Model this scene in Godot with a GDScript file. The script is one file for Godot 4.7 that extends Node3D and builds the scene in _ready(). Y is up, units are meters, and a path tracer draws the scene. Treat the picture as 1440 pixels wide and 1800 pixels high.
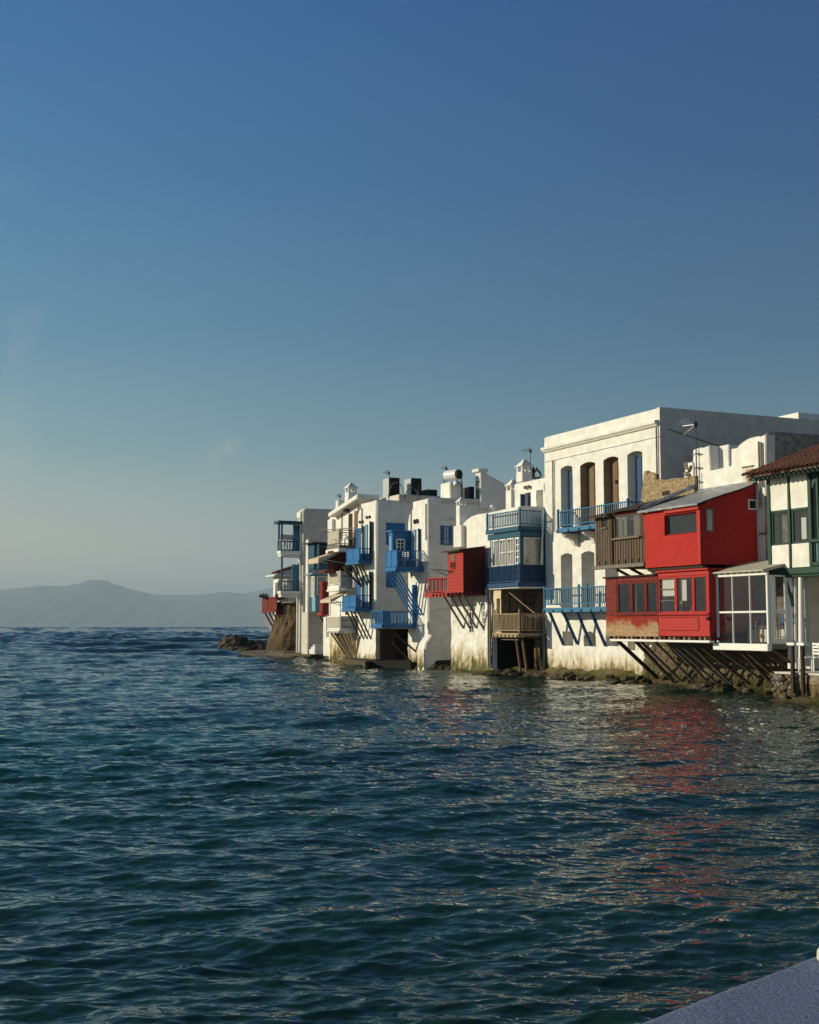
extends Node3D

# Row frame: the houses stand along one line. x runs along their sea fronts towards the viewer, y up, z seaward.
const ROW_AT := Vector3(10.197, 0.0, -51.06)
const ROW_TURN := -1.12953
var origin := {}
var taken := {}
var box_cache := {}
var M := {}
var rng := RandomNumberGenerator.new()
var noise := FastNoiseLite.new()
var noise2 := FastNoiseLite.new()


class MB:
	var v := PackedVector3Array()
	var n := PackedVector3Array()
	var c := PackedColorArray()
	var uv := PackedVector2Array()
	var col := Color(1, 1, 1)

	func tri(a: Vector3, b: Vector3, d: Vector3, nn: Vector3) -> void:
		if (b - a).cross(d - a).dot(nn) > 0.0:
			v.append_array(PackedVector3Array([a, d, b]))
		else:
			v.append_array(PackedVector3Array([a, b, d]))
		n.append_array(PackedVector3Array([nn, nn, nn]))
		c.append_array(PackedColorArray([col, col, col]))

	func quad(a: Vector3, b: Vector3, d: Vector3, e: Vector3, nn: Vector3) -> void:
		tri(a, b, d, nn)
		tri(a, d, e, nn)

	func flat_quad(a: Vector3, b: Vector3, d: Vector3, e: Vector3, out: Vector3) -> void:
		var nn := (b - a).cross(d - a).normalized()
		if nn.dot(out) < 0.0:
			nn = -nn
		quad(a, b, d, e, nn)

	# corners with their own normals and colours
	func tri_n(a: Vector3, b: Vector3, d: Vector3, na: Vector3, nb: Vector3, nd: Vector3, ca: Color, cb: Color, cd: Color) -> void:
		if (b - a).cross(d - a).dot(na + nb + nd) > 0.0:
			v.append_array(PackedVector3Array([a, d, b]))
			n.append_array(PackedVector3Array([na, nd, nb]))
			c.append_array(PackedColorArray([ca, cd, cb]))
		else:
			v.append_array(PackedVector3Array([a, b, d]))
			n.append_array(PackedVector3Array([na, nb, nd]))
			c.append_array(PackedColorArray([ca, cb, cd]))

	func bx(lo: Vector3, hi: Vector3, b := 0.0) -> void:
		var ce := (lo + hi) * 0.5
		var h := (hi - lo) * 0.5
		h = h.abs()
		b = minf(b, minf(h.x, minf(h.y, h.z)) * 0.6)
		var i := h - Vector3(b, b, b)
		for s in [-1.0, 1.0]:
			quad(ce + Vector3(s * h.x, -i.y, -i.z), ce + Vector3(s * h.x, i.y, -i.z), ce + Vector3(s * h.x, i.y, i.z), ce + Vector3(s * h.x, -i.y, i.z), Vector3(s, 0, 0))
			quad(ce + Vector3(-i.x, s * h.y, -i.z), ce + Vector3(i.x, s * h.y, -i.z), ce + Vector3(i.x, s * h.y, i.z), ce + Vector3(-i.x, s * h.y, i.z), Vector3(0, s, 0))
			quad(ce + Vector3(-i.x, -i.y, s * h.z), ce + Vector3(i.x, -i.y, s * h.z), ce + Vector3(i.x, i.y, s * h.z), ce + Vector3(-i.x, i.y, s * h.z), Vector3(0, 0, s))
		if b <= 0.0:
			return
		var k := 0.70711
		for s in [-1.0, 1.0]:
			for t in [-1.0, 1.0]:
				quad(ce + Vector3(s * h.x, t * i.y, -i.z), ce + Vector3(s * i.x, t * h.y, -i.z), ce + Vector3(s * i.x, t * h.y, i.z), ce + Vector3(s * h.x, t * i.y, i.z), Vector3(s * k, t * k, 0))
				quad(ce + Vector3(s * h.x, -i.y, t * i.z), ce + Vector3(s * i.x, -i.y, t * h.z), ce + Vector3(s * i.x, i.y, t * h.z), ce + Vector3(s * h.x, i.y, t * i.z), Vector3(s * k, 0, t * k))
				quad(ce + Vector3(-i.x, s * h.y, t * i.z), ce + Vector3(-i.x, s * i.y, t * h.z), ce + Vector3(i.x, s * i.y, t * h.z), ce + Vector3(i.x, s * h.y, t * i.z), Vector3(0, s * k, t * k))
				for r in [-1.0, 1.0]:
					tri(ce + Vector3(s * h.x, t * i.y, r * i.z), ce + Vector3(s * i.x, t * h.y, r * i.z), ce + Vector3(s * i.x, t * i.y, r * h.z), Vector3(s, t, r).normalized())

	# outline in (x, y) drawn out from z0 to z1; the outline may be along z with across = true: then (z, y) from x0 to x1
	func prism(poly: PackedVector2Array, z0: float, z1: float, b := 0.0, across := false) -> void:
		var p := poly.duplicate()
		if Geometry2D.is_polygon_clockwise(p):
			p.reverse()
		var ins := p
		if b > 0.0:
			var m := p.size()
			ins = PackedVector2Array()
			for k in m:
				var e0 := (p[k] - p[(k + m - 1) % m]).normalized()
				var e1 := (p[(k + 1) % m] - p[k]).normalized()
				var q0 := Vector2(-e0.y, e0.x)
				var q1 := Vector2(-e1.y, e1.x)
				ins.append(p[k] + (q0 + q1) * b / (1.0 + q0.dot(q1)))
		var at := func(q: Vector2, d: float) -> Vector3:
			return Vector3(d, q.y, q.x) if across else Vector3(q.x, q.y, d)
		var front := Vector3(1, 0, 0) if across else Vector3(0, 0, 1)
		var ids := Geometry2D.triangulate_polygon(ins)
		for t in range(0, ids.size(), 3):
			tri(at.call(ins[ids[t]], z1), at.call(ins[ids[t + 1]], z1), at.call(ins[ids[t + 2]], z1), front)
			tri(at.call(ins[ids[t]], z0), at.call(ins[ids[t + 1]], z0), at.call(ins[ids[t + 2]], z0), -front)
		var n_p := p.size()
		for k in n_p:
			var a := p[k]
			var d := p[(k + 1) % n_p]
			var e := (d - a).normalized()
			var q := Vector2(e.y, -e.x)
			var pe := (a - p[(k + n_p - 1) % n_p]).normalized()
			var ne := (p[(k + 2) % n_p] - d).normalized()
			var qa := q
			var qd := q
			if pe.dot(e) > 0.8:
				qa = (q + Vector2(pe.y, -pe.x)).normalized()
			if ne.dot(e) > 0.8:
				qd = (q + Vector2(ne.y, -ne.x)).normalized()
			var nq: Vector3 = at.call(q, 0.0)
			var na: Vector3 = at.call(qa, 0.0)
			var nd: Vector3 = at.call(qd, 0.0)
			tri_n(at.call(a, z0 + b), at.call(d, z0 + b), at.call(d, z1 - b), na, nd, nd, col, col, col)
			tri_n(at.call(a, z0 + b), at.call(d, z1 - b), at.call(a, z1 - b), na, nd, na, col, col, col)
			if b > 0.0:
				quad(at.call(a, z1 - b), at.call(d, z1 - b), at.call(ins[(k + 1) % n_p], z1), at.call(ins[k], z1), (nq + front).normalized())
				quad(at.call(a, z0 + b), at.call(d, z0 + b), at.call(ins[(k + 1) % n_p], z0), at.call(ins[k], z0), (nq - front).normalized())

	func tube(pts: Array, rad: Array, sides := 8, caps := true) -> void:
		var rings := []
		for k in pts.size():
			var d: Vector3 = (pts[mini(k + 1, pts.size() - 1)] - pts[maxi(k - 1, 0)]).normalized()
			var s := d.cross(Vector3(0.13, 0.02, 1) if absf(d.z) < 0.9 else Vector3(0, 1, 0)).normalized()
			var t := s.cross(d)
			var ring := []
			for j in sides:
				var w := TAU * j / sides
				ring.append(s * cos(w) + t * sin(w))
			rings.append(ring)
		for k in pts.size() - 1:
			for j in sides:
				var j2 := (j + 1) % sides
				var r0: float = rad[k]
				var r1: float = rad[k + 1]
				var a: Vector3 = pts[k] + rings[k][j] * r0
				var b: Vector3 = pts[k] + rings[k][j2] * r0
				var d: Vector3 = pts[k + 1] + rings[k + 1][j2] * r1
				var e: Vector3 = pts[k + 1] + rings[k + 1][j] * r1
				tri_n(a, b, d, rings[k][j], rings[k][j2], rings[k + 1][j2], col, col, col)
				tri_n(a, d, e, rings[k][j], rings[k + 1][j2], rings[k + 1][j], col, col, col)
		if caps:
			var last := pts.size() - 1
			var d0: Vector3 = (pts[0] - pts[1]).normalized()
			var d1: Vector3 = (pts[last] - pts[last - 1]).normalized()
			for j in range(1, sides - 1):
				tri(pts[0] + rings[0][0] * rad[0], pts[0] + rings[0][j] * rad[0], pts[0] + rings[0][j + 1] * rad[0], d0)
				tri(pts[last] + rings[last][0] * rad[last], pts[last] + rings[last][j] * rad[last], pts[last] + rings[last][j + 1] * rad[last], d1)

	func lathe(at: Vector3, prof: Array, sides := 16) -> void:
		for k in prof.size() - 1:
			var p: Vector2 = prof[k]
			var q: Vector2 = prof[k + 1]
			var e := q - p
			var nn := Vector2(e.y, -e.x).normalized()
			for j in sides:
				var w0 := TAU * j / sides
				var w1 := TAU * (j + 1) / sides
				var c0 := Vector3(cos(w0), 0, sin(w0))
				var c1 := Vector3(cos(w1), 0, sin(w1))
				var n0 := c0 * nn.x + Vector3(0, nn.y, 0)
				var n1 := c1 * nn.x + Vector3(0, nn.y, 0)
				var y0 := Vector3(0, p.y, 0) + at
				var y1 := Vector3(0, q.y, 0) + at
				tri_n(y0 + c0 * p.x, y0 + c1 * p.x, y1 + c1 * q.x, n0, n1, n1, col, col, col)
				tri_n(y0 + c0 * p.x, y1 + c1 * q.x, y1 + c0 * q.x, n0, n1, n0, col, col, col)

	func mesh(shift := Vector3.ZERO) -> ArrayMesh:
		var a := []
		a.resize(Mesh.ARRAY_MAX)
		var w := v.duplicate()
		if shift != Vector3.ZERO:
			for k in w.size():
				w[k] -= shift
		a[Mesh.ARRAY_VERTEX] = w
		a[Mesh.ARRAY_NORMAL] = n
		a[Mesh.ARRAY_COLOR] = c
		if uv.size() == v.size():
			a[Mesh.ARRAY_TEX_UV] = uv
		var m := ArrayMesh.new()
		m.add_surface_from_arrays(Mesh.PRIMITIVE_TRIANGLES, a)
		return m


# ---------- naming and placing ----------
func numbered(called: String) -> String:
	var k: int = taken.get(called, 0)
	taken[called] = k + 1
	return called if k == 0 else "%s_%03d" % [called, k]


func tag(o: Node, label: String, category := "", group := "", kind := "") -> Node:
	if label:
		o.set_meta("label", label)
	if category:
		o.set_meta("category", category)
	if group:
		o.set_meta("group", group)
	if kind:
		o.set_meta("kind", kind)
	return o


func row_transform(at: Vector3) -> Transform3D:
	var b := Basis(Vector3.UP, ROW_TURN)
	return Transform3D(b, ROW_AT + b * at)


func thing(called: String, label: String, category: String, at: Vector3, group := "", kind := "") -> Node3D:
	var o := Node3D.new()
	o.name = numbered(called)
	o.transform = row_transform(at)
	add_child(o)
	origin[o] = at
	tag(o, label, category, group, kind)
	return o


func put(parent: Node3D, called: String, mesh: Mesh, mat: Material, at: Vector3, basis := Basis()) -> MeshInstance3D:
	var o := MeshInstance3D.new()
	o.name = called
	o.mesh = mesh
	o.material_override = mat
	o.transform = Transform3D(basis, at - origin[parent])
	parent.add_child(o, true)
	origin[o] = at
	return o


# a mesh built in row coordinates becomes a part whose own origin lies at its middle
func part(parent: Node3D, called: String, mb: MB, mat: Material) -> MeshInstance3D:
	var lo := mb.v[0]
	var hi := mb.v[0]
	for p in mb.v:
		lo = lo.min(p)
		hi = hi.max(p)
	var mid := Vector3((lo.x + hi.x) * 0.5, lo.y, (lo.z + hi.z) * 0.5)
	return put(parent, called, mb.mesh(mid), mat, mid)


func box_mesh(size: Vector3, bevel: float) -> ArrayMesh:
	var key := "%.3f %.3f %.3f %.3f" % [size.x, size.y, size.z, bevel]
	if not box_cache.has(key):
		var mb := MB.new()
		mb.bx(-size * 0.5, size * 0.5, bevel)
		box_cache[key] = mb.mesh()
	return box_cache[key]


func box(parent: Node3D, called: String, x0: float, x1: float, y0: float, y1: float, z0: float, z1: float, mat: Material, bevel := 0.015) -> MeshInstance3D:
	return put(parent, called, box_mesh(Vector3(absf(x1 - x0), absf(y1 - y0), absf(z1 - z0)), bevel), mat, Vector3(x0 + x1, y0 + y1, z0 + z1) * 0.5)


func beam(parent: Node3D, called: String, a: Vector3, b: Vector3, w: float, h: float, mat: Material) -> MeshInstance3D:
	var d := (b - a).normalized()
	var s := (Vector3.UP if absf(d.y) < 0.97 else Vector3(0, 0, 1)).cross(d).normalized()
	var u := d.cross(s)
	return put(parent, called, box_mesh(Vector3(w, h, a.distance_to(b)), minf(w, h) * 0.15), mat, (a + b) * 0.5, Basis(s, u, d))


func pole(parent: Node3D, called: String, a: Vector3, b: Vector3, r: float, mat: Material, r2 := -1.0) -> MeshInstance3D:
	var mb := MB.new()
	mb.tube([a, (a + b) * 0.5, b], [r, (r + (r if r2 < 0 else r2)) * 0.5, r if r2 < 0 else r2], 8)
	return part(parent, called, mb, mat)


# ---------- walls with openings ----------
func grime(x: float, y: float, g: float) -> Color:
	# lime wash: patchy white, stained ochre, brown and moss green towards the waterline
	var white := Color(0.86, 0.84, 0.785)
	var w := noise.get_noise_3d(x * 3.0, y * 2.2, 7.0)
	var c := white * (1.0 + 0.05 * w + 0.03 * noise.get_noise_3d(x * 22.0, y * 5.0, 1.0))
	var run := clampf(noise.get_noise_3d(x * 17.0, y * 0.9, 12.0) * 2.4 - 0.75, 0.0, 1.0)
	c = c.lerp(Color(0.60, 0.54, 0.44), run * 0.25)
	if g <= 0.0:
		return c
	var e := y + 0.55 * noise.get_noise_3d(x * 9.0, y * 3.0, 3.0) * g + 0.35 * noise.get_noise_3d(x * 30.0, y * 9.0, 9.0) * g
	var t := clampf((g - e) / (g * 0.55), 0.0, 1.0)
	c = c.lerp(Color(0.50, 0.38, 0.20), t * 0.85)
	t = clampf((g * 0.52 - e) / (g * 0.3), 0.0, 1.0)
	c = c.lerp(Color(0.13, 0.115, 0.05), t)
	t = clampf((g * 0.3 - e) / (g * 0.25), 0.0, 1.0) * clampf(0.5 + noise.get_noise_3d(x * 5.0, y * 5.0, 30.0) * 2.0, 0.0, 1.0)
	c = c.lerp(Color(0.09, 0.10, 0.02), t)
	return c


# A front in the plane z with openings [x0, x1, y0, y1 (top of the opening at its middle), rise of the arch, depth].
# Returns nothing: writes to mb. The face is a fine grid whose points waver a little, as hand-laid plaster does.
func wall(mb: MB, x0: float, x1: float, y0: float, y1: float, z: float, openings := [], g := 0.0, wave := 0.006, step := 0.3, tint := Color(1, 1, 1)) -> void:
	var xs := [x0, x1]
	var ys := [y0, y1]
	for o in openings:
		xs.append_array([o[0], o[1]])
		ys.append_array([o[2], o[3], o[3] - o[4]])
		if o[4] > 0.0:
			for k in range(1, 8):
				xs.append(lerpf(o[0], o[1], k / 8.0))
	if g > 0.0:
		var yy := y0
		while yy < minf(y1, g * 1.3):
			ys.append(yy)
			yy += 0.09
	xs = cuts(xs, step if g <= 0.0 else 0.14)
	ys = cuts(ys, step)
	var pt := func(x: float, y: float) -> Vector3:
		return Vector3(x, y, z + wave * (noise.get_noise_3d(x * 4.0, y * 4.0, z + 50.0) * 2.0 + noise.get_noise_3d(x * 14.0, y * 14.0, z)))
	var nr := func(x: float, y: float) -> Vector3:
		var a: Vector3 = pt.call(x, y)
		var dx: float = pt.call(x + 0.04, y).z - a.z
		var dy: float = pt.call(x, y + 0.04).z - a.z
		return Vector3(-dx / 0.04, -dy / 0.04, 1).normalized()
	var P := []
	var N := []
	var C := []
	for y in ys:
		for x in xs:
			P.append(pt.call(x, y))
			N.append(nr.call(x, y))
			C.append(grime(x, y, g) * tint)
	var w := xs.size()
	for j in ys.size() - 1:
		for i in w - 1:
			var cx: float = (xs[i] + xs[i + 1]) * 0.5
			var cy: float = (ys[j] + ys[j + 1]) * 0.5
			var open := false
			for o in openings:
				if cx > o[0] and cx < o[1] and cy > o[2] and cy < o[3]:
					open = true
			if open:
				continue
			var a := j * w + i
			mb.tri_n(P[a], P[a + 1], P[a + w + 1], N[a], N[a + 1], N[a + w + 1], C[a], C[a + 1], C[a + w + 1])
			mb.tri_n(P[a], P[a + w + 1], P[a + w], N[a], N[a + w + 1], N[a + w], C[a], C[a + w + 1], C[a + w])
	for o in openings:
		reveal(mb, o, z, tint)


func cuts(list: Array, step: float) -> Array:
	list.sort()
	var out := [list[0]]
	for v in list:
		var last: float = out[-1]
		if v - last < 0.004:
			continue
		var k := int(ceil((v - last) / step))
		for i in range(1, k + 1):
			out.append(lerpf(last, v, float(i) / k))
	return out


func reveal(mb: MB, o: Array, z: float, tint := Color(1, 1, 1)) -> void:
	var top := []
	var rise: float = o[4]
	for k in 9:
		var f := k / 8.0
		top.append(Vector2(lerpf(o[0], o[1], f), o[3] - rise * pow(absf(2.0 * f - 1.0), 2.0)))
	var zb: float = z - o[5]
	var keep := mb.col
	mb.col = Color(0.84, 0.82, 0.77) * tint
	if o.size() > 6:
		mb.col = o[6]
	mb.quad(Vector3(o[0], o[2], z), Vector3(o[0], top[0].y, z), Vector3(o[0], top[0].y, zb), Vector3(o[0], o[2], zb), Vector3(1, 0, 0))
	mb.quad(Vector3(o[1], o[2], z), Vector3(o[1], top[8].y, z), Vector3(o[1], top[8].y, zb), Vector3(o[1], o[2], zb), Vector3(-1, 0, 0))
	mb.quad(Vector3(o[0], o[2], z), Vector3(o[1], o[2], z), Vector3(o[1], o[2], zb), Vector3(o[0], o[2], zb), Vector3(0, 1, 0))
	for k in 8:
		var a: Vector2 = top[k]
		var b: Vector2 = top[k + 1]
		mb.flat_quad(Vector3(a.x, a.y, z), Vector3(b.x, b.y, z), Vector3(b.x, b.y, zb), Vector3(a.x, a.y, zb), Vector3(0, -1, 0))
		if rise > 0.0:
			mb.col = Color(0.86, 0.84, 0.785) * tint
			mb.quad(Vector3(a.x, a.y, z), Vector3(b.x, b.y, z), Vector3(b.x, o[3], z), Vector3(a.x, o[3], z), Vector3(0, 0, 1))
			mb.col = Color(0.84, 0.82, 0.77) * tint if o.size() < 7 else o[6]
	mb.quad(Vector3(o[0], o[2], zb), Vector3(o[1], o[2], zb), Vector3(o[1], o[3], zb), Vector3(o[0], o[3], zb), Vector3(0, 0, 1))
	mb.col = keep


# a framed window as a part with its pane; in the plane z (across = false) or in the plane x (across = true)
func window(parent: Node3D, called: String, a0: float, a1: float, y0: float, y1: float, at: float, frame: Material, pane: Material, cols := 1, rows := 1, fw := 0.06, across := false, thick := 0.06) -> MeshInstance3D:
	var mb := MB.new()
	var bar := func(p0: float, p1: float, q0: float, q1: float, t: float) -> void:
		if across:
			mb.bx(Vector3(at, q0, p0), Vector3(at + t, q1, p1), 0.006)
		else:
			mb.bx(Vector3(p0, q0, at), Vector3(p1, q1, at + t), 0.006)
	bar.call(a0, a0 + fw, y0, y1, thick)
	bar.call(a1 - fw, a1, y0, y1, thick)
	bar.call(a0 + fw, a1 - fw, y0, y0 + fw, thick)
	bar.call(a0 + fw, a1 - fw, y1 - fw, y1, thick)
	for k in range(1, cols):
		var c := lerpf(a0 + fw, a1 - fw, float(k) / cols)
		bar.call(c - fw * 0.35, c + fw * 0.35, y0 + fw, y1 - fw, thick * 0.8)
	for k in range(1, rows):
		var c := lerpf(y0 + fw, y1 - fw, float(k) / rows)
		bar.call(a0 + fw, a1 - fw, c - fw * 0.35, c + fw * 0.35, thick * 0.7)
	var f := part(parent, called, mb, frame)
	if pane:
		if across:
			box(f, "pane", at + thick * 0.3, at + thick * 0.3 + 0.006, y0 + fw, y1 - fw, a0 + fw, a1 - fw, pane, 0.0)
		else:
			box(f, "pane", a0 + fw, a1 - fw, y0 + fw, y1 - fw, at + thick * 0.3, at + thick * 0.3 + 0.006, pane, 0.0)
	return f


func shutter(parent: Node3D, a0: float, a1: float, y0: float, y1: float, at: float, mat: Material, across := false, called := "shutter") -> MeshInstance3D:
	var mb := MB.new()
	var bar := func(p0: float, p1: float, q0: float, q1: float, t0: float, t1: float) -> void:
		if across:
			mb.bx(Vector3(at + t0, q0, p0), Vector3(at + t1, q1, p1), 0.005)
		else:
			mb.bx(Vector3(p0, q0, at + t0), Vector3(p1, q1, at + t1), 0.005)
	var fw := minf(0.07, (a1 - a0) * 0.2)
	bar.call(a0, a0 + fw, y0, y1, 0.0, 0.045)
	bar.call(a1 - fw, a1, y0, y1, 0.0, 0.045)
	bar.call(a0 + fw, a1 - fw, y0, y0 + 0.09, 0.0, 0.045)
	bar.call(a0 + fw, a1 - fw, y1 - 0.09, y1, 0.0, 0.045)
	bar.call(a0 + fw, a1 - fw, y0 + 0.09, y1 - 0.09, 0.005, 0.02)
	var k := int((y1 - y0) / 0.11)
	for i in range(1, k):
		var y := lerpf(y0 + 0.06, y1 - 0.06, float(i) / k)
		bar.call(a0 + fw, a1 - fw, y - 0.025, y + 0.02, 0.02, 0.036)
	return part(parent, called, mb, mat)


# a hung balcony: deck > joists, posts, rails, balusters or panels, struts
func balcony(parent: Node3D, called: String, x0: float, x1: float, y0: float, y1: float, zw: float, zf: float, mat: Material, o := {}) -> MeshInstance3D:
	var lower: float = o.get("lower", 0.1)
	var deck := box(parent, called, x0, x1, y0 - 0.07, y0, zw, zf, o.get("deck", mat))
	box(deck, "edge_beam", x0 - 0.02, x1 + 0.02, y0 - 0.2, y0 + 0.012, zf - 0.03, zf + 0.04, o.get("beam", mat))
	box(deck, "edge_beam", x1 - 0.03, x1 + 0.04, y0 - 0.19, y0 + 0.01, zw, zf - 0.03, o.get("beam", mat))
	for j in int(o.get("joists", 0)):
		var x := lerpf(x0 + 0.1, x1 - 0.1, float(j) / maxf(1, o.joists - 1))
		box(deck, "joist", x - 0.05, x + 0.05, y0 - 0.2, y0 - 0.07, zw, zf + 0.1, mat)
	var ps: float = o.get("post", 0.08)
	var corners := [Vector2(x0, zf), Vector2(x1, zf)]
	for px in o.get("posts", []):
		corners.append(Vector2(px, zf))
	if o.get("wall_post", false):
		corners.append(Vector2(x1, zw + 0.08))
	for c in corners:
		box(deck, "post", c.x - ps * 0.5, c.x + ps * 0.5, y0 + 0.005, y1 + o.get("over", 0.07), c.y - ps, c.y - 0.003, mat, 0.01)
	var t := 0.045
	var sides := [["front", x0 + ps * 0.5, x1 - ps * 0.5], ["near", zw, zf - ps], ["far", zw, zf - ps]]
	for s in sides:
		if s[0] == "far" and not o.get("far", true):
			continue
		var along: bool = s[0] == "front"
		var fix: float = zf - ps * 0.5 if along else (x1 if s[0] == "near" else x0)
		var rail := func(called2: String, ya: float, yb: float, wide: float) -> void:
			if along:
				box(deck, called2, s[1], s[2], ya, yb, fix - wide, fix + wide, mat, 0.008)
			else:
				box(deck, called2, fix - wide, fix + wide, ya, yb, s[1], s[2], mat, 0.008)
		rail.call("handrail", y1 - 0.05, y1, 0.035)
		rail.call("bottom_rail", y0 + lower, y0 + lower + 0.05, 0.028)
		if o.get("mid", false):
			rail.call("middle_rail", y1 - 0.19, y1 - 0.15, 0.025)
		var kind: String = o.get(s[0], "bars")
		if kind == "panel":
			rail.call("panel", y0 + lower + 0.05, y1 - 0.05, 0.012)
			var nb := int(o.get("battens", 2))
			for k in range(1, nb):
				var c := lerpf(s[1], s[2], float(k) / nb)
				if along:
					box(deck, "batten", c - 0.025, c + 0.025, y0 + lower + 0.05, y1 - 0.05, fix + 0.012, fix + 0.03, mat, 0.005)
				else:
					box(deck, "batten", fix + 0.012, fix + 0.03, y0 + lower + 0.05, y1 - 0.05, c - 0.025, c + 0.025, mat, 0.005)
			continue
		if kind == "none":
			continue
		var gap: float = o.get("gap", 0.13)
		var count := int((s[2] - s[1]) / gap)
		for k in range(1, count):
			var c := lerpf(s[1], s[2], float(k) / count)
			var b: float = t * 0.5 * float(o.get("thin", 1.0))
			if along:
				box(deck, "baluster", c - b, c + b, y0 + lower + 0.05, y1 - 0.05, fix - b, fix + b, mat, 0.006)
			else:
				box(deck, "baluster", fix - b, fix + b, y0 + lower + 0.05, y1 - 0.05, c - b, c + b, mat, 0.006)
	for st in o.get("struts", []):   # [x, foot y, where along the depth, thickness]
		var w: float = st[3] if st.size() > 3 else 0.11
		beam(deck, "strut", Vector3(st[0], y0 - 0.1, lerpf(zw, zf, st[2])), Vector3(st[0] + (st[4] if st.size() > 4 else 0.0), st[1], zw + 0.03), w, w, o.get("strut_mat", mat))
	return deck


func gable_chimney(parent: Node3D, x: float, z: float, y0: float, y1: float, w: float, mat: Material, called := "chimney") -> MeshInstance3D:
	var c := box(parent, called, x - w * 0.5, x + w * 0.5, y0, y1 - w * 1.1, z - w * 0.5, z + w * 0.5, mat, 0.03)
	var mb := MB.new()
	var yb := y1 - w * 1.1
	for s in [-1, 1]:
		for t in [-1, 1]:
			mb.bx(Vector3(x + s * w * 0.36 - w * 0.1, yb, z + t * w * 0.36 - w * 0.1), Vector3(x + s * w * 0.36 + w * 0.1, yb + w * 0.4, z + t * w * 0.36 + w * 0.1), 0.01)
	part(c, "vent_posts", mb, mat)
	mb = MB.new()
	mb.bx(Vector3(x - w * 0.58, yb + w * 0.4, z - w * 0.58), Vector3(x + w * 0.58, yb + w * 0.52, z + w * 0.58), 0.02)
	for k in 4:
		var a := TAU * k / 4 + PI / 4
		var b := a + TAU / 4
		var r := w * 0.72
		var p := Vector3(x + cos(a) * r, yb + w * 0.52, z + sin(a) * r)
		var q := Vector3(x + cos(b) * r, yb + w * 0.52, z + sin(b) * r)
		var tip := Vector3(x, y1, z)
		mb.tri(p, q, tip, Vector3(cos(a + PI / 4), 0.6, sin(a + PI / 4)).normalized())
	part(c, "cap", mb, mat)
	return c


# an uneven boulder: a ball pushed in and out by noise
func boulder(seed_at: float, rough := 0.35, rings := 7, sides := 10) -> ArrayMesh:
	var mb := MB.new()
	var P := []
	for j in rings + 1:
		var a := PI * j / rings
		var row := []
		for i in sides:
			var b := TAU * i / sides
			var d := Vector3(sin(a) * cos(b), cos(a), sin(a) * sin(b))
			var k := 1.0 + rough * noise2.get_noise_3d(d.x * 9.0 + seed_at, d.y * 9.0, d.z * 9.0) * 2.0
			# flatten some sides, as broken stone is
			k = minf(k, 1.0 / maxf(0.3, d.dot(Vector3(cos(seed_at), 0.4, sin(seed_at)).normalized()) * 1.15))
			k = minf(k, 1.0 / maxf(0.3, d.dot(Vector3(sin(seed_at * 3.0), -0.3, cos(seed_at * 2.0)).normalized()) * 1.25))
			row.append(d * k * 0.5)
		P.append(row)
	for j in rings:
		for i in sides:
			var i2 := (i + 1) % sides
			var a: Vector3 = P[j][i]
			var b: Vector3 = P[j][i2]
			var d: Vector3 = P[j + 1][i2]
			var e: Vector3 = P[j + 1][i]
			var m := (a + b + d + e).normalized()
			if j > 0:
				mb.tri(a, b, d, flat(a, b, d, m))
			if j < rings - 1:
				mb.tri(a, d, e, flat(a, d, e, m))
	return mb.mesh()


func flat(a: Vector3, b: Vector3, c: Vector3, out: Vector3) -> Vector3:
	var n := (b - a).cross(c - a).normalized()
	return n if n.dot(out) >= 0.0 else -n


# ---------- materials ----------
func noise_tex(freq: float, octaves: int, size := 512, normal := false, bump := 4.0, c0 := Color(0.8, 0.8, 0.8), c1 := Color.WHITE, sd := 1, kind := FastNoiseLite.TYPE_SIMPLEX_SMOOTH) -> NoiseTexture2D:
	var f := FastNoiseLite.new()
	f.seed = sd
	f.noise_type = kind
	f.frequency = freq
	f.fractal_octaves = octaves
	var t := NoiseTexture2D.new()
	t.width = size
	t.height = size
	t.seamless = true
	t.noise = f
	if normal:
		t.as_normal_map = true
		t.bump_strength = bump
	else:
		var g := Gradient.new()
		g.set_color(0, c0)
		g.set_color(1, c1)
		t.color_ramp = g
	return t


func mat(called: String, lin: Color, rough := 0.8, bump := "", scale := 1.0, bump_scale := 1.0, tex := "") -> StandardMaterial3D:
	var m := StandardMaterial3D.new()
	m.resource_name = called
	m.albedo_color = lin.linear_to_srgb()
	m.roughness = rough
	m.metallic_specular = 0.35
	if bump or tex:
		m.uv1_triplanar = true
		m.uv1_world_triplanar = true
		m.uv1_scale = Vector3(scale, scale, scale)
	if bump:
		m.normal_enabled = true
		m.normal_texture = M[bump]
		m.normal_scale = bump_scale
	if tex:
		m.albedo_texture = M[tex]
	M[called] = m
	return m


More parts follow.
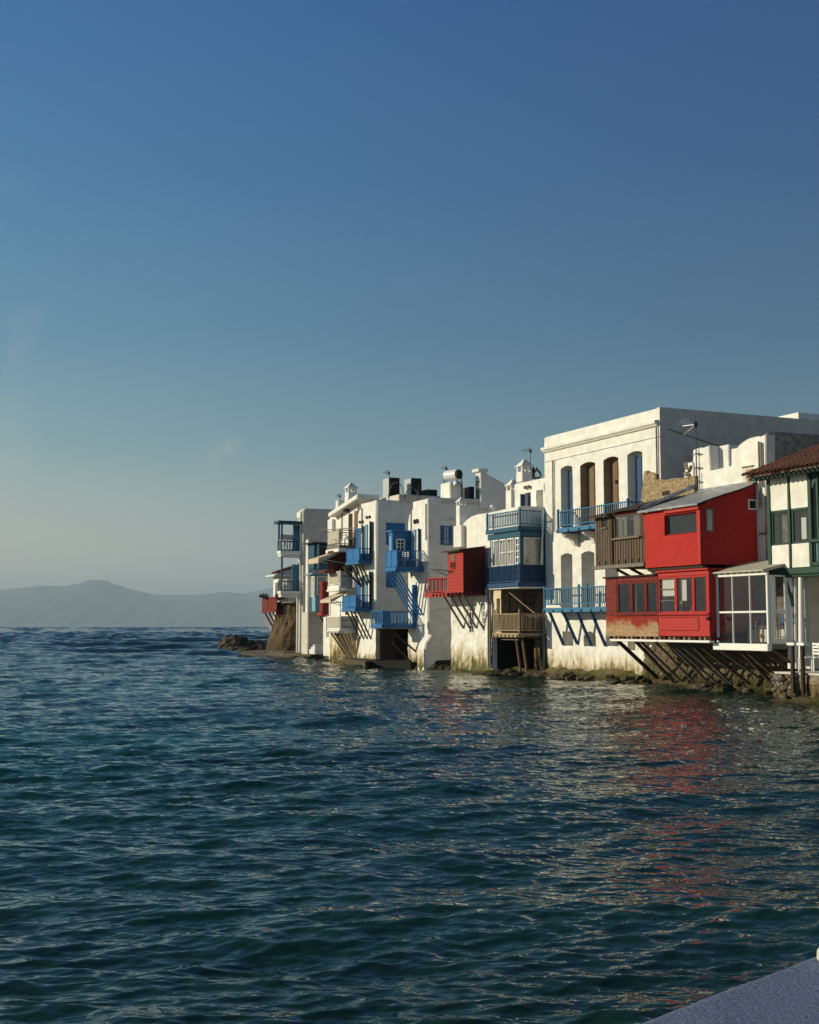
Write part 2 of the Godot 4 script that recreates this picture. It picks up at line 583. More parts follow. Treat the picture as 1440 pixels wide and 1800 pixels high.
func make_materials() -> void:
	M.n_plaster = noise_tex(0.02, 5, 512, true, 6.0)
	M.n_fine = noise_tex(0.06, 4, 512, true, 7.0, Color.WHITE, Color.WHITE, 5)
	M.n_wood = wood_normal()
	M.t_patch = noise_tex(0.008, 5, 512, false, 0, Color(0.86, 0.85, 0.83), Color.WHITE, 3)
	M.t_stain = noise_tex(0.02, 6, 512, false, 0, Color(0.76, 0.76, 0.76), Color.WHITE, 21)
	M.t_worn = noise_tex(0.012, 6, 512, false, 0, Color(0.55, 0.55, 0.55), Color.WHITE, 8)
	M.t_rock = noise_tex(0.015, 6, 512, false, 0, Color(0.35, 0.33, 0.30), Color(1, 1, 1), 11)
	M.t_wood = wood_texture()
	mat("plaster", Color(1, 1, 1), 0.9, "n_plaster", 0.35, 0.14, "t_patch").vertex_color_use_as_albedo = true
	mat("white", Color(0.86, 0.84, 0.785), 0.9, "n_plaster", 0.35, 0.16, "t_patch")
	mat("white_paint", Color(0.78, 0.77, 0.72), 0.5, "n_fine", 0.8, 0.15)
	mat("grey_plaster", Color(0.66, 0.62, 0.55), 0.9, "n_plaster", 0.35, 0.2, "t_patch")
	mat("raw_cement", Color(0.36, 0.31, 0.255), 0.95, "n_plaster", 0.5, 1.0, "t_worn")
	mat("tan_cement", Color(0.50, 0.43, 0.345), 0.95, "n_plaster", 0.5, 0.8, "t_worn")
	mat("mud", Color(0.54, 0.40, 0.235), 0.95, "n_plaster", 0.9, 2.2, "t_worn")
	mat("tan", Color(0.66, 0.52, 0.33), 0.9, "n_plaster", 0.5, 0.8, "t_worn")
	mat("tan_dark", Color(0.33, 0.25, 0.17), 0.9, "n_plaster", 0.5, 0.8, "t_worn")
	mat("brown_door", Color(0.27, 0.165, 0.085), 0.6, "n_wood", 0.8, 0.5, "t_wood")
	mat("blue", Color(0.05, 0.19, 0.34), 0.5, "n_wood", 0.9, 0.35, "t_patch")
	mat("bright_blue", Color(0.025, 0.165, 0.42), 0.5, "n_wood", 0.9, 0.35, "t_patch")
	mat("pale_blue", Color(0.22, 0.42, 0.55), 0.5, "n_wood", 0.9, 0.3, "t_patch")
	mat("navy", Color(0.022, 0.072, 0.175), 0.5, "n_wood", 0.9, 0.35, "t_patch")
	mat("teal", Color(0.018, 0.095, 0.155), 0.5, "n_wood", 0.9, 0.35, "t_patch")
	mat("green", Color(0.02, 0.062, 0.045), 0.5, "n_wood", 0.9, 0.5, "t_patch")
	mat("red_stucco", Color(0.54, 0.034, 0.027), 0.85, "n_plaster", 0.9, 0.9, "t_stain")
	mat("red", Color(0.54, 0.034, 0.026), 0.6, "n_wood", 0.7, 0.4, "t_stain")
	mat("barn_red", Color(0.43, 0.042, 0.034), 0.7, "n_wood", 0.7, 0.5, "t_patch")
	mat("dull_red", Color(0.27, 0.03, 0.022), 0.7, "n_wood", 0.8, 0.6, "t_worn")
	mat("dark_red", Color(0.17, 0.016, 0.016), 0.7, "n_wood", 0.8, 0.5, "t_worn")
	mat("old_wood", Color(0.215, 0.15, 0.105), 0.85, "n_wood", 1.0, 1.0, "t_wood")
	mat("pale_wood", Color(0.55, 0.43, 0.29), 0.85, "n_wood", 1.0, 0.8, "t_wood")
	mat("shack_grey", Color(0.20, 0.165, 0.135), 0.9, "n_wood", 1.0, 1.0, "t_wood")
	mat("dark_wood", Color(0.07, 0.05, 0.036), 0.85, "n_wood", 1.0, 0.8, "t_wood")
	mat("grey_wood", Color(0.32, 0.285, 0.24), 0.8, "n_wood", 1.0, 0.8, "t_wood")
	mat("yellow_wood", Color(0.62, 0.40, 0.16), 0.7, "n_wood", 0.8, 0.4, "t_wood")
	mat("bamboo", Color(0.48, 0.22, 0.08), 0.6, "n_wood", 0.8, 0.4, "t_wood")
	mat("dark", Color(0.015, 0.015, 0.017), 0.7)
	mat("dark_metal", Color(0.05, 0.05, 0.052), 0.55)
	mat("metal", Color(0.45, 0.46, 0.47), 0.45).metallic = 0.6
	mat("zinc", Color(0.52, 0.53, 0.55), 0.45, "n_fine", 0.5, 0.4, "t_worn").metallic = 0.25
	mat("rock", Color(0.21, 0.165, 0.105), 0.95, "n_plaster", 1.2, 2.0, "t_rock")
	mat("mossy_rock", Color(0.12, 0.11, 0.04), 0.95, "n_plaster", 1.2, 2.0, "t_rock")
	mat("stone", Color(0.30, 0.24, 0.155), 0.95, "n_plaster", 1.2, 2.0, "t_rock")
	mat("stone_b", Color(0.25, 0.20, 0.125), 0.95, "n_plaster", 1.2, 2.0, "t_rock")
	mat("stone_c", Color(0.22, 0.20, 0.10), 0.95, "n_plaster", 1.2, 2.0, "t_rock")
	mat("black_rock", Color(0.05, 0.046, 0.042), 0.9, "n_plaster", 1.0, 2.5, "t_rock")
	mat("concrete", Color(0.30, 0.26, 0.20), 0.95, "n_plaster", 0.8, 1.5, "t_worn")
	mat("tile", Color(0.25, 0.10, 0.065), 0.85, "n_plaster", 2.0, 1.0, "t_worn")
	mat("tile_b", Color(0.17, 0.07, 0.05), 0.85, "n_plaster", 2.0, 1.0, "t_worn")
	mat("tile_pale", Color(0.50, 0.33, 0.25), 0.85, "n_plaster", 2.0, 1.0, "t_worn")
	mat("awning", Color(0.70, 0.58, 0.42), 0.9, "n_fine", 1.0, 0.4, "t_patch")
	mat("canvas", Color(0.52, 0.49, 0.40), 0.85, "n_fine", 1.0, 0.5, "t_patch")
	mat("sign_board", Color(0.55, 0.56, 0.55), 0.7, "n_fine", 1.0, 0.2, "t_patch")
	mat("cushion_blue", Color(0.03, 0.14, 0.36), 0.9, "n_fine", 3.0, 0.5)
	mat("hull", Color(0.72, 0.71, 0.69), 0.3)
	mat("leaf", Color(0.05, 0.085, 0.025), 0.8)
	mat("vertex", Color(1, 1, 1), 0.9, "n_plaster", 0.9, 1.8, "t_patch").vertex_color_use_as_albedo = true
	mat("cliff", Color(1, 1, 1), 0.95, "n_plaster", 1.0, 2.0, "t_rock").vertex_color_use_as_albedo = true
	mat("cloth", Color(1, 1, 1), 0.9).vertex_color_use_as_albedo = true
	M.t_weave = weave_texture()
	mat("seat_cloth", Color(0.24, 0.285, 0.42), 0.95, "n_fine", 1.6, 0.15, "t_weave")
	mat("curtain", Color(0.62, 0.60, 0.52), 0.9, "n_fine", 0.6, 0.6, "t_patch")
	var g := mat("glass", Color(0.03, 0.035, 0.035), 0.03)
	g.transparency = BaseMaterial3D.TRANSPARENCY_ALPHA
	g.albedo_color.a = 0.12
	g.metallic_specular = 0.5


func wood_texture() -> ImageTexture:
	var im := Image.create(256, 256, false, Image.FORMAT_RGB8)
	for y in 256:
		for x in 256:
			var a := TAU * x / 256.0
			var b := TAU * y / 256.0
			var s := noise.get_noise_3d(cos(a) * 60.0, sin(a) * 60.0, sin(b) * 3.0) * 0.5 + noise.get_noise_3d(cos(a) * 160.0, sin(a) * 160.0, cos(b) * 6.0 + 40.0) * 0.5
			var v := clampf(0.78 + s * 0.7, 0.35, 1.0)
			im.set_pixel(x, y, Color(v, v * 0.985, v * 0.96))
	return ImageTexture.create_from_image(im)


func wood_normal() -> ImageTexture:
	var im := Image.create(256, 256, false, Image.FORMAT_RGB8)
	for y in 256:
		for x in 256:
			var a := TAU * x / 256.0
			var b := TAU * y / 256.0
			var v := clampf(0.5 + noise.get_noise_3d(cos(a) * 90.0, sin(a) * 90.0, sin(b) * 4.0) * 0.8, 0.0, 1.0)
			im.set_pixel(x, y, Color(v, v, v))
	im.bump_map_to_normal_map(3.0)
	return ImageTexture.create_from_image(im)


func weave_texture() -> ImageTexture:
	var im := Image.create(256, 256, false, Image.FORMAT_RGB8)
	var r := RandomNumberGenerator.new()
	r.seed = 5
	var warp := []
	var weft := []
	for k in 256:
		warp.append(r.randf_range(-0.1, 0.1))
		weft.append(r.randf_range(-0.06, 0.06))
	for y in 256:
		for x in 256:
			var v: float = 0.80 + (warp[x] if (x + y) % 2 else weft[y]) + r.randf_range(-0.3, 0.3)
			im.set_pixel(x, y, Color(v, v, v * 1.0))
	return ImageTexture.create_from_image(im)


# ---------- sky, light, camera ----------
func sky_color(el: float, az: float) -> Color:
	# el: degrees above the horizon; az: degrees to the right of straight ahead; the sun stands at az = -90
	var stops := [[-90.0, 0.10, 0.13, 0.15], [-0.5, 0.30, 0.34, 0.33], [0.5, 0.44, 0.455, 0.40], [4.0, 0.315, 0.385, 0.355], [8.0, 0.140, 0.262, 0.320], [13.0, 0.064, 0.178, 0.300], [20.0, 0.031, 0.123, 0.278], [28.0, 0.018, 0.090, 0.260], [50.0, 0.011, 0.056, 0.160], [90.0, 0.008, 0.042, 0.115]]
	var k := 0
	while k < stops.size() - 2 and el > stops[k + 1][0]:
		k += 1
	var f := clampf((el - stops[k][0]) / (stops[k + 1][0] - stops[k][0]), 0.0, 1.0)
	var c := Color(lerpf(stops[k][1], stops[k + 1][1], f), lerpf(stops[k][2], stops[k + 1][2], f), lerpf(stops[k][3], stops[k + 1][3], f))
	var g := tanh(cos(deg_to_rad(az + 90.0)) * 2.0) * clampf(cos(deg_to_rad(el)), 0.0, 1.0)
	return Color(c.r * exp(0.92 * g), c.g * exp(0.68 * g), c.b * exp(0.46 * g))


func make_sky() -> Sky:
	var w := 1280
	var h := 640
	var data := PackedFloat32Array()
	data.resize(w * h * 3)
	var cn := FastNoiseLite.new()
	cn.frequency = 0.05
	cn.fractal_octaves = 5
	cn.seed = 4
	var i := 0
	for y in h:
		var el := 90.0 - (y + 0.5) / h * 180.0
		for x in w:
			var az := fposmod((x + 0.5) / w * 360.0 + 180.0, 360.0) - 180.0
			var c := sky_color(el, az)
			if el > 0.0 and el < 22.0:
				# a low bank of small puffs, a thin veil and a wisp or two
				var puff := clampf(cn.get_noise_2d(az * 9.0, el * 26.0) * 2.2 - 0.15, 0.0, 1.0) * exp(-pow((el - 2.5) / 0.75, 2.0))
				var veil := clampf(cn.get_noise_2d(az * 2.2 + 300.0, el * 3.4 - az * 0.8) * 2.0 - 0.1, 0.0, 1.0) * exp(-pow((el - 11.0) / 6.0, 2.0)) * clampf((-16.4 - az) / 2.6, 0.0, 1.0)
				var dx := (az + 8.6) + (el - 8.0) * 0.2
				var dy := (el - 7.95) - (az + 8.6) * 0.55
				var wisp := exp(-pow(dx / 0.75, 2.0) - pow(dy / 0.33, 2.0)) * clampf(0.55 + cn.get_noise_2d(az * 30.0, el * 50.0) * 1.3, 0.0, 1.0)
				c = c.lerp(Color(0.50, 0.50, 0.46), clampf(puff * 0.7 + veil * 0.6 + wisp * 0.6, 0.0, 0.7))
			data[i] = c.r
			data[i + 1] = c.g
			data[i + 2] = c.b
			i += 3
	var im := Image.create_from_data(w, h, false, Image.FORMAT_RGBF, data.to_byte_array())
	var p := PanoramaSkyMaterial.new()
	p.panorama = ImageTexture.create_from_image(im)
	var s := Sky.new()
	s.sky_material = p
	return s


func _ready() -> void:
	var cam := Camera3D.new()
	cam.name = "camera"
	cam.position = Vector3(0, 2.3, 0)
	cam.rotation.x = atan(201.0 / 2200.0)
	cam.fov = rad_to_deg(2.0 * atan(900.0 / 2200.0))
	cam.near = 0.05
	cam.far = 60000.0
	add_child(cam)
	cam.current = true
	noise.frequency = 0.25
	noise.seed = 7
	noise2.frequency = 0.25
	noise2.seed = 19
	rng.seed = 20

	var env := Environment.new()
	env.background_mode = Environment.BG_SKY
	env.sky = make_sky()
	env.tonemap_mode = Environment.TONE_MAPPER_LINEAR
	env.tonemap_exposure = 1.07
	env.sdfgi_enabled = true
	env.ssao_enabled = true
	env.ssil_enabled = true
	env.fog_enabled = true
	env.fog_density = 0.0001
	env.fog_light_color = Color(0.80, 0.89, 0.95)
	var we := WorldEnvironment.new()
	we.name = "world"
	we.environment = env
	add_child(we)

	var sun := DirectionalLight3D.new()
	sun.name = "sun"
	sun.light_energy = 1.5
	sun.light_color = Color(1.0, 0.955, 0.83)
	sun.light_angular_distance = 0.5
	sun.shadow_enabled = true
	var to_sun := Vector3(-1.0, 0.34, -0.03).normalized()
	sun.basis = Basis.looking_at(-to_sun, Vector3.UP)
	add_child(sun)

	make_materials()
	make_sea()
	make_hills()
	make_shore()
	make_red_house()
	make_green_house()
	make_neoclassical_house()
	make_veranda_house()
	make_shuttered_houses()
	make_restaurant()
	make_far_houses()
	make_roof_things()
	make_small_things()
	make_seat()


# ---------- sea ----------
func wave_tile(size: float, cells: int, shortest: float, longest: float, count: int, steep: float, toward: float, spread: float, sd: int, warp: float) -> PackedFloat32Array:
	var r := RandomNumberGenerator.new()
	r.seed = sd
	var waves := []
	for k in count:
		var l := longest * pow(shortest / longest, (k + 0.5 * r.randf()) / count)
		var a := toward + r.randfn(0.0, spread)
		var i := roundf(cos(a) * size / l)
		var j := roundf(sin(a) * size / l)
		if i == 0 and j == 0:
			i = 1
		var kx := TAU * i / size
		var ky := TAU * j / size
		var kk := sqrt(kx * kx + ky * ky)
		waves.append([kx, ky, r.randf() * TAU, steep / kk, kx / kk, ky / kk, kk])
	var out := PackedFloat32Array()
	out.resize(cells * cells)
	var n := 0
	for y in cells:
		for x in cells:
			var px := size * x / cells
			var py := size * y / cells
			var h := 0.0
			for w in waves:
				var ph: float = w[0] * px + w[1] * py + w[2]
				var e := exp(1.7 * (sin(ph) - 1.0))
				h += (e - 0.33) * w[3]
				var d: float = e * cos(ph) * w[3] * warp
				px -= w[4] * d
				py -= w[5] * d
			out[n] = h
			n += 1
	return out


func tile_at(t: PackedFloat32Array, cells: int, size: float, x: float, y: float) -> float:
	var fx := fposmod(x / size, 1.0) * cells
	var fy := fposmod(y / size, 1.0) * cells
	var i := int(fx)
	var j := int(fy)
	fx -= i
	fy -= j
	i = i % cells
	j = j % cells
	var i2 := (i + 1) % cells
	var r0 := j * cells
	var r1 := ((j + 1) % cells) * cells
	return lerpf(lerpf(t[r0 + i], t[r0 + i2], fx), lerpf(t[r1 + i], t[r1 + i2], fx), fy)


func tile_smooth(t: PackedFloat32Array, cells: int, size: float, x: float, y: float) -> float:
	# quadratic B-spline: no facets where the water is near
	var fx := fposmod(x / size, 1.0) * cells
	var fy := fposmod(y / size, 1.0) * cells
	var i := int(fx + 0.5)
	var j := int(fy + 0.5)
	var u := fx - i
	var w := fy - j
	var a0 := 0.5 * (0.5 - u) * (0.5 - u)
	var a1 := 0.75 - u * u
	var a2 := 0.5 * (0.5 + u) * (0.5 + u)
	var i0 := (i - 1 + cells) % cells
	var i1 := i % cells
	var i2 := (i + 1) % cells
	var q0 := ((j - 1 + cells) % cells) * cells
	var q1 := (j % cells) * cells
	var q2 := ((j + 1) % cells) * cells
	return 0.5 * (0.5 - w) * (0.5 - w) * (a0 * t[q0 + i0] + a1 * t[q0 + i1] + a2 * t[q0 + i2]) + (0.75 - w * w) * (a0 * t[q1 + i0] + a1 * t[q1 + i1] + a2 * t[q1 + i2]) + 0.5 * (0.5 + w) * (0.5 + w) * (a0 * t[q2 + i0] + a1 * t[q2 + i1] + a2 * t[q2 + i2])


func make_sea() -> void:
	var chop := wave_tile(8.1, 320, 0.16, 1.3, 34, 0.105, 1.42, 0.36, 3, 2.2)
	var swell := wave_tile(47.0, 256, 1.7, 9.0, 22, 0.034, 1.5, 0.38, 11, 2.6)
	var open := wave_tile(90.0, 256, 3.0, 15.0, 22, 0.16, 1.5, 0.42, 17, 1.6)
	var angles := []
	for k in range(-12, 0):
		angles.append(deg_to_rad(-29.0 + k * 4.0))
	for k in 481:
		angles.append(deg_to_rad(-29.0 + 58.0 * k / 480.0))
	for k in range(1, 13):
		angles.append(deg_to_rad(29.0 + k * 4.0))
	var radii := []
	var r := 0.6
	while r < 26000.0:
		radii.append(r)
		r *= 1.05 if r < 5.2 else 1.0031 if r < 24.0 else 1.0045 if r < 1400.0 else 1.006 if r < 5000.0 else 1.05
	var w := angles.size()
	var h := radii.size()
	var P := PackedVector3Array()
	var N := PackedVector3Array()
	var C := PackedColorArray()
	P.resize(w * h)
	N.resize(w * h)
	C.resize(w * h)
	var ca := cos(0.35)
	var sa := sin(0.35)
	var k := 0
	for j in h:
		var rr: float = radii[j]
		var near := rr < 26.0
		var fade := clampf(1.5 - rr / 80.0, 0.0, 1.0)
		# seaward of the sheltered cove the wind waves grow
		var rough := smoothstep(40.0, 170.0, rr)
		var grow := clampf(rr / 420.0, 1.0, 2.0)
		for i in w:
			var a: float = angles[i]
			var x := rr * sin(a)
			var z := -rr * cos(a)
			var y := 0.0
			var x2 := x * ca - z * sa
			var z2 := x * sa + z * ca
			var t := 0.4
			if rr < 420.0:
				# gusts ruffle patches
				var lee := 1.0 - 0.38 * smoothstep(-2.0, 7.0, x + 1.5) * (1.0 - smoothstep(60.0, 100.0, rr))
				var gust := lee * (1.0 + 0.45 * noise2.get_noise_2d(x * 0.22, z * 0.35))
				if near:
					y = (tile_smooth(chop, 320, 5.9, x, z) * 0.80 + tile_smooth(chop, 320, 17.0, x2 + 3.1, z2) * 0.75) * gust
				else:
					y = tile_at(chop, 320, 17.0, x2 + 3.1, z2) * lerpf(0.75, 2.1, clampf((rr - 26.0) / 55.0, 0.0, 1.0)) * gust
					if fade > 0.0:
						y += tile_at(chop, 320, 5.9, x, z) * 0.80 * fade * gust
				var sw := tile_at(swell, 256, 47.0, x, z)
				y = (y + sw) * (1.0 - 0.75 * rough)
				t = clampf(0.5 + sw * 2.4 + noise2.get_noise_2d(x * 0.12 + 70.0, z * 0.22) * 0.9, 0.0, 1.0)
			if rough > 0.0:
				y += tile_at(open, 256, 90.0 * grow, x, z) * grow * rough
			# green only where the water deepens off the cove; grey near the stones
			var band := smoothstep(9.0, 22.0, rr) * (1.0 - smoothstep(38.0, 90.0, rr)) * clampf((4.0 - x) / 9.0, 0.0, 1.0)
			C[k] = Color(0.009, 0.030, 0.021).lerp(Color(0.007, 0.062, 0.042), t * (0.25 + 0.75 * band)).lerp(Color(0.004, 0.018, 0.026), rough * 0.8)
			P[k] = Vector3(x, y - 0.03, z)
			k += 1
	for j in h:
		for i in w:
			var q := j * w + i
			var du := P[q + (1 if i < w - 1 else 0)] - P[q - (1 if i > 0 else 0)]
			var dv := P[q + (w if j < h - 1 else 0)] - P[q - (w if j > 0 else 0)]
			var nn := du.cross(dv).normalized()
			N[q] = nn if nn.y > 0.0 else -nn
	var I := PackedInt32Array()
	I.resize((w - 1) * (h - 1) * 6)
	k = 0
	for j in h - 1:
		for i in w - 1:
			var q := j * w + i
			I[k] = q
			I[k + 1] = q + w
			I[k + 2] = q + 1
			I[k + 3] = q + 1
			I[k + 4] = q + w
			I[k + 5] = q + w + 1
			k += 6
	var arr := []
	arr.resize(Mesh.ARRAY_MAX)
	arr[Mesh.ARRAY_VERTEX] = P
	arr[Mesh.ARRAY_NORMAL] = N
	arr[Mesh.ARRAY_COLOR] = C
	arr[Mesh.ARRAY_INDEX] = I
	var mesh := ArrayMesh.new()
	mesh.add_surface_from_arrays(Mesh.PRIMITIVE_TRIANGLES, arr)
	var m := StandardMaterial3D.new()
	m.resource_name = "sea_water"
	m.vertex_color_use_as_albedo = true
	m.roughness = 0.03
	m.metallic_specular = 0.37
	m.uv1_triplanar = true
	m.uv1_world_triplanar = true
	m.uv1_scale = Vector3(0.37, 0.37, 0.37)
	m.normal_enabled = true
	M.n_sea = ripple_normals()
	m.normal_texture = M.n_sea
	m.normal_scale = 0.75
	M.sea = m
	var o := MeshInstance3D.new()
	o.name = "sea"
	o.mesh = mesh
	o.material_override = m
	add_child(o)
	tag(o, "dark teal sea with small sharp ripples in front of the houses", "sea", "", "structure")
	

# fine ripples, a directed set of small waves, as a normal map
func ripple_normals() -> ImageTexture:
	var n := 360
	var t := wave_tile(2.7, n, 0.08, 0.45, 26, 0.085, 1.42, 0.5, 29, 1.6)
	var d := 2.0 * 2.7 / n
	var im := Image.create(n, n, false, Image.FORMAT_RGB8)
	for y in n:
		for x in n:
			var sx := (t[y * n + (x + 1) % n] - t[y * n + (x + n - 1) % n]) / d
			var sy := (t[((y + 1) % n) * n + x] - t[((y + n - 1) % n) * n + x]) / d
			var v := Vector3(-sx, sy, 1.0).normalized() * 0.5 + Vector3(0.5, 0.5, 0.5)
			im.set_pixel(x, y, Color(v.x, v.y, v.z))
	return ImageTexture.create_from_image(im)


func make_hills() -> void:
	var ridges := [
		["hills", "pale blue hazy mountain ridge with a rounded summit far across the water", 16500.0, 4500.0, [-900, 1066, -500, 1052, -200, 1045, 0, 1037, 40, 1033, 78, 1029.5, 110, 1031, 135, 1027, 150, 1021, 165, 1018.5, 182, 1019, 200, 1026, 225, 1034, 250, 1040, 275, 1045.5, 330, 1046, 360, 1044.5, 395, 1040.5, 425, 1043.5, 450, 1040, 480, 1033, 520, 1028, 600, 1030, 700, 1040, 900, 1052, 1200, 1062, 1700, 1075]],
		["hills", "lower hazy foothill slope in front of the mountain ridge across the water", 14500.0, 2500.0, [-900, 1080, -400, 1070, -100, 1064, 0, 1056, 50, 1050, 100, 1043, 140, 1040, 190, 1041, 240, 1048, 290, 1054, 340, 1057, 400, 1053, 450, 1058, 520, 1052, 620, 1060, 800, 1075, 1100, 1085]],
	]
	for rd in ridges:
		var prof: Array = rd[4]
		var D: float = rd[2]
		var deep: float = rd[3]
		var mb := MB.new()
		var pts := []
		var steps := 220
		var x0: float = prof[0]
		var x1: float = prof[prof.size() - 2]
		for s in steps + 1:
			var px := lerpf(x0, x1, float(s) / steps)
			var k := 0
			while k < prof.size() - 4 and px > prof[k + 2]:
				k += 2
			var f := clampf((px - prof[k]) / (prof[k + 2] - prof[k]), 0.0, 1.0)
			f = f * f * (3.0 - 2.0 * f)
			var hgt: float = (1101.0 - lerpf(prof[k + 1], prof[k + 3], f)) / 2200.0 * D
			var col := []
			for q in 7:
				var t := q / 6.0
				var e := pow(1.0 - t, 1.25) if q < 6 else 0.0
				var wig := noise.get_noise_2d(px * 0.25, t * 9.0 + D) * 0.05 * sin(t * PI)
				col.append(Vector3((px - 720.0) / 2200.0 * D, hgt * maxf(e + wig, 0.0) - 2.0 * t, -D + deep * t * (0.97 + 0.06 * noise.get_noise_2d(px * 0.08, 5.0))))
			pts.append(col)
		mb.col = Color(0.11, 0.10, 0.075)
		for s in steps:
			for q in 6:
				var c := 1.0 + 0.5 * noise.get_noise_2d(s * 1.7, q * 5.0)
				mb.col = Color(0.14 * c, 0.145 * c, 0.13 * c)
				mb.flat_quad(pts[s][q], pts[s + 1][q], pts[s + 1][q + 1], pts[s][q + 1], Vector3(0, 1, 0.3))
		var o := MeshInstance3D.new()
		o.name = numbered(rd[0])
		o.mesh = mb.mesh()
		o.material_override = M.cloth
		add_child(o)
		tag(o, rd[1], "hills", "", "structure")


# an uneven shelf of rock along z = f(x), in row coordinates
func ledge(parent: Node3D, called: String, line: Array, top: float, wide: float, m: Material, sd: float) -> MeshInstance3D:
	var mb := MB.new()
	var rows := 9
	var P := []
	var C := []
	for k in line.size() - 1:
		var a: Vector2 = line[k]
		var b: Vector2 = line[k + 1]
		var n := int(a.distance_to(b) / 0.16) + 1
		for i in n + (1 if k == line.size() - 2 else 0):
			var p := a.lerp(b, float(i) / n)
			var col := []
			var cc := []
			for q in rows:
				var t := float(q) / (rows - 1)
				var nz := noise2.get_noise_3d(p.x * 4.0, t * 5.0 + sd, 3.0)
				var nb := noise2.get_noise_3d(p.x * 1.4, t * 2.0 + sd, 9.0)
				var y := top * (1.0 - t * t * 1.0) + (nz * 0.13 + nb * 0.20) * (1.0 - t * 0.3) - t * 0.42
				col.append(Vector3(p.x + nz * 0.08, y, p.y + wide * t * (0.85 + nb * 0.9)))
				var g := clampf(0.5 + noise2.get_noise_3d(p.x * 3.0, y * 6.0, 60.0) * 1.8, 0.0, 1.0)
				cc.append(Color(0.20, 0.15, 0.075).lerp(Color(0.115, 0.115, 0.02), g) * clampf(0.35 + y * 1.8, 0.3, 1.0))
			P.append(col)
			C.append(cc)
	for i in P.size() - 1:
		for q in rows - 1:
			for tr in [[0, 0, 1, 0, 1, 1], [0, 0, 1, 1, 0, 1]]:
				var a: Vector3 = P[i + tr[0]][q + tr[1]]
				var b: Vector3 = P[i + tr[2]][q + tr[3]]
				var d: Vector3 = P[i + tr[4]][q + tr[5]]
				var nn := flat(a, b, d, Vector3(0, 1, 0.6))
				mb.tri_n(a, b, d, nn, nn, nn, C[i + tr[0]][q + tr[1]], C[i + tr[2]][q + tr[3]], C[i + tr[4]][q + tr[5]])
	return part(parent, called, mb, m)


func slab(mb: MB, pts: Array, y0: float, y1: float) -> void:
	var p := PackedVector2Array()
	for q in pts:
		p.append(q)
	if Geometry2D.is_polygon_clockwise(p):
		p.reverse()
	var ids := Geometry2D.triangulate_polygon(p)
	for t in range(0, ids.size(), 3):
		for y in [y0, y1]:
			mb.tri(Vector3(p[ids[t]].x, y, p[ids[t]].y), Vector3(p[ids[t + 1]].x, y, p[ids[t + 1]].y), Vector3(p[ids[t + 2]].x, y, p[ids[t + 2]].y), Vector3(0, 1 if y == y1 else -1, 0))
	for k in p.size():
		var a := p[k]
		var b := p[(k + 1) % p.size()]
		var e := (b - a).normalized()
		mb.quad(Vector3(a.x, y0, a.y), Vector3(b.x, y0, b.y), Vector3(b.x, y1, b.y), Vector3(a.x, y1, a.y), Vector3(e.y, 0, -e.x))


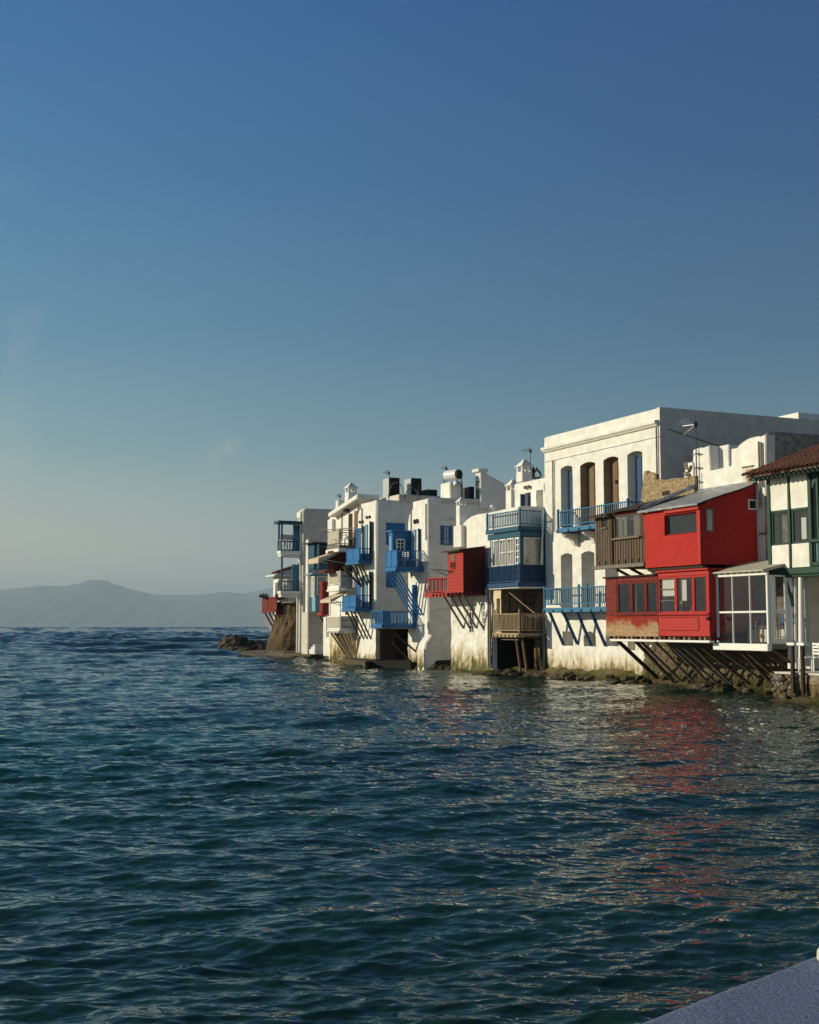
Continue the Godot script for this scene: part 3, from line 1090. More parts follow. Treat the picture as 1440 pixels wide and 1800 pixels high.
func make_shore() -> void:
	# ground under the town, behind the fronts
	var g := thing("ground", "pale ground that the row of sea front houses stands on", "ground", Vector3(-20, 0, -20), "", "structure")
	var mb := MB.new()
	slab(mb, [Vector2(30, -3.2), Vector2(30, -60), Vector2(-75, -60), Vector2(-58, -8), Vector2(-40, -5)], -1.5, 0.5)
	part(g, "ground_sheet", mb, M.concrete)

	var s := thing("shore_ledge", "low mossy brown rock ledge along the waterline below the houses", "rocks", Vector3(-6, 0, 1), "", "structure")
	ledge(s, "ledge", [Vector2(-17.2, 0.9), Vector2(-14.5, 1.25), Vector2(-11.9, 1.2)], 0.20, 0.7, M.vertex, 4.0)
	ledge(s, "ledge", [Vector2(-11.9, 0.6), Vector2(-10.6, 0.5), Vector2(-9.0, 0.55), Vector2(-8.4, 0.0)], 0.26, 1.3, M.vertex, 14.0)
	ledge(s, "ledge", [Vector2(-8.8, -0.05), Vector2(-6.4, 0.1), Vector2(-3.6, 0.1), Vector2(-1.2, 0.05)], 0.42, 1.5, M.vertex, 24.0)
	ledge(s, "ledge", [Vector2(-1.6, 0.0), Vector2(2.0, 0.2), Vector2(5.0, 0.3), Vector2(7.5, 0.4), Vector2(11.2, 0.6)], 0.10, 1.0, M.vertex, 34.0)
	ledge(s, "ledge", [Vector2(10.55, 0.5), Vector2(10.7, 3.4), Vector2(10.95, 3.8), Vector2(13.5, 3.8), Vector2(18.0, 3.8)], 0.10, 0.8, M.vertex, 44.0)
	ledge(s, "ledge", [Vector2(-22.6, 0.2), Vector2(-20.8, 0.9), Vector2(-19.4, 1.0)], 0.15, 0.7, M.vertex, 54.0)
	var shapes := []
	for k in 5:
		shapes.append(boulder(k * 17.3 + 2.0))
	var spots := []
	for k in 26:
		spots.append(Vector3(rng.randf_range(-0.8, 10.4), rng.randf_range(-0.1, 0.12), rng.randf_range(0.75, 1.5)))
	for k in 12:
		spots.append(Vector3(rng.randf_range(-11.6, -8.6), rng.randf_range(-0.05, 0.14), rng.randf_range(1.2, 2.0)))
	for k in 14:
		spots.append(Vector3(rng.randf_range(-8.2, -1.5), rng.randf_range(0.0, 0.16), rng.randf_range(0.5, 1.6)))
	for k in 8:
		spots.append(Vector3(rng.randf_range(9.2, 10.8), rng.randf_range(-0.1, 0.2), rng.randf_range(0.9, 2.6)))
	for k in 8:
		spots.append(Vector3(rng.randf_range(-18.8, -15.8), rng.randf_range(-0.1, 0.14), rng.randf_range(0.5, 1.4)))
	for p in spots:
		var z := rng.randf_range(0.28, 0.75)
		put(s, "rock", shapes[rng.randi() % 5], M.mossy_rock if rng.randf() < 0.6 else M.rock, p, Basis(Vector3.UP, rng.randf() * TAU) * Basis.from_scale(Vector3(z * 1.2, z * 0.62, z)))

	# quay and outcrop at the far end
	var q := thing("quay", "low dark concrete quay at the far end of the row", "quay", Vector3(-48, 0, -2), "", "structure")
	mb = MB.new()
	slab(mb, [Vector2(-48.385,2.296), Vector2(-46.741,0.81), Vector2(-45.43,-0.01), Vector2(-44.5, -7.0), Vector2(-62.0, -9.0)], -1.0, 0.47)
	part(q, "quay_block", mb, M.concrete)
	mb = MB.new()
	slab(mb, [Vector2(-44.337,0.357), Vector2(-38.928,-1.006), Vector2(-36.0, -5.0), Vector2(-46.5, -6.0)], -1.0, 0.40)
	part(q, "quay_block", mb, M.stone_b)
	mb = MB.new()
	slab(mb, [Vector2(-26.754,2.564), Vector2(-22.629,3.318), Vector2(-24.175,1.981), Vector2(-27.0, 0.6), Vector2(-32.5, 0.6)], -1.0, 0.36)
	part(q, "landing_block", mb, M.rock)
	mb = MB.new()
	slab(mb, [Vector2(-23.514,2.92), Vector2(-20.694,1.434), Vector2(-22.0, -2.0), Vector2(-27.0, -2.0)], -1.0, 0.34)
	part(q, "landing_block", mb, M.black_rock)
	for k in 16:
		var px := 424.0 + k * 10.0
		var bs := rng.randf_range(0.4, 0.9)
		var gx := lerpf(-47.566, -38.928, k / 15.0)
		var gz := lerpf(2.556, -1.006, k / 15.0)
		put(q, "rock", shapes[k % 5], M.rock if k < 8 else M.black_rock, Vector3(gx, -0.05, gz), Basis(Vector3.UP, px) * Basis.from_scale(Vector3(bs, bs * 0.6, bs)))

	var r := thing("rock_outcrop", "jagged dark rock outcrop in the sea beyond the quay", "rocks", Vector3(-70, 0, -6), "", "structure")
	var big := []
	for k in 4:
		big.append(boulder(k * 31.7 + 5.0, 0.36, 9, 12))
	# [column in the row, size across, height, tone]
	for d in [
		[-75.643,-5.234, 2.6, 2.3, 1], [-78.382,-6.371, 2.6, 2.4, 0], [-78.166,-6.83, 3.0, 2.1, 0], [-75.079,-6.428, 3.2, 1.8, 0], [-77.685,-7.848, 3.2, 1.6, 0], [-77.444,-8.358, 3.4, 1.4, 0], [-77.204,-8.867, 3.4, 1.3, 0], [-74.186,-8.317, 3.2, 1.2, 0],
		[-65.252,-2.497, 1.8, 1.0, 1], [-62.748,-2.275, 2.0, 0.9, 1], [-70.402,-3.4, 1.6, 1.2, 1], [-64.802,-3.451, 2.0, 1.2, 0], [-64.352,-4.404, 2.2, 1.0, 0]]:
		var tall: float = d[3]
		put(r, "rock", big[rng.randi() % 4], M.rock if d[4] == 1 else M.black_rock, Vector3(d[0], tall * 0.10, d[1]), Basis(Vector3.UP, rng.randf() * TAU) * Basis(Vector3(1, 0, 0.4).normalized(), rng.randf_range(-0.25, 0.25)) * Basis.from_scale(Vector3(d[2], tall, d[2] * 0.8)))

	# terrace in front of the green house
	var t := thing("terrace", "rough concrete terrace on the water in front of the green timber house", "terrace", Vector3(13, 0, 2), "", "structure")
	mb = MB.new()
	wall(mb, 11.78, 19.0, -0.6, 0.86, 3.64, [], 0.75, 0.03, 0.12, Color(0.62, 0.55, 0.46))
	part(t, "front_face", mb, M.cliff)
	mb = MB.new()
	wall(mb, 10.62, 11.82, -0.6, 0.84, 3.55, [], 1.3, 0.16, 0.08, Color(0.8, 0.64, 0.5))
	part(t, "rubble_corner", mb, M.cliff)
	mb = MB.new()
	slab(mb, [Vector2(10.66, 3.5), Vector2(19.0, 3.55), Vector2(19.0, -3.0), Vector2(10.5, -3.0)], -0.6, 0.82)
	part(t, "terrace_core", mb, M.concrete)
	mb = MB.new()
	slab(mb, [Vector2(10.8, 3.66), Vector2(19.0, 3.70), Vector2(19.0, 0.0), Vector2(10.8, 0.0)], 0.824, 0.88)
	part(t, "terrace_slab", mb, M.grey_plaster)
	for d in [[11.75, 1.0], [12.18, 0.0], [12.98, 0.0]]:
		box(t, "post", d[0] - 0.06, d[0] + 0.06, 0.25, 1.72, 3.72, 3.82, M.dark_wood)
		box(t, "fender_plank", d[0] - 0.16, d[0] + 0.17, 1.71, 1.80, 3.60, 3.86, M.white_paint)
	for k in 22:
		var bs := rng.randf_range(0.16, 0.36)
		put(t, "stone", shapes[k % 5], M.stone if k % 3 else M.raw_cement, Vector3(rng.randf_range(10.7, 11.75), rng.randf_range(0.05, 0.75), 3.6), Basis(Vector3(0.3, 1, 0).normalized(), k * 1.7) * Basis.from_scale(Vector3(bs, bs * 0.8, bs)))


# ---------- the house of the red bay windows ----------
func make_red_house() -> void:
	var h := thing("red_bay_house", "old whitewashed house with red overhanging bays on struts above the water", "house", Vector3(3, 0, 0))
	# rough base of rubble, stone by stone
	var core := MB.new()
	core.bx(Vector3(-1.3, -0.8, -4.0), Vector3(9.2, 2.35, -0.02))
	var base := part(h, "base_wall", core, M.mud)
	var vs := []
	for k in 6:
		vs.append(boulder(k * 11.1 + 3.0, 0.16, 6, 9))
	var y := -0.25
	while y < 2.3:
		var rh := rng.randf_range(0.24, 0.36)
		var x := -1.3 + rng.randf() * 0.2
		while x < 9.2:
			var w := rng.randf_range(0.30, 0.62)
			var m: Material = [M.stone, M.stone_b, M.stone_c, M.stone, M.rock][rng.randi() % 5]
			if y < 0.25:
				m = M.mossy_rock
			put(base, "stone", vs[rng.randi() % 6], m, Vector3(x + w * 0.5, y + rh * 0.5, rng.randf_range(-0.03, 0.015)), Basis(Vector3(0, 0, 1), rng.randf_range(-0.1, 0.1)) * Basis.from_scale(Vector3(w * 1.22, rh * 1.32, 0.15)))
			x += w
		y += rh

	# wall behind the bays and the whitewashed crest above them
	var mb := MB.new()
	wall(mb, -0.05, 6.38, 2.35, 7.4, 0.0, [], 0.0, 0.02, 0.4)
	part(h, "wall", mb, M.plaster)
	mb = MB.new()
	mb.prism(PackedVector2Array([Vector2(2.203,7.413),Vector2(2.333,9.228),Vector2(2.547,9.257),Vector2(2.863,9.272),Vector2(2.897,9.234),Vector2(3.33,9.278),Vector2(3.382,8.296),Vector2(3.991,8.314),Vector2(4.585,8.333),Vector2(4.608,8.98),Vector2(4.932,8.97),Vector2(5.065,9.072),Vector2(5.292,9.16),Vector2(5.579,9.238),Vector2(5.862,9.257),Vector2(6.159,9.254),Vector2(6.231,9.223),Vector2(6.538,9.264),Vector2(6.453,7.012)]), -0.45, 0.02, 0.035)
	var crest := part(h, "crest_wall", mb, M.white)
	# the near end wall, unpainted render
	mb = MB.new()
	mb.prism(PackedVector2Array([Vector2(-14, 0.4), Vector2(-0.03, 0.4), Vector2(-0.03, 9.26), Vector2(-0.25, 9.36), Vector2(-0.6, 9.42), Vector2(-3.0, 9.44), Vector2(-14, 9.44)]), 6.30, 6.42, 0.02, true)
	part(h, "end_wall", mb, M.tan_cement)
	mb = MB.new()
	mb.bx(Vector3(3.5, 7.9, -14.0), Vector3(6.29, 8.02, -0.47))
	part(h, "roof_terrace", mb, M.grey_plaster)
	box(h, "parapet_pier", 3.28, 3.9, 8.0, 9.283, -1.25, -0.46, M.white, 0.04)
	box(h, "parapet_pier", 4.2, 5.0, 8.0, 8.95, -3.1, -2.7, M.white, 0.04)
	box(h, "roof_parapet", 3.0, 6.2, 8.0, 8.75, -4.3, -4.0, M.white, 0.04)
	# small window with a yellow wooden shutter
	box(h, "window_recess", 5.246, 5.84, 7.595, 8.169, -0.44, 0.026, M.grey_plaster, 0.0)
	var sh := box(h, "shutter", 5.478, 5.836, 7.613, 8.079, 0.026, 0.06, M.yellow_wood)
	box(sh, "shutter_frame", 5.242, 5.882, 8.167, 8.221, 0.022, 0.075, M.grey_wood)
	# thin pipes against the crest
	for px in [Vector3(6.222, 6.6, 9.038), Vector3(6.359, 7.35, 8.986)]:
		pole(h, "pipe", Vector3(px.x, px.y, 0.08), Vector3(px.x, px.z, 0.08), 0.035, M.grey_wood)
	beam(h, "pipe_stub", Vector3(6.2, 5.641, 0.15), Vector3(6.95, 5.641, 0.15), 0.05, 0.05, M.dark_metal)

	# mud wall with its broken turret, left of the crest
	mb = MB.new()
	mb.prism(PackedVector2Array([Vector2(-1.089,7.216),Vector2(-1.0,7.518),Vector2(-0.861,8.219),Vector2(-0.766,8.733),Vector2(-0.568,8.734),Vector2(-0.493,8.607),Vector2(-0.257,8.628),Vector2(0.05,8.524),Vector2(0.082,8.285),Vector2(0.274,8.288),Vector2(0.727,8.194),Vector2(1.102,8.235),Vector2(1.544,8.199),Vector2(1.834,8.167),Vector2(2.051,8.189),Vector2(2.619,8.173),Vector2(2.587,7.191)]), -0.5, 0.16, 0.04)
	part(h, "mud_wall", mb, M.mud)
	box(h, "niche", 0.496, 0.983, 7.579, 7.752, 0.10, 0.175, M.dark_wood, 0.0)
	mb = MB.new()
	mb.prism(PackedVector2Array([Vector2(1.736,7.544),Vector2(1.789,8.062),Vector2(1.912,8.526),Vector2(1.991,8.744),Vector2(2.384,8.742),Vector2(2.445,8.442),Vector2(2.379,7.482)]), -0.35, 0.10, 0.03)
	part(h, "broken_pier", mb, M.white)
	for k in 7:
		put(h, "stone", vs[k % 6], M.stone if k % 2 else M.raw_cement, Vector3(lerpf(1.89, 2.354, 0.25 + 0.5 * (k % 2)), lerpf(7.648, 8.641, k / 6.0), 0.10), Basis(Vector3(0, 0, 1), k * 1.1) * Basis.from_scale(Vector3(0.22, 0.34, 0.16)))

	# lean-to roof of sheet metal over the upper bays
	var eave_y: float = 6.661
	var x_l := 2.42
	var x_r := 6.02
	mb = MB.new()
	var zs := [2.78, 2.2, 1.5, 0.8, 0.3, 0.0]
	var hs := [0.0, 0.2, 0.42, 0.62, 0.80, 0.98]
	for k in 5:
		for s in 12:
			var xa := lerpf(x_l, x_r, s / 12.0)
			var xb := lerpf(x_l, x_r, (s + 1) / 12.0)
			var dip := 0.012 * (s % 2)
			mb.flat_quad(Vector3(xa, eave_y + hs[k] + dip, zs[k]), Vector3(xb, eave_y + hs[k] + 0.012 - dip, zs[k]), Vector3(xb, eave_y + hs[k + 1] + 0.012 - dip, zs[k + 1]), Vector3(xa, eave_y + hs[k + 1] + dip, zs[k + 1]), Vector3(0, 1, 0.3))
			mb.flat_quad(Vector3(xa, eave_y + hs[k] - 0.05, zs[k]), Vector3(xb, eave_y + hs[k] - 0.05, zs[k]), Vector3(xb, eave_y + hs[k + 1] - 0.05, zs[k + 1]), Vector3(xa, eave_y + hs[k + 1] - 0.05, zs[k + 1]), Vector3(0, -1, -0.3))
	mb.bx(Vector3(x_l, eave_y - 0.05, 2.74), Vector3(x_r, eave_y + 0.02, 2.79))
	part(h, "metal_roof", mb, M.zinc)
	beam(h, "roof_flashing", Vector3(x_l + 0.05, eave_y + 0.1, 2.7), Vector3(2.55, eave_y + 1.12, 0.1), 0.12, 0.14, M.zinc)

	# upper red bay: hollow room of red stucco
	var z := 2.59
	var x0 := 2.6
	var x1 := 5.95
	var yb: float = 4.504
	var yt := eave_y - 0.05
	mb = MB.new()
	wall(mb, x0, x1, yb, yt, z, [[3.843, 5.728, 5.654, 6.411, 0.0, 0.16]], 0.0, 0.012, 0.25)
	# an open bay: leave out the closing back of the opening
	var bay := part(h, "red_bay", strip_back(mb, z - 0.16), M.red_stucco)
	mb = MB.new()
	mb.prism(PackedVector2Array([Vector2(0.02, yb), Vector2(2.575, yb), Vector2(2.575, yt), Vector2(2.2, yt + 0.19), Vector2(1.5, yt + 0.41), Vector2(0.8, yt + 0.61), Vector2(0.3, yt + 0.78), Vector2(0.02, yt + 0.93)]), x1 - 0.14, x1 - 0.004, 0.01, true)
	part(bay, "near_wall", mb, M.red_stucco)
	box(bay, "floor", x0 + 0.01, x1 - 0.15, yb, yb + 0.12, 0.03, 2.42, M.dark_wood)
	box(bay, "far_wall", x0, x0 + 0.1, yb + 0.12, yt, 0.03, 2.42, M.dark_wood)
	box(bay, "ceiling", x0 + 0.1, x1 - 0.15, yt - 0.1, yt - 0.04, 0.03, 2.42, M.dark_wood)
	box(bay, "inner_wall", x0 + 0.1, x1 - 0.15, yb + 0.12, yt - 0.1, 0.03, 0.1, M.raw_cement)
	window(bay, "window", 3.843 + 0.005, 5.728 - 0.005, 5.654 + 0.005, 6.411 - 0.005, 2.44, M.dark_red, M.glass, 1, 1, 0.05)
	box(bay, "window_hood", 3.902, x1 - 0.002, 6.461, 6.604, 2.6, 2.68, M.red)
	box(bay, "corner_board", x1 - 0.14, x1 + 0.012, yb + 0.01, yt, 2.592, 2.62, M.red)
	window(bay, "side_window", 2.014, 2.37, 5.67, 6.51, x1 - 0.002, M.grey_wood, M.curtain, 1, 1, 0.06, true, 0.04)
	window(bay, "small_window", 0.016, 0.413, 6.548, 6.925, x1 - 0.002, M.white_paint, M.dark, 1, 1, 0.05, true, 0.04)
	for k in 3:
		box(bay, "seat_back", 3.6 + k * 0.62, 4.05 + k * 0.62, yb + 0.12, yb + 1.22, 1.9, 1.96, M.dark)
	beam(bay, "strut", Vector3(5.4, yb - 0.02, 1.0), Vector3(5.4, yb - 0.7, 0.05), 0.12, 0.12, M.grey_wood)
	box(bay, "floor_beam", x0, x1 - 0.02, yb - 0.12, yb - 0.01, 2.3, 2.5, M.dark_wood)

	# weathered plank bay beside it
	var wx0: float = -0.809
	var wx1 := 2.585
	var wy0: float = 4.636
	var wy1: float = 6.671
	var tb := box(h, "timber_bay", wx0 + 0.04, wx1 - 0.04, wy0, wy0 + 0.1, 0.03, 2.5, M.dark_wood)
	var hole := [0.531, 2.278, 5.758, 6.661]
	var small := [-0.343, 0.059, 6.24, 6.584]
	var n := 38
	for k in n:
		var a := lerpf(wx0, wx1, float(k) / n)
		var b := lerpf(wx0, wx1, float(k + 1) / n) - 0.008
		var c := (a + b) * 0.5
		var top := wy1 + 0.012 * (k % 3) + (0.1 if k > 13 else 0.0)
		var low := wy0 + 0.1 + (0.17 if k % 5 == 3 else 0.0)
		var dz := rng.randf_range(0.0, 0.012) + (0.022 if k % 2 else 0.0)
		var m: Material = M.old_wood if rng.randf() < 0.6 else M.shack_grey
		if k > 20 and rng.randf() < 0.15:
			m = M.dull_red
		var o: Array = []
		if c > hole[0] and c < hole[1]:
			o = hole
		elif c > small[0] and c < small[1]:
			o = small
		if o:
			box(tb, "plank", a, b, low, o[2], 2.52, 2.55 + dz, m, 0.006)
			box(tb, "plank", a, b, o[3], top, 2.52, 2.55 + dz, m, 0.006)
		else:
			box(tb, "plank", a, b, low, top, 2.52, 2.55 + dz, m, 0.006)
	window(tb, "window", hole[0], hole[1], hole[2], hole[3], 2.5, M.old_wood, M.glass, 1, 1, 0.05)
	box(tb, "open_shutter", hole[0] + 0.22, hole[0] + 0.50, hole[2] + 0.04, hole[3] - 0.05, 2.47, 2.5, M.grey_wood)
	box(tb, "open_shutter", hole[0] + 0.54, hole[0] + 0.78, hole[2] + 0.04, hole[3] - 0.05, 2.46, 2.49, M.grey_wood)
	box(tb, "open_shutter", hole[1] - 0.50, hole[1] - 0.12, hole[2] + 0.04, hole[3] - 0.05, 2.47, 2.5, M.grey_wood)
	box(tb, "window_head", hole[0] - 0.05, hole[1] + 0.02, hole[3], hole[3] + 0.1, 2.55, 2.6, M.dull_red)
	window(tb, "small_window", small[0], small[1], small[2], small[3], 2.5, M.old_wood, M.dark, 1, 1, 0.03)
	box(tb, "sill", hole[0] - 0.06, hole[1] + 0.06, hole[2] - 0.07, hole[2], 2.53, 2.68, M.grey_wood)
	box(tb, "sill", small[0] - 0.03, small[1] + 0.03, small[2] - 0.05, small[2], 2.53, 2.64, M.grey_wood)
	box(tb, "post", 0.442 - 0.05, 0.442 + 0.05, wy0 + 0.06, wy1 + 0.06, 2.56, 2.62, M.dark_wood)
	box(tb, "sill_beam", wx0 - 0.05, wx1, wy0 - 0.06, wy0 + 0.09, 2.5, 2.66, M.grey_wood)
	box(tb, "end_boards", wx0, wx0 + 0.03, wy0 + 0.1, wy1, 0.1, 2.5, M.old_wood)
	mb = MB.new()
	mb.prism(PackedVector2Array([Vector2(2.85, wy1 - 0.02), Vector2(2.85, wy1 + 0.05), Vector2(0.0, wy1 + 0.72), Vector2(0.0, wy1 + 0.64)]), wx0 - 0.15, 0.468, 0.0, true)
	mb.prism(PackedVector2Array([Vector2(2.82, wy1 + 0.10), Vector2(2.82, wy1 + 0.17), Vector2(0.0, wy1 + 0.84), Vector2(0.0, wy1 + 0.76)]), 0.507, 2.5, 0.0, true)
	part(tb, "lean_to_roof", mb, M.dark_wood)
	box(tb, "back_wall", wx0 + 0.04, wx1 - 0.05, wy0 + 0.1, wy1, 0.04, 0.1, M.dark_wood)
	for x in [wx0 + 0.25, wx0 + 1.2, 2.3]:
		beam(tb, "strut", Vector3(x, wy0 - 0.03, 1.7), Vector3(x, wy0 - 0.75, 0.03), 0.1, 0.1, M.grey_wood)

	# lower red bays: a worn one and a fresh one, with glazed fronts
	var lx0: float = -0.057
	var lxm: float = 3.384
	var lx1 := 6.36
	var ly0: float = 1.92
	var lyt: float = 4.23
	var sill: float = 2.766
	var lb := box(h, "worn_bay", lx0 + 0.05, lxm - 0.02, ly0, ly0 + 0.1, 0.05, 2.5, M.dark_wood)
	# worn lower panel whose paint has come off in a ragged edge
	mb = MB.new()
	worn_panel(mb, lx0, lxm - 0.01, ly0, sill - 0.03, 2.6)
	part(lb, "lower_panel", mb, M.vertex)
	box(lb, "side_panel", lx0, 0.696, sill - 0.02, lyt - 0.02, 2.53, 2.595, M.dull_red)
	box(lb, "top_board", 0.696 + 0.004, lxm - 0.01, 4.018, lyt - 0.03, 2.53, 2.6, M.dull_red)
	box(lb, "roof_board", lx0 - 0.08, lxm - 0.02, lyt - 0.03, lyt + 0.03, 0.05, 2.7, M.dark_wood)
	box(lb, "sill", 0.641, lxm - 0.004, sill - 0.06, sill, 2.56, 2.67, M.dull_red)
	box(lb, "end_wall", lx0, lx0 + 0.05, ly0 + 0.1, lyt - 0.03, 0.05, 2.52, M.dull_red)
	var fr := [1084.0, 1109.5, 1134.5, 1156.0]
	var fx := [0.716, 1.668, 2.588, 3.372]
	for k in 3:
		window(lb, "window", fx[k] + 0.01, fx[k + 1] - 0.01, sill + 0.005, 4.018 - 0.005, 2.535, M.dull_red, M.glass, 1, 1, 0.075)
	beam(lb, "open_sash", Vector3(fx[1] + 0.2, sill + 0.1, 2.5), Vector3(fx[1] + 0.12, 3.93, 2.42), 0.05, 0.04, M.grey_wood)
	box(lb, "inner_wall", lx0 + 0.06, lxm, ly0 + 0.1, lyt - 0.03, 0.05, 0.1, M.raw_cement)

	var rb := box(h, "glazed_red_bay", lxm + 0.02, lx1 - 0.02, ly0, ly0 + 0.1, 0.05, 2.5, M.dark_wood)
	box(rb, "lower_panel", lxm, lx1, ly0 + 0.02, sill - 0.04, 2.53, 2.595, M.red)
	for q in [[3.498, 5.733, 2.63, 0.0], [3.498, 5.733, 2.156, 0.0]]:
		box(rb, "moulding", q[0], q[1], q[2] - 0.012, q[2] + 0.012, 2.596, 2.612, M.dull_red, 0.004)
	box(rb, "moulding", 5.733, 5.774, 2.159, 2.623, 2.596, 2.612, M.dull_red, 0.004)
	box(rb, "top_board", lxm, lx1, 4.123, lyt + 0.06, 2.53, 2.6, M.red)
	box(rb, "cornice", lxm - 0.04, lx1 + 0.05, lyt + 0.06, lyt + 0.13, 0.05, 2.7, M.red)
	box(rb, "sill", lxm, lx1, sill - 0.06, sill, 2.55, 2.68, M.red)
	var gx := [lxm + 0.02, 4.438, 5.461, lx1 - 0.12]
	for k in 3:
		var win := window(rb, "window", gx[k] + 0.004, gx[k + 1] - 0.004, sill + 0.005, 4.123 - 0.005, 2.535, M.red, M.glass, 1, 1, 0.065)
		if k == 0:
			for yy in [0.33, 0.62]:
				box(win, "glazing_bar", gx[k] + 0.07, gx[k + 1] - 0.07, lerpf(sill, lyt, yy) - 0.012, lerpf(sill, lyt, yy) + 0.012, 2.54, 2.57, M.grey_wood, 0.003)
	box(rb, "corner_post", lx1 - 0.115, lx1, ly0 + 0.02, lyt + 0.055, 2.45, 2.605, M.red)
	box(rb, "near_wall", lx1 - 0.1, lx1 - 0.01, ly0 + 0.1, lyt + 0.055, 0.05, 2.44, M.red)
	box(rb, "inner_wall", lxm + 0.01, lx1 - 0.11, ly0 + 0.1, lyt + 0.05, 0.05, 0.1, M.white)
	box(rb, "roller_blind", gx[0] + 0.08, gx[1] - 0.06, 3.413, 4.128, 2.47, 2.485, M.white_paint)
	box(rb, "roller_blind", gx[1] + 0.06, gx[1] + 0.42, 3.226, 4.092, 2.40, 2.415, M.white_paint)
	box(rb, "partition", lxm + 0.03, lxm + 0.08, ly0 + 0.1, lyt + 0.05, 0.11, 2.4, M.white)
	box(rb, "table", lxm + 0.3, lx1 - 0.4, ly0 + 0.78, ly0 + 0.83, 1.35, 2.1, M.dark_wood)
	box(rb, "wall_lamp", 6.365, 6.521, 2.499, 2.639, 2.6, 2.8, M.dark_red, 0.03)
	# beam ends under both bays and the pale ledger beam
	var nj := 22
	for k in nj:
		var x := lerpf(lx0 + 0.3, lx1 + 0.05, float(k) / (nj - 1))
		box(lb if x < lxm else rb, "joist", x - 0.035, x + 0.035, ly0 - 0.11, ly0 - 0.004, 0.1, 2.64, M.pale_wood if k % 3 else M.dull_red, 0.006)
	box(lb, "ledger_beam", lx0 + 0.35, lxm, ly0 - 0.2, ly0 - 0.115, 2.44, 2.68, M.white_paint)
	box(rb, "ledger_beam", lxm + 0.02, lx1 + 0.06, ly0 - 0.2, ly0 - 0.115, 2.44, 2.68, M.white_paint)
	box(lb, "under_beam", lx0, lxm - 0.03, ly0 - 0.1, ly0 - 0.005, 2.2, 2.4, M.dark_red)
	# long struts from the bays down to the foot of the stone base: [x, foot x, foot y, where they leave, thickness]
	for d in [[0.25, 0.15, 0.22, 0.135], [1.45, 1.15, 0.15, 0.12], [1.75, 1.65, 0.18, 0.09], [2.7, 2.5, 0.14, 0.085], [3.45, 3.35, 0.16, 0.09], [3.6, 3.9, 0.15, 0.08], [4.0, 4.55, 0.14, 0.09], [4.7, 4.7, 0.16, 0.085], [5.1, 5.7, 0.2, 0.12], [5.9, 6.3, 0.4, 0.085]]:
		var st := beam(h, "strut", Vector3(d[0], ly0 - 0.16, 2.3), Vector3(d[1], d[2], 0.3), d[3], d[3], M.grey_wood)
		st.material_override = M.dark_wood if d[3] > 0.13 else M.old_wood if d[3] > 0.115 else M.grey_wood

	# white glazed porch hanging beside the red bays
	make_porch(h)


func strip_back(mb: MB, z: float) -> MB:
	var r := MB.new()
	for k in range(0, mb.v.size(), 3):
		if absf(mb.v[k].z - z) < 0.001 and absf(mb.v[k + 1].z - z) < 0.001 and absf(mb.v[k + 2].z - z) < 0.001:
			continue
		for j in 3:
			r.v.append(mb.v[k + j])
			r.n.append(mb.n[k + j])
			r.c.append(mb.c[k + j])
	return r


func worn_panel(mb: MB, x0: float, x1: float, y0: float, y1: float, z: float) -> void:
	var nx := 60
	var ny := 44
	var col := func(x: float, y: float) -> Color:
		var e := (y - y0) / (y1 - y0) + 0.22 * noise.get_noise_2d(x * 5.0, y * 3.0) + 0.2 * noise.get_noise_2d(x * 26.0, y * 16.0)
		e -= 0.35 * exp(-pow((x - lerpf(x0, x1, 0.68)) / 0.5, 2.0)) * -1.0
		var bare := Color(0.43, 0.28, 0.165) * (1.0 + 0.35 * noise.get_noise_2d(x * 8.0, y * 30.0))
		var red := Color(0.30, 0.035, 0.022) * (1.0 + 0.3 * noise.get_noise_2d(x * 14.0, y * 14.0))
		return bare.lerp(red, clampf((e - 0.52) * 3.2, 0.0, 1.0))
	for j in ny:
		for i in nx:
			var xa := lerpf(x0, x1, float(i) / nx)
			var xb := lerpf(x0, x1, float(i + 1) / nx)
			var ya := lerpf(y0, y1, float(j) / ny)
			var yb := lerpf(y0, y1, float(j + 1) / ny)
			var a := Vector3(xa, ya, z)
			var b := Vector3(xb, ya, z)
			var c := Vector3(xb, yb, z)
			var d := Vector3(xa, yb, z)
			var nn := Vector3(0, 0, 1)
			mb.tri_n(a, b, c, nn, nn, nn, col.call(xa, ya), col.call(xb, ya), col.call(xb, yb))
			mb.tri_n(a, c, d, nn, nn, nn, col.call(xa, ya), col.call(xb, yb), col.call(xa, yb))
	mb.col = Color(0.3, 0.05, 0.03)
	mb.bx(Vector3(x0, y0, z - 0.06), Vector3(x1, y1, z - 0.005))


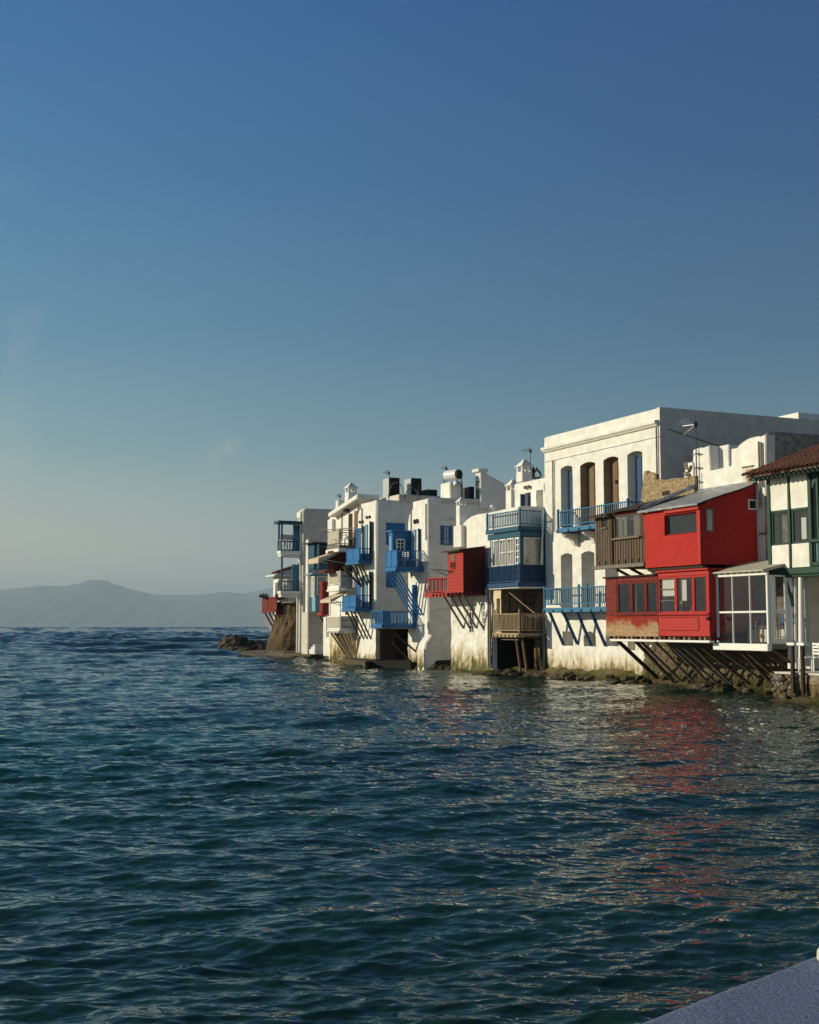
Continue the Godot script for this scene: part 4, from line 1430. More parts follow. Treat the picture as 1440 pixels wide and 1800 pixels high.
func make_porch(h: Node3D) -> void:
	var x0: float = 6.346
	var x1 := 9.02
	var y0: float = 1.696
	var yt: float = 4.019
	var ym: float = 2.788
	var z := 2.3
	var p := box(h, "glazed_porch", x0 - 0.12, x1 + 0.03, y0 - 0.22, y0 + 0.02, z - 0.12, z + 0.08, M.white_paint)
	box(p, "floor", x0, x1, y0 - 0.16, y0 - 0.01, 0.4, z - 0.125, M.grey_wood)
	var xs := [x0, 7.214, 8.109, x1]
	for k in 4:
		var w := 0.09 if k in [0, 3] else 0.035
		box(p, "post", xs[k] - (0.0 if k == 0 else w if k == 3 else w * 0.5), xs[k] + (w if k == 0 else 0.0 if k == 3 else w * 0.5), y0 + 0.025, yt - 0.005, z - 0.08, z, M.white_paint)
	box(p, "middle_rail", x0 + 0.09, x1 - 0.09, ym - 0.035, ym + 0.035, z - 0.075, z - 0.004, M.white_paint)
	box(p, "head_rail", x0, x1, yt, yt + 0.11, z - 0.09, z + 0.01, M.white_paint)
	for k in 3:
		box(p, "pane", xs[k] + 0.02, xs[k + 1] - 0.02, ym + 0.02, yt + 0.01, z - 0.046, z - 0.04, M.glass, 0.0)
		box(p, "pane", xs[k] + 0.02, xs[k + 1] - 0.02, y0 + 0.02, ym - 0.02, z - 0.046, z - 0.04, M.glass, 0.0)
	# near side
	box(p, "side_panel", x1 - 0.06, x1 - 0.01, y0 + 0.02, yt, 2.02, 2.2, M.white_paint)
	window(p, "side_window", 1.5, 2.0, y0 + 0.22, ym, x1 - 0.06, M.white_paint, M.glass, 1, 1, 0.05, true)
	window(p, "side_window", 1.5, 2.0, ym + 0.02, yt, x1 - 0.06, M.white_paint, M.glass, 1, 1, 0.05, true)
	box(p, "side_panel", x1 - 0.06, x1 - 0.01, y0 + 0.02, yt, 0.6, 1.48, M.white_paint)
	box(p, "side_sill", x1 - 0.06, x1, y0 + 0.02, y0 + 0.2, 1.5, 2.0, M.white_paint)
	# roof with rafter ends
	var mb := MB.new()
	mb.prism(PackedVector2Array([Vector2(2.46, yt + 0.13), Vector2(2.46, yt + 0.18), Vector2(0.5, yt + 0.62), Vector2(0.5, yt + 0.56)]), x0 - 0.2, x1 - 0.02, 0.01, true)
	part(p, "roof_sheet", mb, M.canvas)
	for k in 9:
		var x := lerpf(x0, x1 - 0.1, k / 8.0)
		beam(p, "rafter", Vector3(x, yt + 0.115, 2.42), Vector3(x, yt + 0.53, 0.55), 0.05, 0.04, M.white_paint)
	# inside
	box(p, "inner_wall", x0, x1 - 0.08, y0, yt + 0.3, 0.44, 0.5, M.raw_cement)
	box(p, "bench", x0 + 0.15, x1 - 0.4, y0 + 0.05, y0 + 0.5, 0.52, 1.05, M.white_paint)
	var cu := box(p, "bench_cushion", x0 + 0.15, x1 - 0.4, y0 + 0.51, y0 + 0.66, 0.52, 1.08, M.cushion_blue, 0.04)
	box(cu, "back_cushion", x0 + 0.2, x1 - 0.5, y0 + 0.68, y0 + 1.0, 0.52, 0.68, M.cushion_blue, 0.05)
	# struts below
	for d in [[6.5, 6.8, 0.6, 0.1], [7.3, 7.2, 0.1, 0.12], [7.6, 7.9, 0.05, 0.12], [8.35, 8.7, 0.55, 0.12], [8.95, 9.1, 0.5, 0.1]]:
		beam(p, "strut", Vector3(d[0], y0 - 0.2, 2.1), Vector3(d[1], d[2], 0.35), d[3], d[3], M.old_wood)


# ---------- green timber house at the right edge ----------
func make_green_house() -> void:
	var h := thing("green_timber_house", "white house with dark green timber frame and red tiled roof at the right edge", "house", Vector3(10.5, 0, 0))
	var x0 := 8.22
	var x1 := 14.0
	var z := 1.5
	var y0: float = 4.08
	var yt: float = 7.47
	var jb := box(h, "jetty_beam", x0, x1, y0 - 0.06, 4.262, z - 0.2, z + 0.06, M.green, 0.03)
	box(jb, "beam_moulding", x0 - 0.03, x1, y0 - 0.14, y0 - 0.065, z - 0.25, z + 0.02, M.green, 0.02)
	box(jb, "jetty_floor", x0, x1, y0 - 0.05, y0 + 0.1, -4.0, z - 0.205, M.dark_wood)
	var yf: float = 4.262
	var ys: float = 5.051
	var yh: float = 6.242
	# posts
	var posts := [x0 + 0.07, 9.281, 10.257, 10.62, 12.3, 13.9]
	for k in posts.size():
		var w := 0.16 if k in [0, 2] else 0.11
		box(h, "post", posts[k] - w * 0.5, posts[k] + w * 0.5, yf + 0.003, yt + 0.1, z - 0.1, z + 0.03, M.green)
	box(h, "wall_plate", x0 - 0.02, x1, yt + 0.103, yt + 0.26, z - 0.12, z + 0.04, M.green)
	for k in 2:
		var a: float = posts[k] + 0.07
		var b: float = posts[k + 1] - 0.07
		var mb := MB.new()
		wall(mb, a, b, yh, yt + 0.1, z - 0.01, [], 0.0, 0.012, 0.2)
		mb.col = Color(0.78, 0.76, 0.7)
		mb.bx(Vector3(a, yh, z - 0.1), Vector3(b, yt + 0.1, z - 0.03))
		part(h, "upper_panel", mb, M.plaster)
		mb = MB.new()
		wall(mb, a, b, yf + 0.003, ys, z - 0.01, [], 0.0, 0.012, 0.2)
		mb.col = Color(0.78, 0.76, 0.7)
		mb.bx(Vector3(a, yf + 0.003, z - 0.1), Vector3(b, ys, z - 0.03))
		part(h, "lower_panel", mb, M.plaster)
		var w := window(h, "window", a + 0.003, b - 0.003, ys + 0.003, yh - 0.003, z - 0.09, M.green, M.glass, 1, 1, 0.07)
		box(w, "shutter_leaf", a + 0.1, a + 0.27, ys + 0.09, yh - 0.08, z - 0.3, z - 0.27, M.dark)
		if k == 0:
			box(w, "curtain", a + 0.28, b - 0.2, ys + 0.08, yh - 0.08, z - 0.28, z - 0.265, M.raw_cement)
			box(w, "shutter_leaf", b - 0.19, b - 0.1, ys + 0.09, yh - 0.08, z - 0.3, z - 0.27, M.dark)
		else:
			box(w, "inner_panel", a + 0.34, a + 0.58, ys + 0.14, yh - 0.32, z - 0.16, z - 0.13, M.white_paint)
			beam(w, "curtain_rod", Vector3(a + 0.28, yh - 0.22, z - 0.33), Vector3(b - 0.1, yh - 0.2, z - 0.33), 0.03, 0.03, M.dark_metal)
			box(w, "flower_trough", a + 0.3, b - 0.08, ys + 0.08, ys + 0.17, z - 0.36, z - 0.22, M.dark_wood)
	# room behind, so that the windows look into shade
	box(h, "room_back", x0 + 0.1, x1, yf, yt + 0.2, -1.6, -1.5, M.raw_cement)
	box(h, "room_ceiling", x0 + 0.1, x1, yt + 0.21, yt + 0.29, -1.5, z - 0.13, M.dark_wood)
	box(h, "far_wall", x0 + 0.0, x0 + 0.12, yf + 0.003, yt + 0.1, -1.5, z - 0.105, M.white)
	# balcony bay at the frame's edge
	var bx0: float = posts[2] + 0.09
	box(h, "arch_board", bx0, 12.25, yt - 0.32, yt + 0.1, z - 0.06, z - 0.01, M.green)
	var mb2 := MB.new()
	mb2.prism(PackedVector2Array([Vector2(bx0 + 0.004, yt - 0.33), Vector2(bx0 + 0.004, yt - 0.62), Vector2(bx0 + 0.06, yt - 0.6), Vector2(bx0 + 0.16, yt - 0.42), Vector2(bx0 + 0.3, yt - 0.33)]), z - 0.06, z - 0.01)
	part(h, "arch_bracket", mb2, M.green)
	box(h, "inner_curtain", bx0 + 0.3, 12.2, yf + 0.9, yt - 0.1, z - 0.7, z - 0.66, M.raw_cement)
	var yr: float = 5.108
	box(h, "balcony_rail", bx0 - 0.1, 12.25, yr - 0.07, yr + 0.05, z - 0.02, z + 0.12, M.green)
	box(h, "balcony_rail", bx0, 12.25, yf + 0.01, yf + 0.14, z - 0.05, z + 0.03, M.green)
	for k in 14:
		var x := bx0 + 0.08 + k * 0.11
		box(h, "baluster", x - 0.018, x + 0.018, yf + 0.143, yr - 0.073, z - 0.02, z + 0.015, M.pale_blue if k == 1 else M.green, 0.005)
	box(h, "balcony_back", bx0, 12.2, yf + 0.1, yr - 0.1, z - 0.25, z - 0.2, M.dark_wood)
	# tiled roof: cover tiles and pans, tile by tile
	var ex0 := 7.86
	var ez := 1.98
	var ey: float = 7.496
	var slope := 0.36
	var roof := MB.new()
	roof.prism(PackedVector2Array([Vector2(ez - 0.06, ey - 0.09), Vector2(ez - 0.06, ey - 0.02), Vector2(-6.0, ey - 0.02 + (ez + 6.0) * slope), Vector2(-6.0, ey - 0.15 + (ez + 6.0) * slope)]), ex0 + 0.03, x1 + 0.4, 0.0, true)
	var rf := part(h, "roof", roof, M.tile_b)
	var cover := tile_mesh(0.075, 0.10, 0.44, 1.0)
	var pan := tile_mesh(0.085, 0.075, 0.44, -1.0)
	var tilt := Basis(Vector3(1, 0, 0), atan(slope))
	for c in 17:
		var x := ex0 + 0.1 + c * 0.215
		var rows := 14 if c < 4 else 10 if c < 9 else 6
		for r in rows:
			var zz := ez + 0.03 - r * 0.37
			var yy := ey + (ez - zz) * slope + 0.035
			var jit := rng.randf_range(-0.012, 0.012)
			put(rf, "cover_tile", cover, M.tile if rng.randf() < 0.6 else M.tile_b, Vector3(x + jit, yy + 0.03, zz), tilt * Basis(Vector3.UP, rng.randf_range(-0.05, 0.05)))
			if r < 4:
				put(rf, "pan_tile", pan, M.tile_pale if r == 0 and rng.randf() < 0.7 else M.tile_b, Vector3(x + 0.107, yy - 0.005, zz + 0.02), tilt)
	for k in 12:
		var zz := ez + 0.05 - k * 0.4
		put(rf, "verge_tile", cover, M.tile, Vector3(ex0 + 0.02, ey + (ez - zz) * slope + 0.075, zz), tilt)
	box(h, "eaves_board", ex0 + 0.04, x1 + 0.3, ey - 0.20, ey - 0.06, ez - 0.12, ez - 0.05, M.green)
	box(h, "soffit", ex0 + 0.06, x1 + 0.3, ey - 0.17, ey - 0.13, z + 0.05, ez - 0.125, M.green)
	beam(h, "rafter_tip", Vector3(ex0 - 0.05, ey - 0.13, ez - 0.05), Vector3(ex0 + 0.5, ey - 0.12, z), 0.07, 0.1, M.green)
	# ground floor below the jetty: end wall facing the viewer, posts and brace
	box(h, "lower_wall", 9.32, 9.6, 0.87, y0 - 0.06, -4.0, 1.05, M.grey_plaster, 0.03)
	box(h, "back_wall", 9.61, 15.0, 0.87, y0 - 0.06, -1.0, -0.8, M.grey_plaster)
	for d in [[8.992, 0.09, 1.35], [9.182, 0.05, 1.3], [9.601, 0.08, 1.45]]:
		pole(h, "white_post", Vector3(d[0], 0.885, d[2]), Vector3(d[0] + 0.03, y0 - 0.145, d[2] - 0.05), d[1] + 0.015, M.white_paint, d[1])
	beam(h, "brace", Vector3(8.94, y0 - 0.2, 1.38), Vector3(9.142, 2.966, 1.3), 0.12, 0.12, M.green)


# half a clay pipe, tapering, its axis along z
func tile_mesh(r0: float, r1: float, length: float, up: float) -> ArrayMesh:
	var mb := MB.new()
	var n := 6
	for k in n:
		var a := PI * k / n
		var b := PI * (k + 1) / n
		var pa := Vector3(cos(a), sin(a) * up, 0)
		var pb := Vector3(cos(b), sin(b) * up, 0)
		var f := Vector3(0, 0, length * 0.5)
		mb.tri_n(pa * r1 + f, pb * r1 + f, pb * r0 - f, pa, pb, pb, Color.WHITE, Color.WHITE, Color.WHITE)
		mb.tri_n(pa * r1 + f, pb * r0 - f, pa * r0 - f, pa, pb, pa, Color.WHITE, Color.WHITE, Color.WHITE)
		mb.quad(pa * r1 + f, pb * r1 + f, pb * (r1 - 0.022) + f, pa * (r1 - 0.022) + f, Vector3(0, 0, 1))
		mb.tri_n(pa * (r1 - 0.022) + f, pb * (r1 - 0.022) + f, pb * (r0 - 0.02) - f, -pa, -pb, -pb, Color.WHITE, Color.WHITE, Color.WHITE)
		mb.tri_n(pa * (r1 - 0.022) + f, pb * (r0 - 0.02) - f, pa * (r0 - 0.02) - f, -pa, -pb, -pa, Color.WHITE, Color.WHITE, Color.WHITE)
	return mb.mesh()


# ---------- tall neoclassical house ----------
func make_neoclassical_house() -> void:
	var h := thing("neoclassical_house", "tall white house with four arched upper doorways and two blue balconies", "house", Vector3(-4.3, 0, -3))
	var xl := -8.84
	var xr := 0.2
	var top := 11.27
	var tan_c := Color(0.46, 0.34, 0.235)
	var ops := [
		[-7.42, -6.41, 6.68, 9.68, 0.11, 0.42], [-5.78, -4.56, 6.68, 9.64, 0.11, 0.44, tan_c], [-3.92, -2.77, 6.68, 9.66, 0.11, 0.43, tan_c], [-2.12, -1.04, 6.68, 9.68, 0.11, 0.42],
		[-7.49, -6.52, 3.13, 5.64, 0.10, 1.0], [-5.77, -4.72, 3.13, 5.64, 0.10, 1.0], [-3.9, -2.9, 3.13, 5.64, 0.10, 1.0],
		[-7.41, -6.52, 1.42, 2.07, 0.0, 0.6], [-5.66, -4.70, 1.42, 2.08, 0.2, 0.5], [-3.92, -2.95, 1.45, 2.05, 0.0, 0.6], [-2.3, -1.75, 1.3, 1.75, 0.0, 0.4],
	]
	var mb := MB.new()
	wall(mb, xl, xr, -0.5, top - 0.05, 0.0, ops, 1.15, 0.005, 0.15)
	var front := part(h, "wall", mb, M.plaster)
	mb = MB.new()
	mb.bx(Vector3(xl, -0.5, -13.0), Vector3(xl + 0.3, top - 0.05, -1.05), 0.03)
	mb.bx(Vector3(xl + 0.31, top - 0.7, -13.0), Vector3(xr - 0.3, top - 0.6, -0.3), 0.0)
	mb.bx(Vector3(xl, -0.5, -1.3), Vector3(xr, top - 0.06, -1.04), 0.0)
	mb.bx(Vector3(xl, top - 0.65, -0.3), Vector3(xr - 0.02, top, -0.02), 0.04)
	part(h, "shell", mb, M.white)
	mb = MB.new()
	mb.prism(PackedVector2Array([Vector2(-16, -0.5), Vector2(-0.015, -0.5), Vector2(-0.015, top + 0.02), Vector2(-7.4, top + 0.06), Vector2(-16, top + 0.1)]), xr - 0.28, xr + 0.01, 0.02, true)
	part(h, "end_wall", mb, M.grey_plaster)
	mb = MB.new()
	mb.prism(PackedVector2Array([Vector2(-7.45, 11.2), Vector2(-7.45, 11.62), Vector2(-13.0, 11.62), Vector2(-13.0, 11.2)]), -1.7, 0.16, 0.02, true)
	part(h, "roof_block", mb, M.white)
	# cornice and fine string course
	mb = MB.new()
	mb.prism(PackedVector2Array([Vector2(0.01, 10.50), Vector2(0.09, 10.52), Vector2(0.12, 10.58), Vector2(0.2, 10.62), Vector2(0.2, 10.74), Vector2(0.01, 10.78)]), xl - 0.02, xr - 0.08, 0.0, true)
	part(front, "cornice", mb, M.white)
	box(front, "string_course", xl + 0.02, xr - 0.01, 10.06, 10.10, 0.0, 0.05, M.white)
	for d in [[-8.0, 6.7, 10.05], [0.05, 8.4, 10.5]]:
		pole(h, "downpipe", Vector3(d[0], d[1], 0.07), Vector3(d[0], d[2], 0.07), 0.035, M.raw_cement)
	# doors in the openings
	var leaf := [M.navy, M.brown_door, M.brown_door, M.navy]
	for k in 4:
		var o: Array = ops[k]
		var zb := -0.41
		var d := box(h, "door", o[0] + 0.08, o[1] - 0.02, 6.69, 9.5, zb, zb + 0.05, leaf[k], 0.01)
		box(d, "door_panel", (o[0] + o[1]) * 0.5 + 0.06, o[1] - 0.1, 6.9, 7.6, zb + 0.05, zb + 0.07, leaf[k])
		box(d, "door_panel", (o[0] + o[1]) * 0.5 + 0.06, o[1] - 0.1, 7.75, 9.3, zb + 0.05, zb + 0.07, leaf[k])
		box(d, "door_stile", (o[0] + o[1]) * 0.5 - 0.02, (o[0] + o[1]) * 0.5 + 0.02, 6.7, 9.45, zb + 0.05, zb + 0.08, leaf[k])
	for k in 3:
		var o: Array = ops[4 + k]
		box(h, "door", o[0] + 0.08, o[1] - 0.02, 3.14, 5.5, -0.99, -0.94, M.navy, 0.01)
	box(h, "arched_window", -5.25, -5.20, 1.44, 2.0, -0.3, -0.27, M.dark_metal)
	box(h, "window_bar", -5.2, -4.74, 1.44, 1.98, -0.46, -0.44, M.dark)
	# iron bracket in the third doorway
	beam(h, "wall_lamp", Vector3(-3.35, 8.55, -0.3), Vector3(-3.0, 8.55, -0.05), 0.16, 0.12, M.dark_metal)
	# balconies
	var ub := balcony(h, "balcony", -6.3, -0.9, 6.68, 7.47, 0.0, 0.92, M.blue, {"posts": [-2.55], "thin": 0.85, "gap": 0.155, "joists": 7, "deck": M.navy, "post": 0.1, "over": 0.1})
	# scrolled stone corbels
	for x in [-6.05, -4.45, -2.8, -1.2]:
		mb = MB.new()
		mb.prism(PackedVector2Array([Vector2(0.0, 6.48), Vector2(0.74, 6.48), Vector2(0.76, 6.38), Vector2(0.62, 6.28), Vector2(0.42, 6.24), Vector2(0.30, 6.12), Vector2(0.24, 5.96), Vector2(0.0, 5.92)]), x - 0.13, x + 0.13, 0.02, true)
		part(ub, "corbel", mb, M.white)
	var st := []
	for x in [-7.28, -6.13, -5.0, -3.9]:
		st.append([x, 1.5 + 0.05 * (int(x) % 2), 0.93, 0.12])
	balcony(h, "balcony", -7.62, -1.3, 3.12, 4.02, 0.0, 0.86, M.blue, {"posts": [-4.75, -4.1], "thin": 0.85, "gap": 0.15, "joists": 9, "deck": M.navy, "struts": st, "strut_mat": M.navy, "post": 0.09, "over": 0.12, "lower": 0.16})


# ---------- house with the glazed veranda ----------
func make_veranda_house() -> void:
	var h := thing("veranda_house", "white house with glazed blue veranda, red timber annex and tan balcony", "house", Vector3(-13, 0, 0))
	var mb := MB.new()
	# left pier with two windows, mossy foot
	var w1 := [-14.142, -13.537, 1.931, 3.467, 0.0, 0.06]
	var w2 := [-12.766, -12.357, 1.993, 3.502, 0.0, 0.06]
	wall(mb, -16.1, -11.72, -0.5, 4.2, 1.3, [w1, w2], 1.5, 0.03, 0.3)
	var lw := part(h, "lower_wall", mb, M.plaster)
	for w in [w1, w2]:
		window(lw, "window", w[0] + 0.01, w[1] - 0.01, w[2] + 0.01, w[3] - 0.01, 1.245, M.white_paint, M.dark, 2, 4, 0.07)
	mb = MB.new()
	mb.bx(Vector3(-16.08, -0.5, -4.0), Vector3(-15.8, 4.2, 1.24), 0.04)
	mb.bx(Vector3(-11.95, 2.1, -4.0), Vector3(-11.70, 4.2, 1.25), 0.05)
	mb.bx(Vector3(-11.95, -0.5, 1.0), Vector3(-11.70, 2.1, 1.25), 0.05)
	mb.bx(Vector3(-16.05, 4.0, -4.0), Vector3(-11.72, 4.2, 1.2), 0.0)
	part(h, "pier", mb, M.white)
	for x in [-11.95, -11.76]:
		pole(h, "downpipe", Vector3(x, 0.3, 1.38), Vector3(x, 4.1, 1.38), 0.05, M.grey_wood)
	# upper wall with rounded shoulder
	mb = MB.new()
	mb.prism(PackedVector2Array([Vector2(-15.503,4.374),Vector2(-15.487,6.43),Vector2(-15.29,7.301),Vector2(-15.161,7.586),Vector2(-14.846,7.738),Vector2(-14.348,7.874),Vector2(-13.736,7.927),Vector2(-13.076,7.931),Vector2(-12.428,7.92),Vector2(-9.414,7.998),Vector2(-9.473,4.199)]), -3.5, 1.1, 0.08)
	part(h, "upper_wall", mb, M.white)
	box(h, "chimney_base", -15.703, -14.815, 6.351, 7.466, 0.5, 1.35, M.white, 0.03)
	gable_chimney(h, -15.664, 0.9, 7.334, 9.021, 0.42, M.white)
	# roof terrace balcony, glazed veranda below it, a second balustrade along the glass
	var xa: float = -12.026
	var xb := -8.86
	var yd: float = 6.976
	var yr: float = 7.752
	balcony(h, "roof_balcony", xa, xb, yd, yr, 0.0, 1.42, M.blue, {"beam": M.teal, "thin": 0.85, "gap": 0.16, "deck": M.grey_wood, "far": false, "post": 0.1, "over": 0.08, "wall_post": true, "near": "bars"})
	var vy0: float = 4.339
	var vb: float = 5.189
	var v := box(h, "veranda", xa, xb, vy0 - 0.26, vy0 - 0.02, 0.0, 1.44, M.white_paint, 0.03)
	box(v, "head_beam", xa, xb, yd - 0.48, yd - 0.21, 1.2, 1.36, M.teal)
	box(v, "head_beam", xb - 0.14, xb, yd - 0.48, yd - 0.21, 0.0, 1.195, M.teal)
	box(v, "inner_ceiling", xa, xb - 0.15, yd - 0.3, yd - 0.21, 0.0, 1.19, M.dark_wood)
	var gy1 := yd - 0.485
	var xs := [-11.747, -10.954, -10.234, -9.476, xb]
	for k in 4:
		box(v, "post", xs[k] - 0.05, xs[k] + 0.02, vy0, gy1, 1.26, 1.345, M.navy)
	for k in 3:
		var wv := window(v, "window", xs[k] + 0.03, xs[k + 1] - 0.06, vb - 0.02, gy1 - 0.01, 1.26, M.white_paint, M.glass, 2, 2 if k else 1, 0.06)
		box(wv, "curtain", xs[k] + 0.06, xs[k] + 0.4, vb, gy1 - 0.05, 1.17, 1.19, M.curtain)
	window(v, "glazed_door", xs[3] + 0.03, xb - 0.14, vy0, gy1 - 0.01, 1.26, M.white_paint, M.dark, 2, 7, 0.07)
	box(v, "corner_post", xb - 0.13, xb - 0.003, vy0, gy1, 1.2, 1.355, M.teal)
	var sw := window(v, "side_window", 0.08, 1.15, vb - 0.02, gy1 - 0.03, xb - 0.09, M.white_paint, M.glass, 1, 1, 0.05, true)
	for k in 6:
		box(sw, "curtain", xb - 0.16 + 0.012 * (k % 2), xb - 0.13 + 0.012 * (k % 2), vb + 0.03, gy1 - 0.08, 0.13 + k * 0.16, 0.285 + k * 0.16, M.curtain, 0.012)
	box(v, "side_post", xb - 0.1, xb - 0.02, vy0, gy1, 0.0, 0.07, M.navy)
	box(v, "side_panel", xb - 0.1, xb - 0.06, vy0, vb - 0.03, 0.08, 1.19, M.navy)
	box(v, "front_panel", xs[0] + 0.02, xs[3] - 0.06, vy0, vb - 0.03, 1.27, 1.3, M.navy)
	box(v, "inner_wall", xa, xb - 0.2, vy0, gy1, 0.0, 0.06, M.tan)
	balcony(h, "veranda_rail", xa - 0.05, xb + 0.02, vy0, vb, 0.0, 1.46, M.navy, {"gap": 0.115, "far": false, "deck": M.white_paint, "lower": 0.05})
	pole(h, "downpipe", Vector3(xb + 0.06, vb, 0.25), Vector3(xb + 0.06, yr, 0.12), 0.045, M.white_paint)

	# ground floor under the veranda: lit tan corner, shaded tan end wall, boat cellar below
	var yl: float = 1.979
	mb = MB.new()
	wall(mb, -11.7, -10.9, yl, vy0 - 0.27, 1.25, [[-11.35, -10.98, yl + 0.75, vy0 - 0.7, 0.0, 0.2]], 0.0, 0.02, 0.2, Color(0.88, 0.74, 0.55))
	part(h, "tan_wall", mb, M.plaster)
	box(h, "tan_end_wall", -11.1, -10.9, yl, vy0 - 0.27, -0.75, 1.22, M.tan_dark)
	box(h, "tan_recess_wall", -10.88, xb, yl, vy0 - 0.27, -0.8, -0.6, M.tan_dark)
	var dr := box(h, "cellar_door", -10.895, -10.87, yl, vy0 - 0.5, 0.0, 0.75, M.tan_dark)
	box(dr, "door_frame", -10.89, -10.85, yl, vy0 - 0.45, 0.76, 0.82, M.dark_wood)
	box(dr, "door_frame", -10.89, -10.85, yl, vy0 - 0.45, -0.08, -0.01, M.dark_wood)
	balcony(h, "tan_balcony", -11.5, -9.05, yl, 2.91, -0.4, 1.36, M.pale_wood, {"gap": 0.12, "joists": 7, "deck": M.grey_wood, "post": 0.07, "over": 0.2, "near": "bars", "far": false, "beam": M.pale_wood})
	beam(h, "stay", Vector3(-10.8, vy0 - 0.3, 1.0), Vector3(-8.95, 2.912, 0.55), 0.06, 0.04, M.pale_wood)
	for k in 14:
		var q := lerpf(-0.3, 1.25, k / 13.0)
		box(h, "side_plank", -9.03, -9.0, yl + 0.16, 2.91 - 0.1 - 0.12 * rng.randf(), q, q + 0.07, M.old_wood if k % 3 else M.grey_wood, 0.005)
	# cellar
	box(h, "cellar_side", -11.93, -11.72, -0.6, 2.095, -3.0, 0.995, M.black_rock)
	box(h, "cellar_back", -11.7, -8.9, -0.6, yl - 0.25, -3.0, -2.6, M.dark_wood)
	box(h, "cellar_roof", -11.7, -8.9, yl - 0.25, yl - 0.14, -2.6, 1.0, M.dark_wood)
	box(h, "cellar_side", -9.35, -8.92, -0.6, yl - 0.25, -0.9, 0.22, M.dark_wood)
	mb = MB.new()
	wall(mb, -9.5, -8.92, -0.4, yl - 0.22, 0.24, [], 1.8, 0.05, 0.1, Color(0.42, 0.33, 0.22))
	part(h, "cellar_pier", mb, M.cliff)
	for d in [[-9.75, 1.1, 0.10], [-9.35, 1.0, 0.11]]:
		beam(h, "prop", Vector3(d[0], yl - 0.2, d[1]), Vector3(d[0] + 0.25, 0.1, d[1] - 0.1), d[2], d[2], M.old_wood)
	pole(h, "prop", Vector3(-8.88, -0.2, 0.12), Vector3(-8.88, yl + 0.9, 0.12), 0.07, M.grey_wood)
	box(h, "loose_plank", -11.0, -9.4, yl - 0.33, yl - 0.29, 1.05, 1.2, M.grey_wood)

	# red annex on struts
	var a := [-13.999,-12.35,3.958,5.986,1.194,2.524]
	var az: float = a[5]
	mb = MB.new()
	mb.prism(PackedVector2Array([Vector2(1.32, a[2]), Vector2(az, a[2]), Vector2(az, a[3]), Vector2(1.32, a[3] + 0.22)]), a[0], a[1], 0.012, true)
	var rb := part(h, "red_annex", mb, M.dark_red)
	for k in 11:
		var ya := lerpf(a[2], a[3], k / 11.0)
		var yb := lerpf(a[2], a[3], (k + 1) / 11.0) - 0.006
		box(rb, "board", a[0] - 0.01, a[1] + 0.012, ya, yb, az + 0.002, az + 0.025, M.barn_red, 0.004)
	window(rb, "window", -13.61, -13.18, 5.145, 5.485, az + 0.026, M.red, M.dark, 1, 1, 0.04)
	box(rb, "hatch", -13.672, -13.119, 5.542, 6.108, az + 0.026, az + 0.045, M.brown_door)
	mb = MB.new()
	mb.prism(PackedVector2Array([Vector2(1.3, a[3] + 0.2), Vector2(az + 0.25, a[3] - 0.02), Vector2(az + 0.25, a[3] + 0.05), Vector2(1.3, a[3] + 0.27)]), a[0] - 0.25, a[1] + 0.04, 0.01, true)
	part(rb, "roof_board", mb, M.dark_wood)
	for k in 4:
		var x := lerpf(a[0] - 0.7, a[1] - 0.25, k / 3.0)
		beam(rb, "strut", Vector3(x, a[2] - 0.12, az - 0.1), Vector3(x + 0.05, a[2] - 1.75, 1.33), 0.1, 0.1, M.grey_wood)
	for k in 9:
		var x := lerpf(a[0] - 1.6, a[1], k / 8.0)
		box(rb, "joist", x - 0.05, x + 0.05, a[2] - 0.14, a[2] - 0.005, 1.32, az + 0.1, M.dull_red)
	balcony(h, "red_balcony", -16.653, a[0] - 0.03, a[2] + 0.02, 4.768, 1.32, az, M.barn_red, {"thin": 0.8, "gap": 0.2, "deck": M.dull_red, "lower": 0.06, "post": 0.08})
	beam(h, "perch_pole", Vector3(a[0] - 2.1, 4.957, az), Vector3(a[0] - 0.9, 4.791, az - 0.1), 0.05, 0.05, M.grey_wood)
	beam(h, "bowsprit", Vector3(a[0] + 0.6, a[2] + 1.05, az + 0.05), Vector3(a[0] - 0.35, a[2] + 1.2, az + 0.5), 0.05, 0.05, M.dark_wood)

	# the set-back house above: blue door, chimney, pipe
	mb = MB.new()
	var dw := [-11.2, -10.656, yd, 8.832, 0.0, 0.35]
	var dw2 := [-10.121, -9.49, yd, 8.855, 0.0, 0.5]
	wall(mb, -12.19, -8.86, yd - 0.3, 9.353, -0.3, [dw, dw2], 0.0, 0.015, 0.3)
	var up := part(h, "set_back_wall", mb, M.plaster)
	mb = MB.new()
	mb.bx(Vector3(-12.19 + 0.01, yd - 0.3, -5.0), Vector3(-8.86, 9.353 - 0.02, -0.95), 0.05)
	mb.bx(Vector3(-12.19 + 0.005, 8.832 + 0.06, -1.2), Vector3(-8.86, 9.353 + 0.05, -0.302), 0.05)
	part(h, "set_back_body", mb, M.white)
	box(up, "door", dw[0], dw[1], dw[2], dw[3], -0.52, -0.47, M.navy)
	box(up, "door_leaf_open", dw[0] - 0.05, dw[0] + 0.03, dw[2], dw[3] - 0.05, -0.29, -0.05, M.navy)
	gable_chimney(h, -11.907, -0.7, 9.461, 10.662, 0.62, M.white)
	mb = MB.new()
	mb.tube([Vector3(-8.98, yd + 0.1, -0.2), Vector3(-8.98, yd + 1.4, -0.2), Vector3(-9.2, yd + 1.75, -0.2), Vector3(-9.25, yd + 2.05, -0.2), Vector3(-9.0, yd + 2.3, -0.2)], [0.045, 0.045, 0.045, 0.045, 0.045], 7)
	part(h, "bent_pipe", mb, M.white_paint)
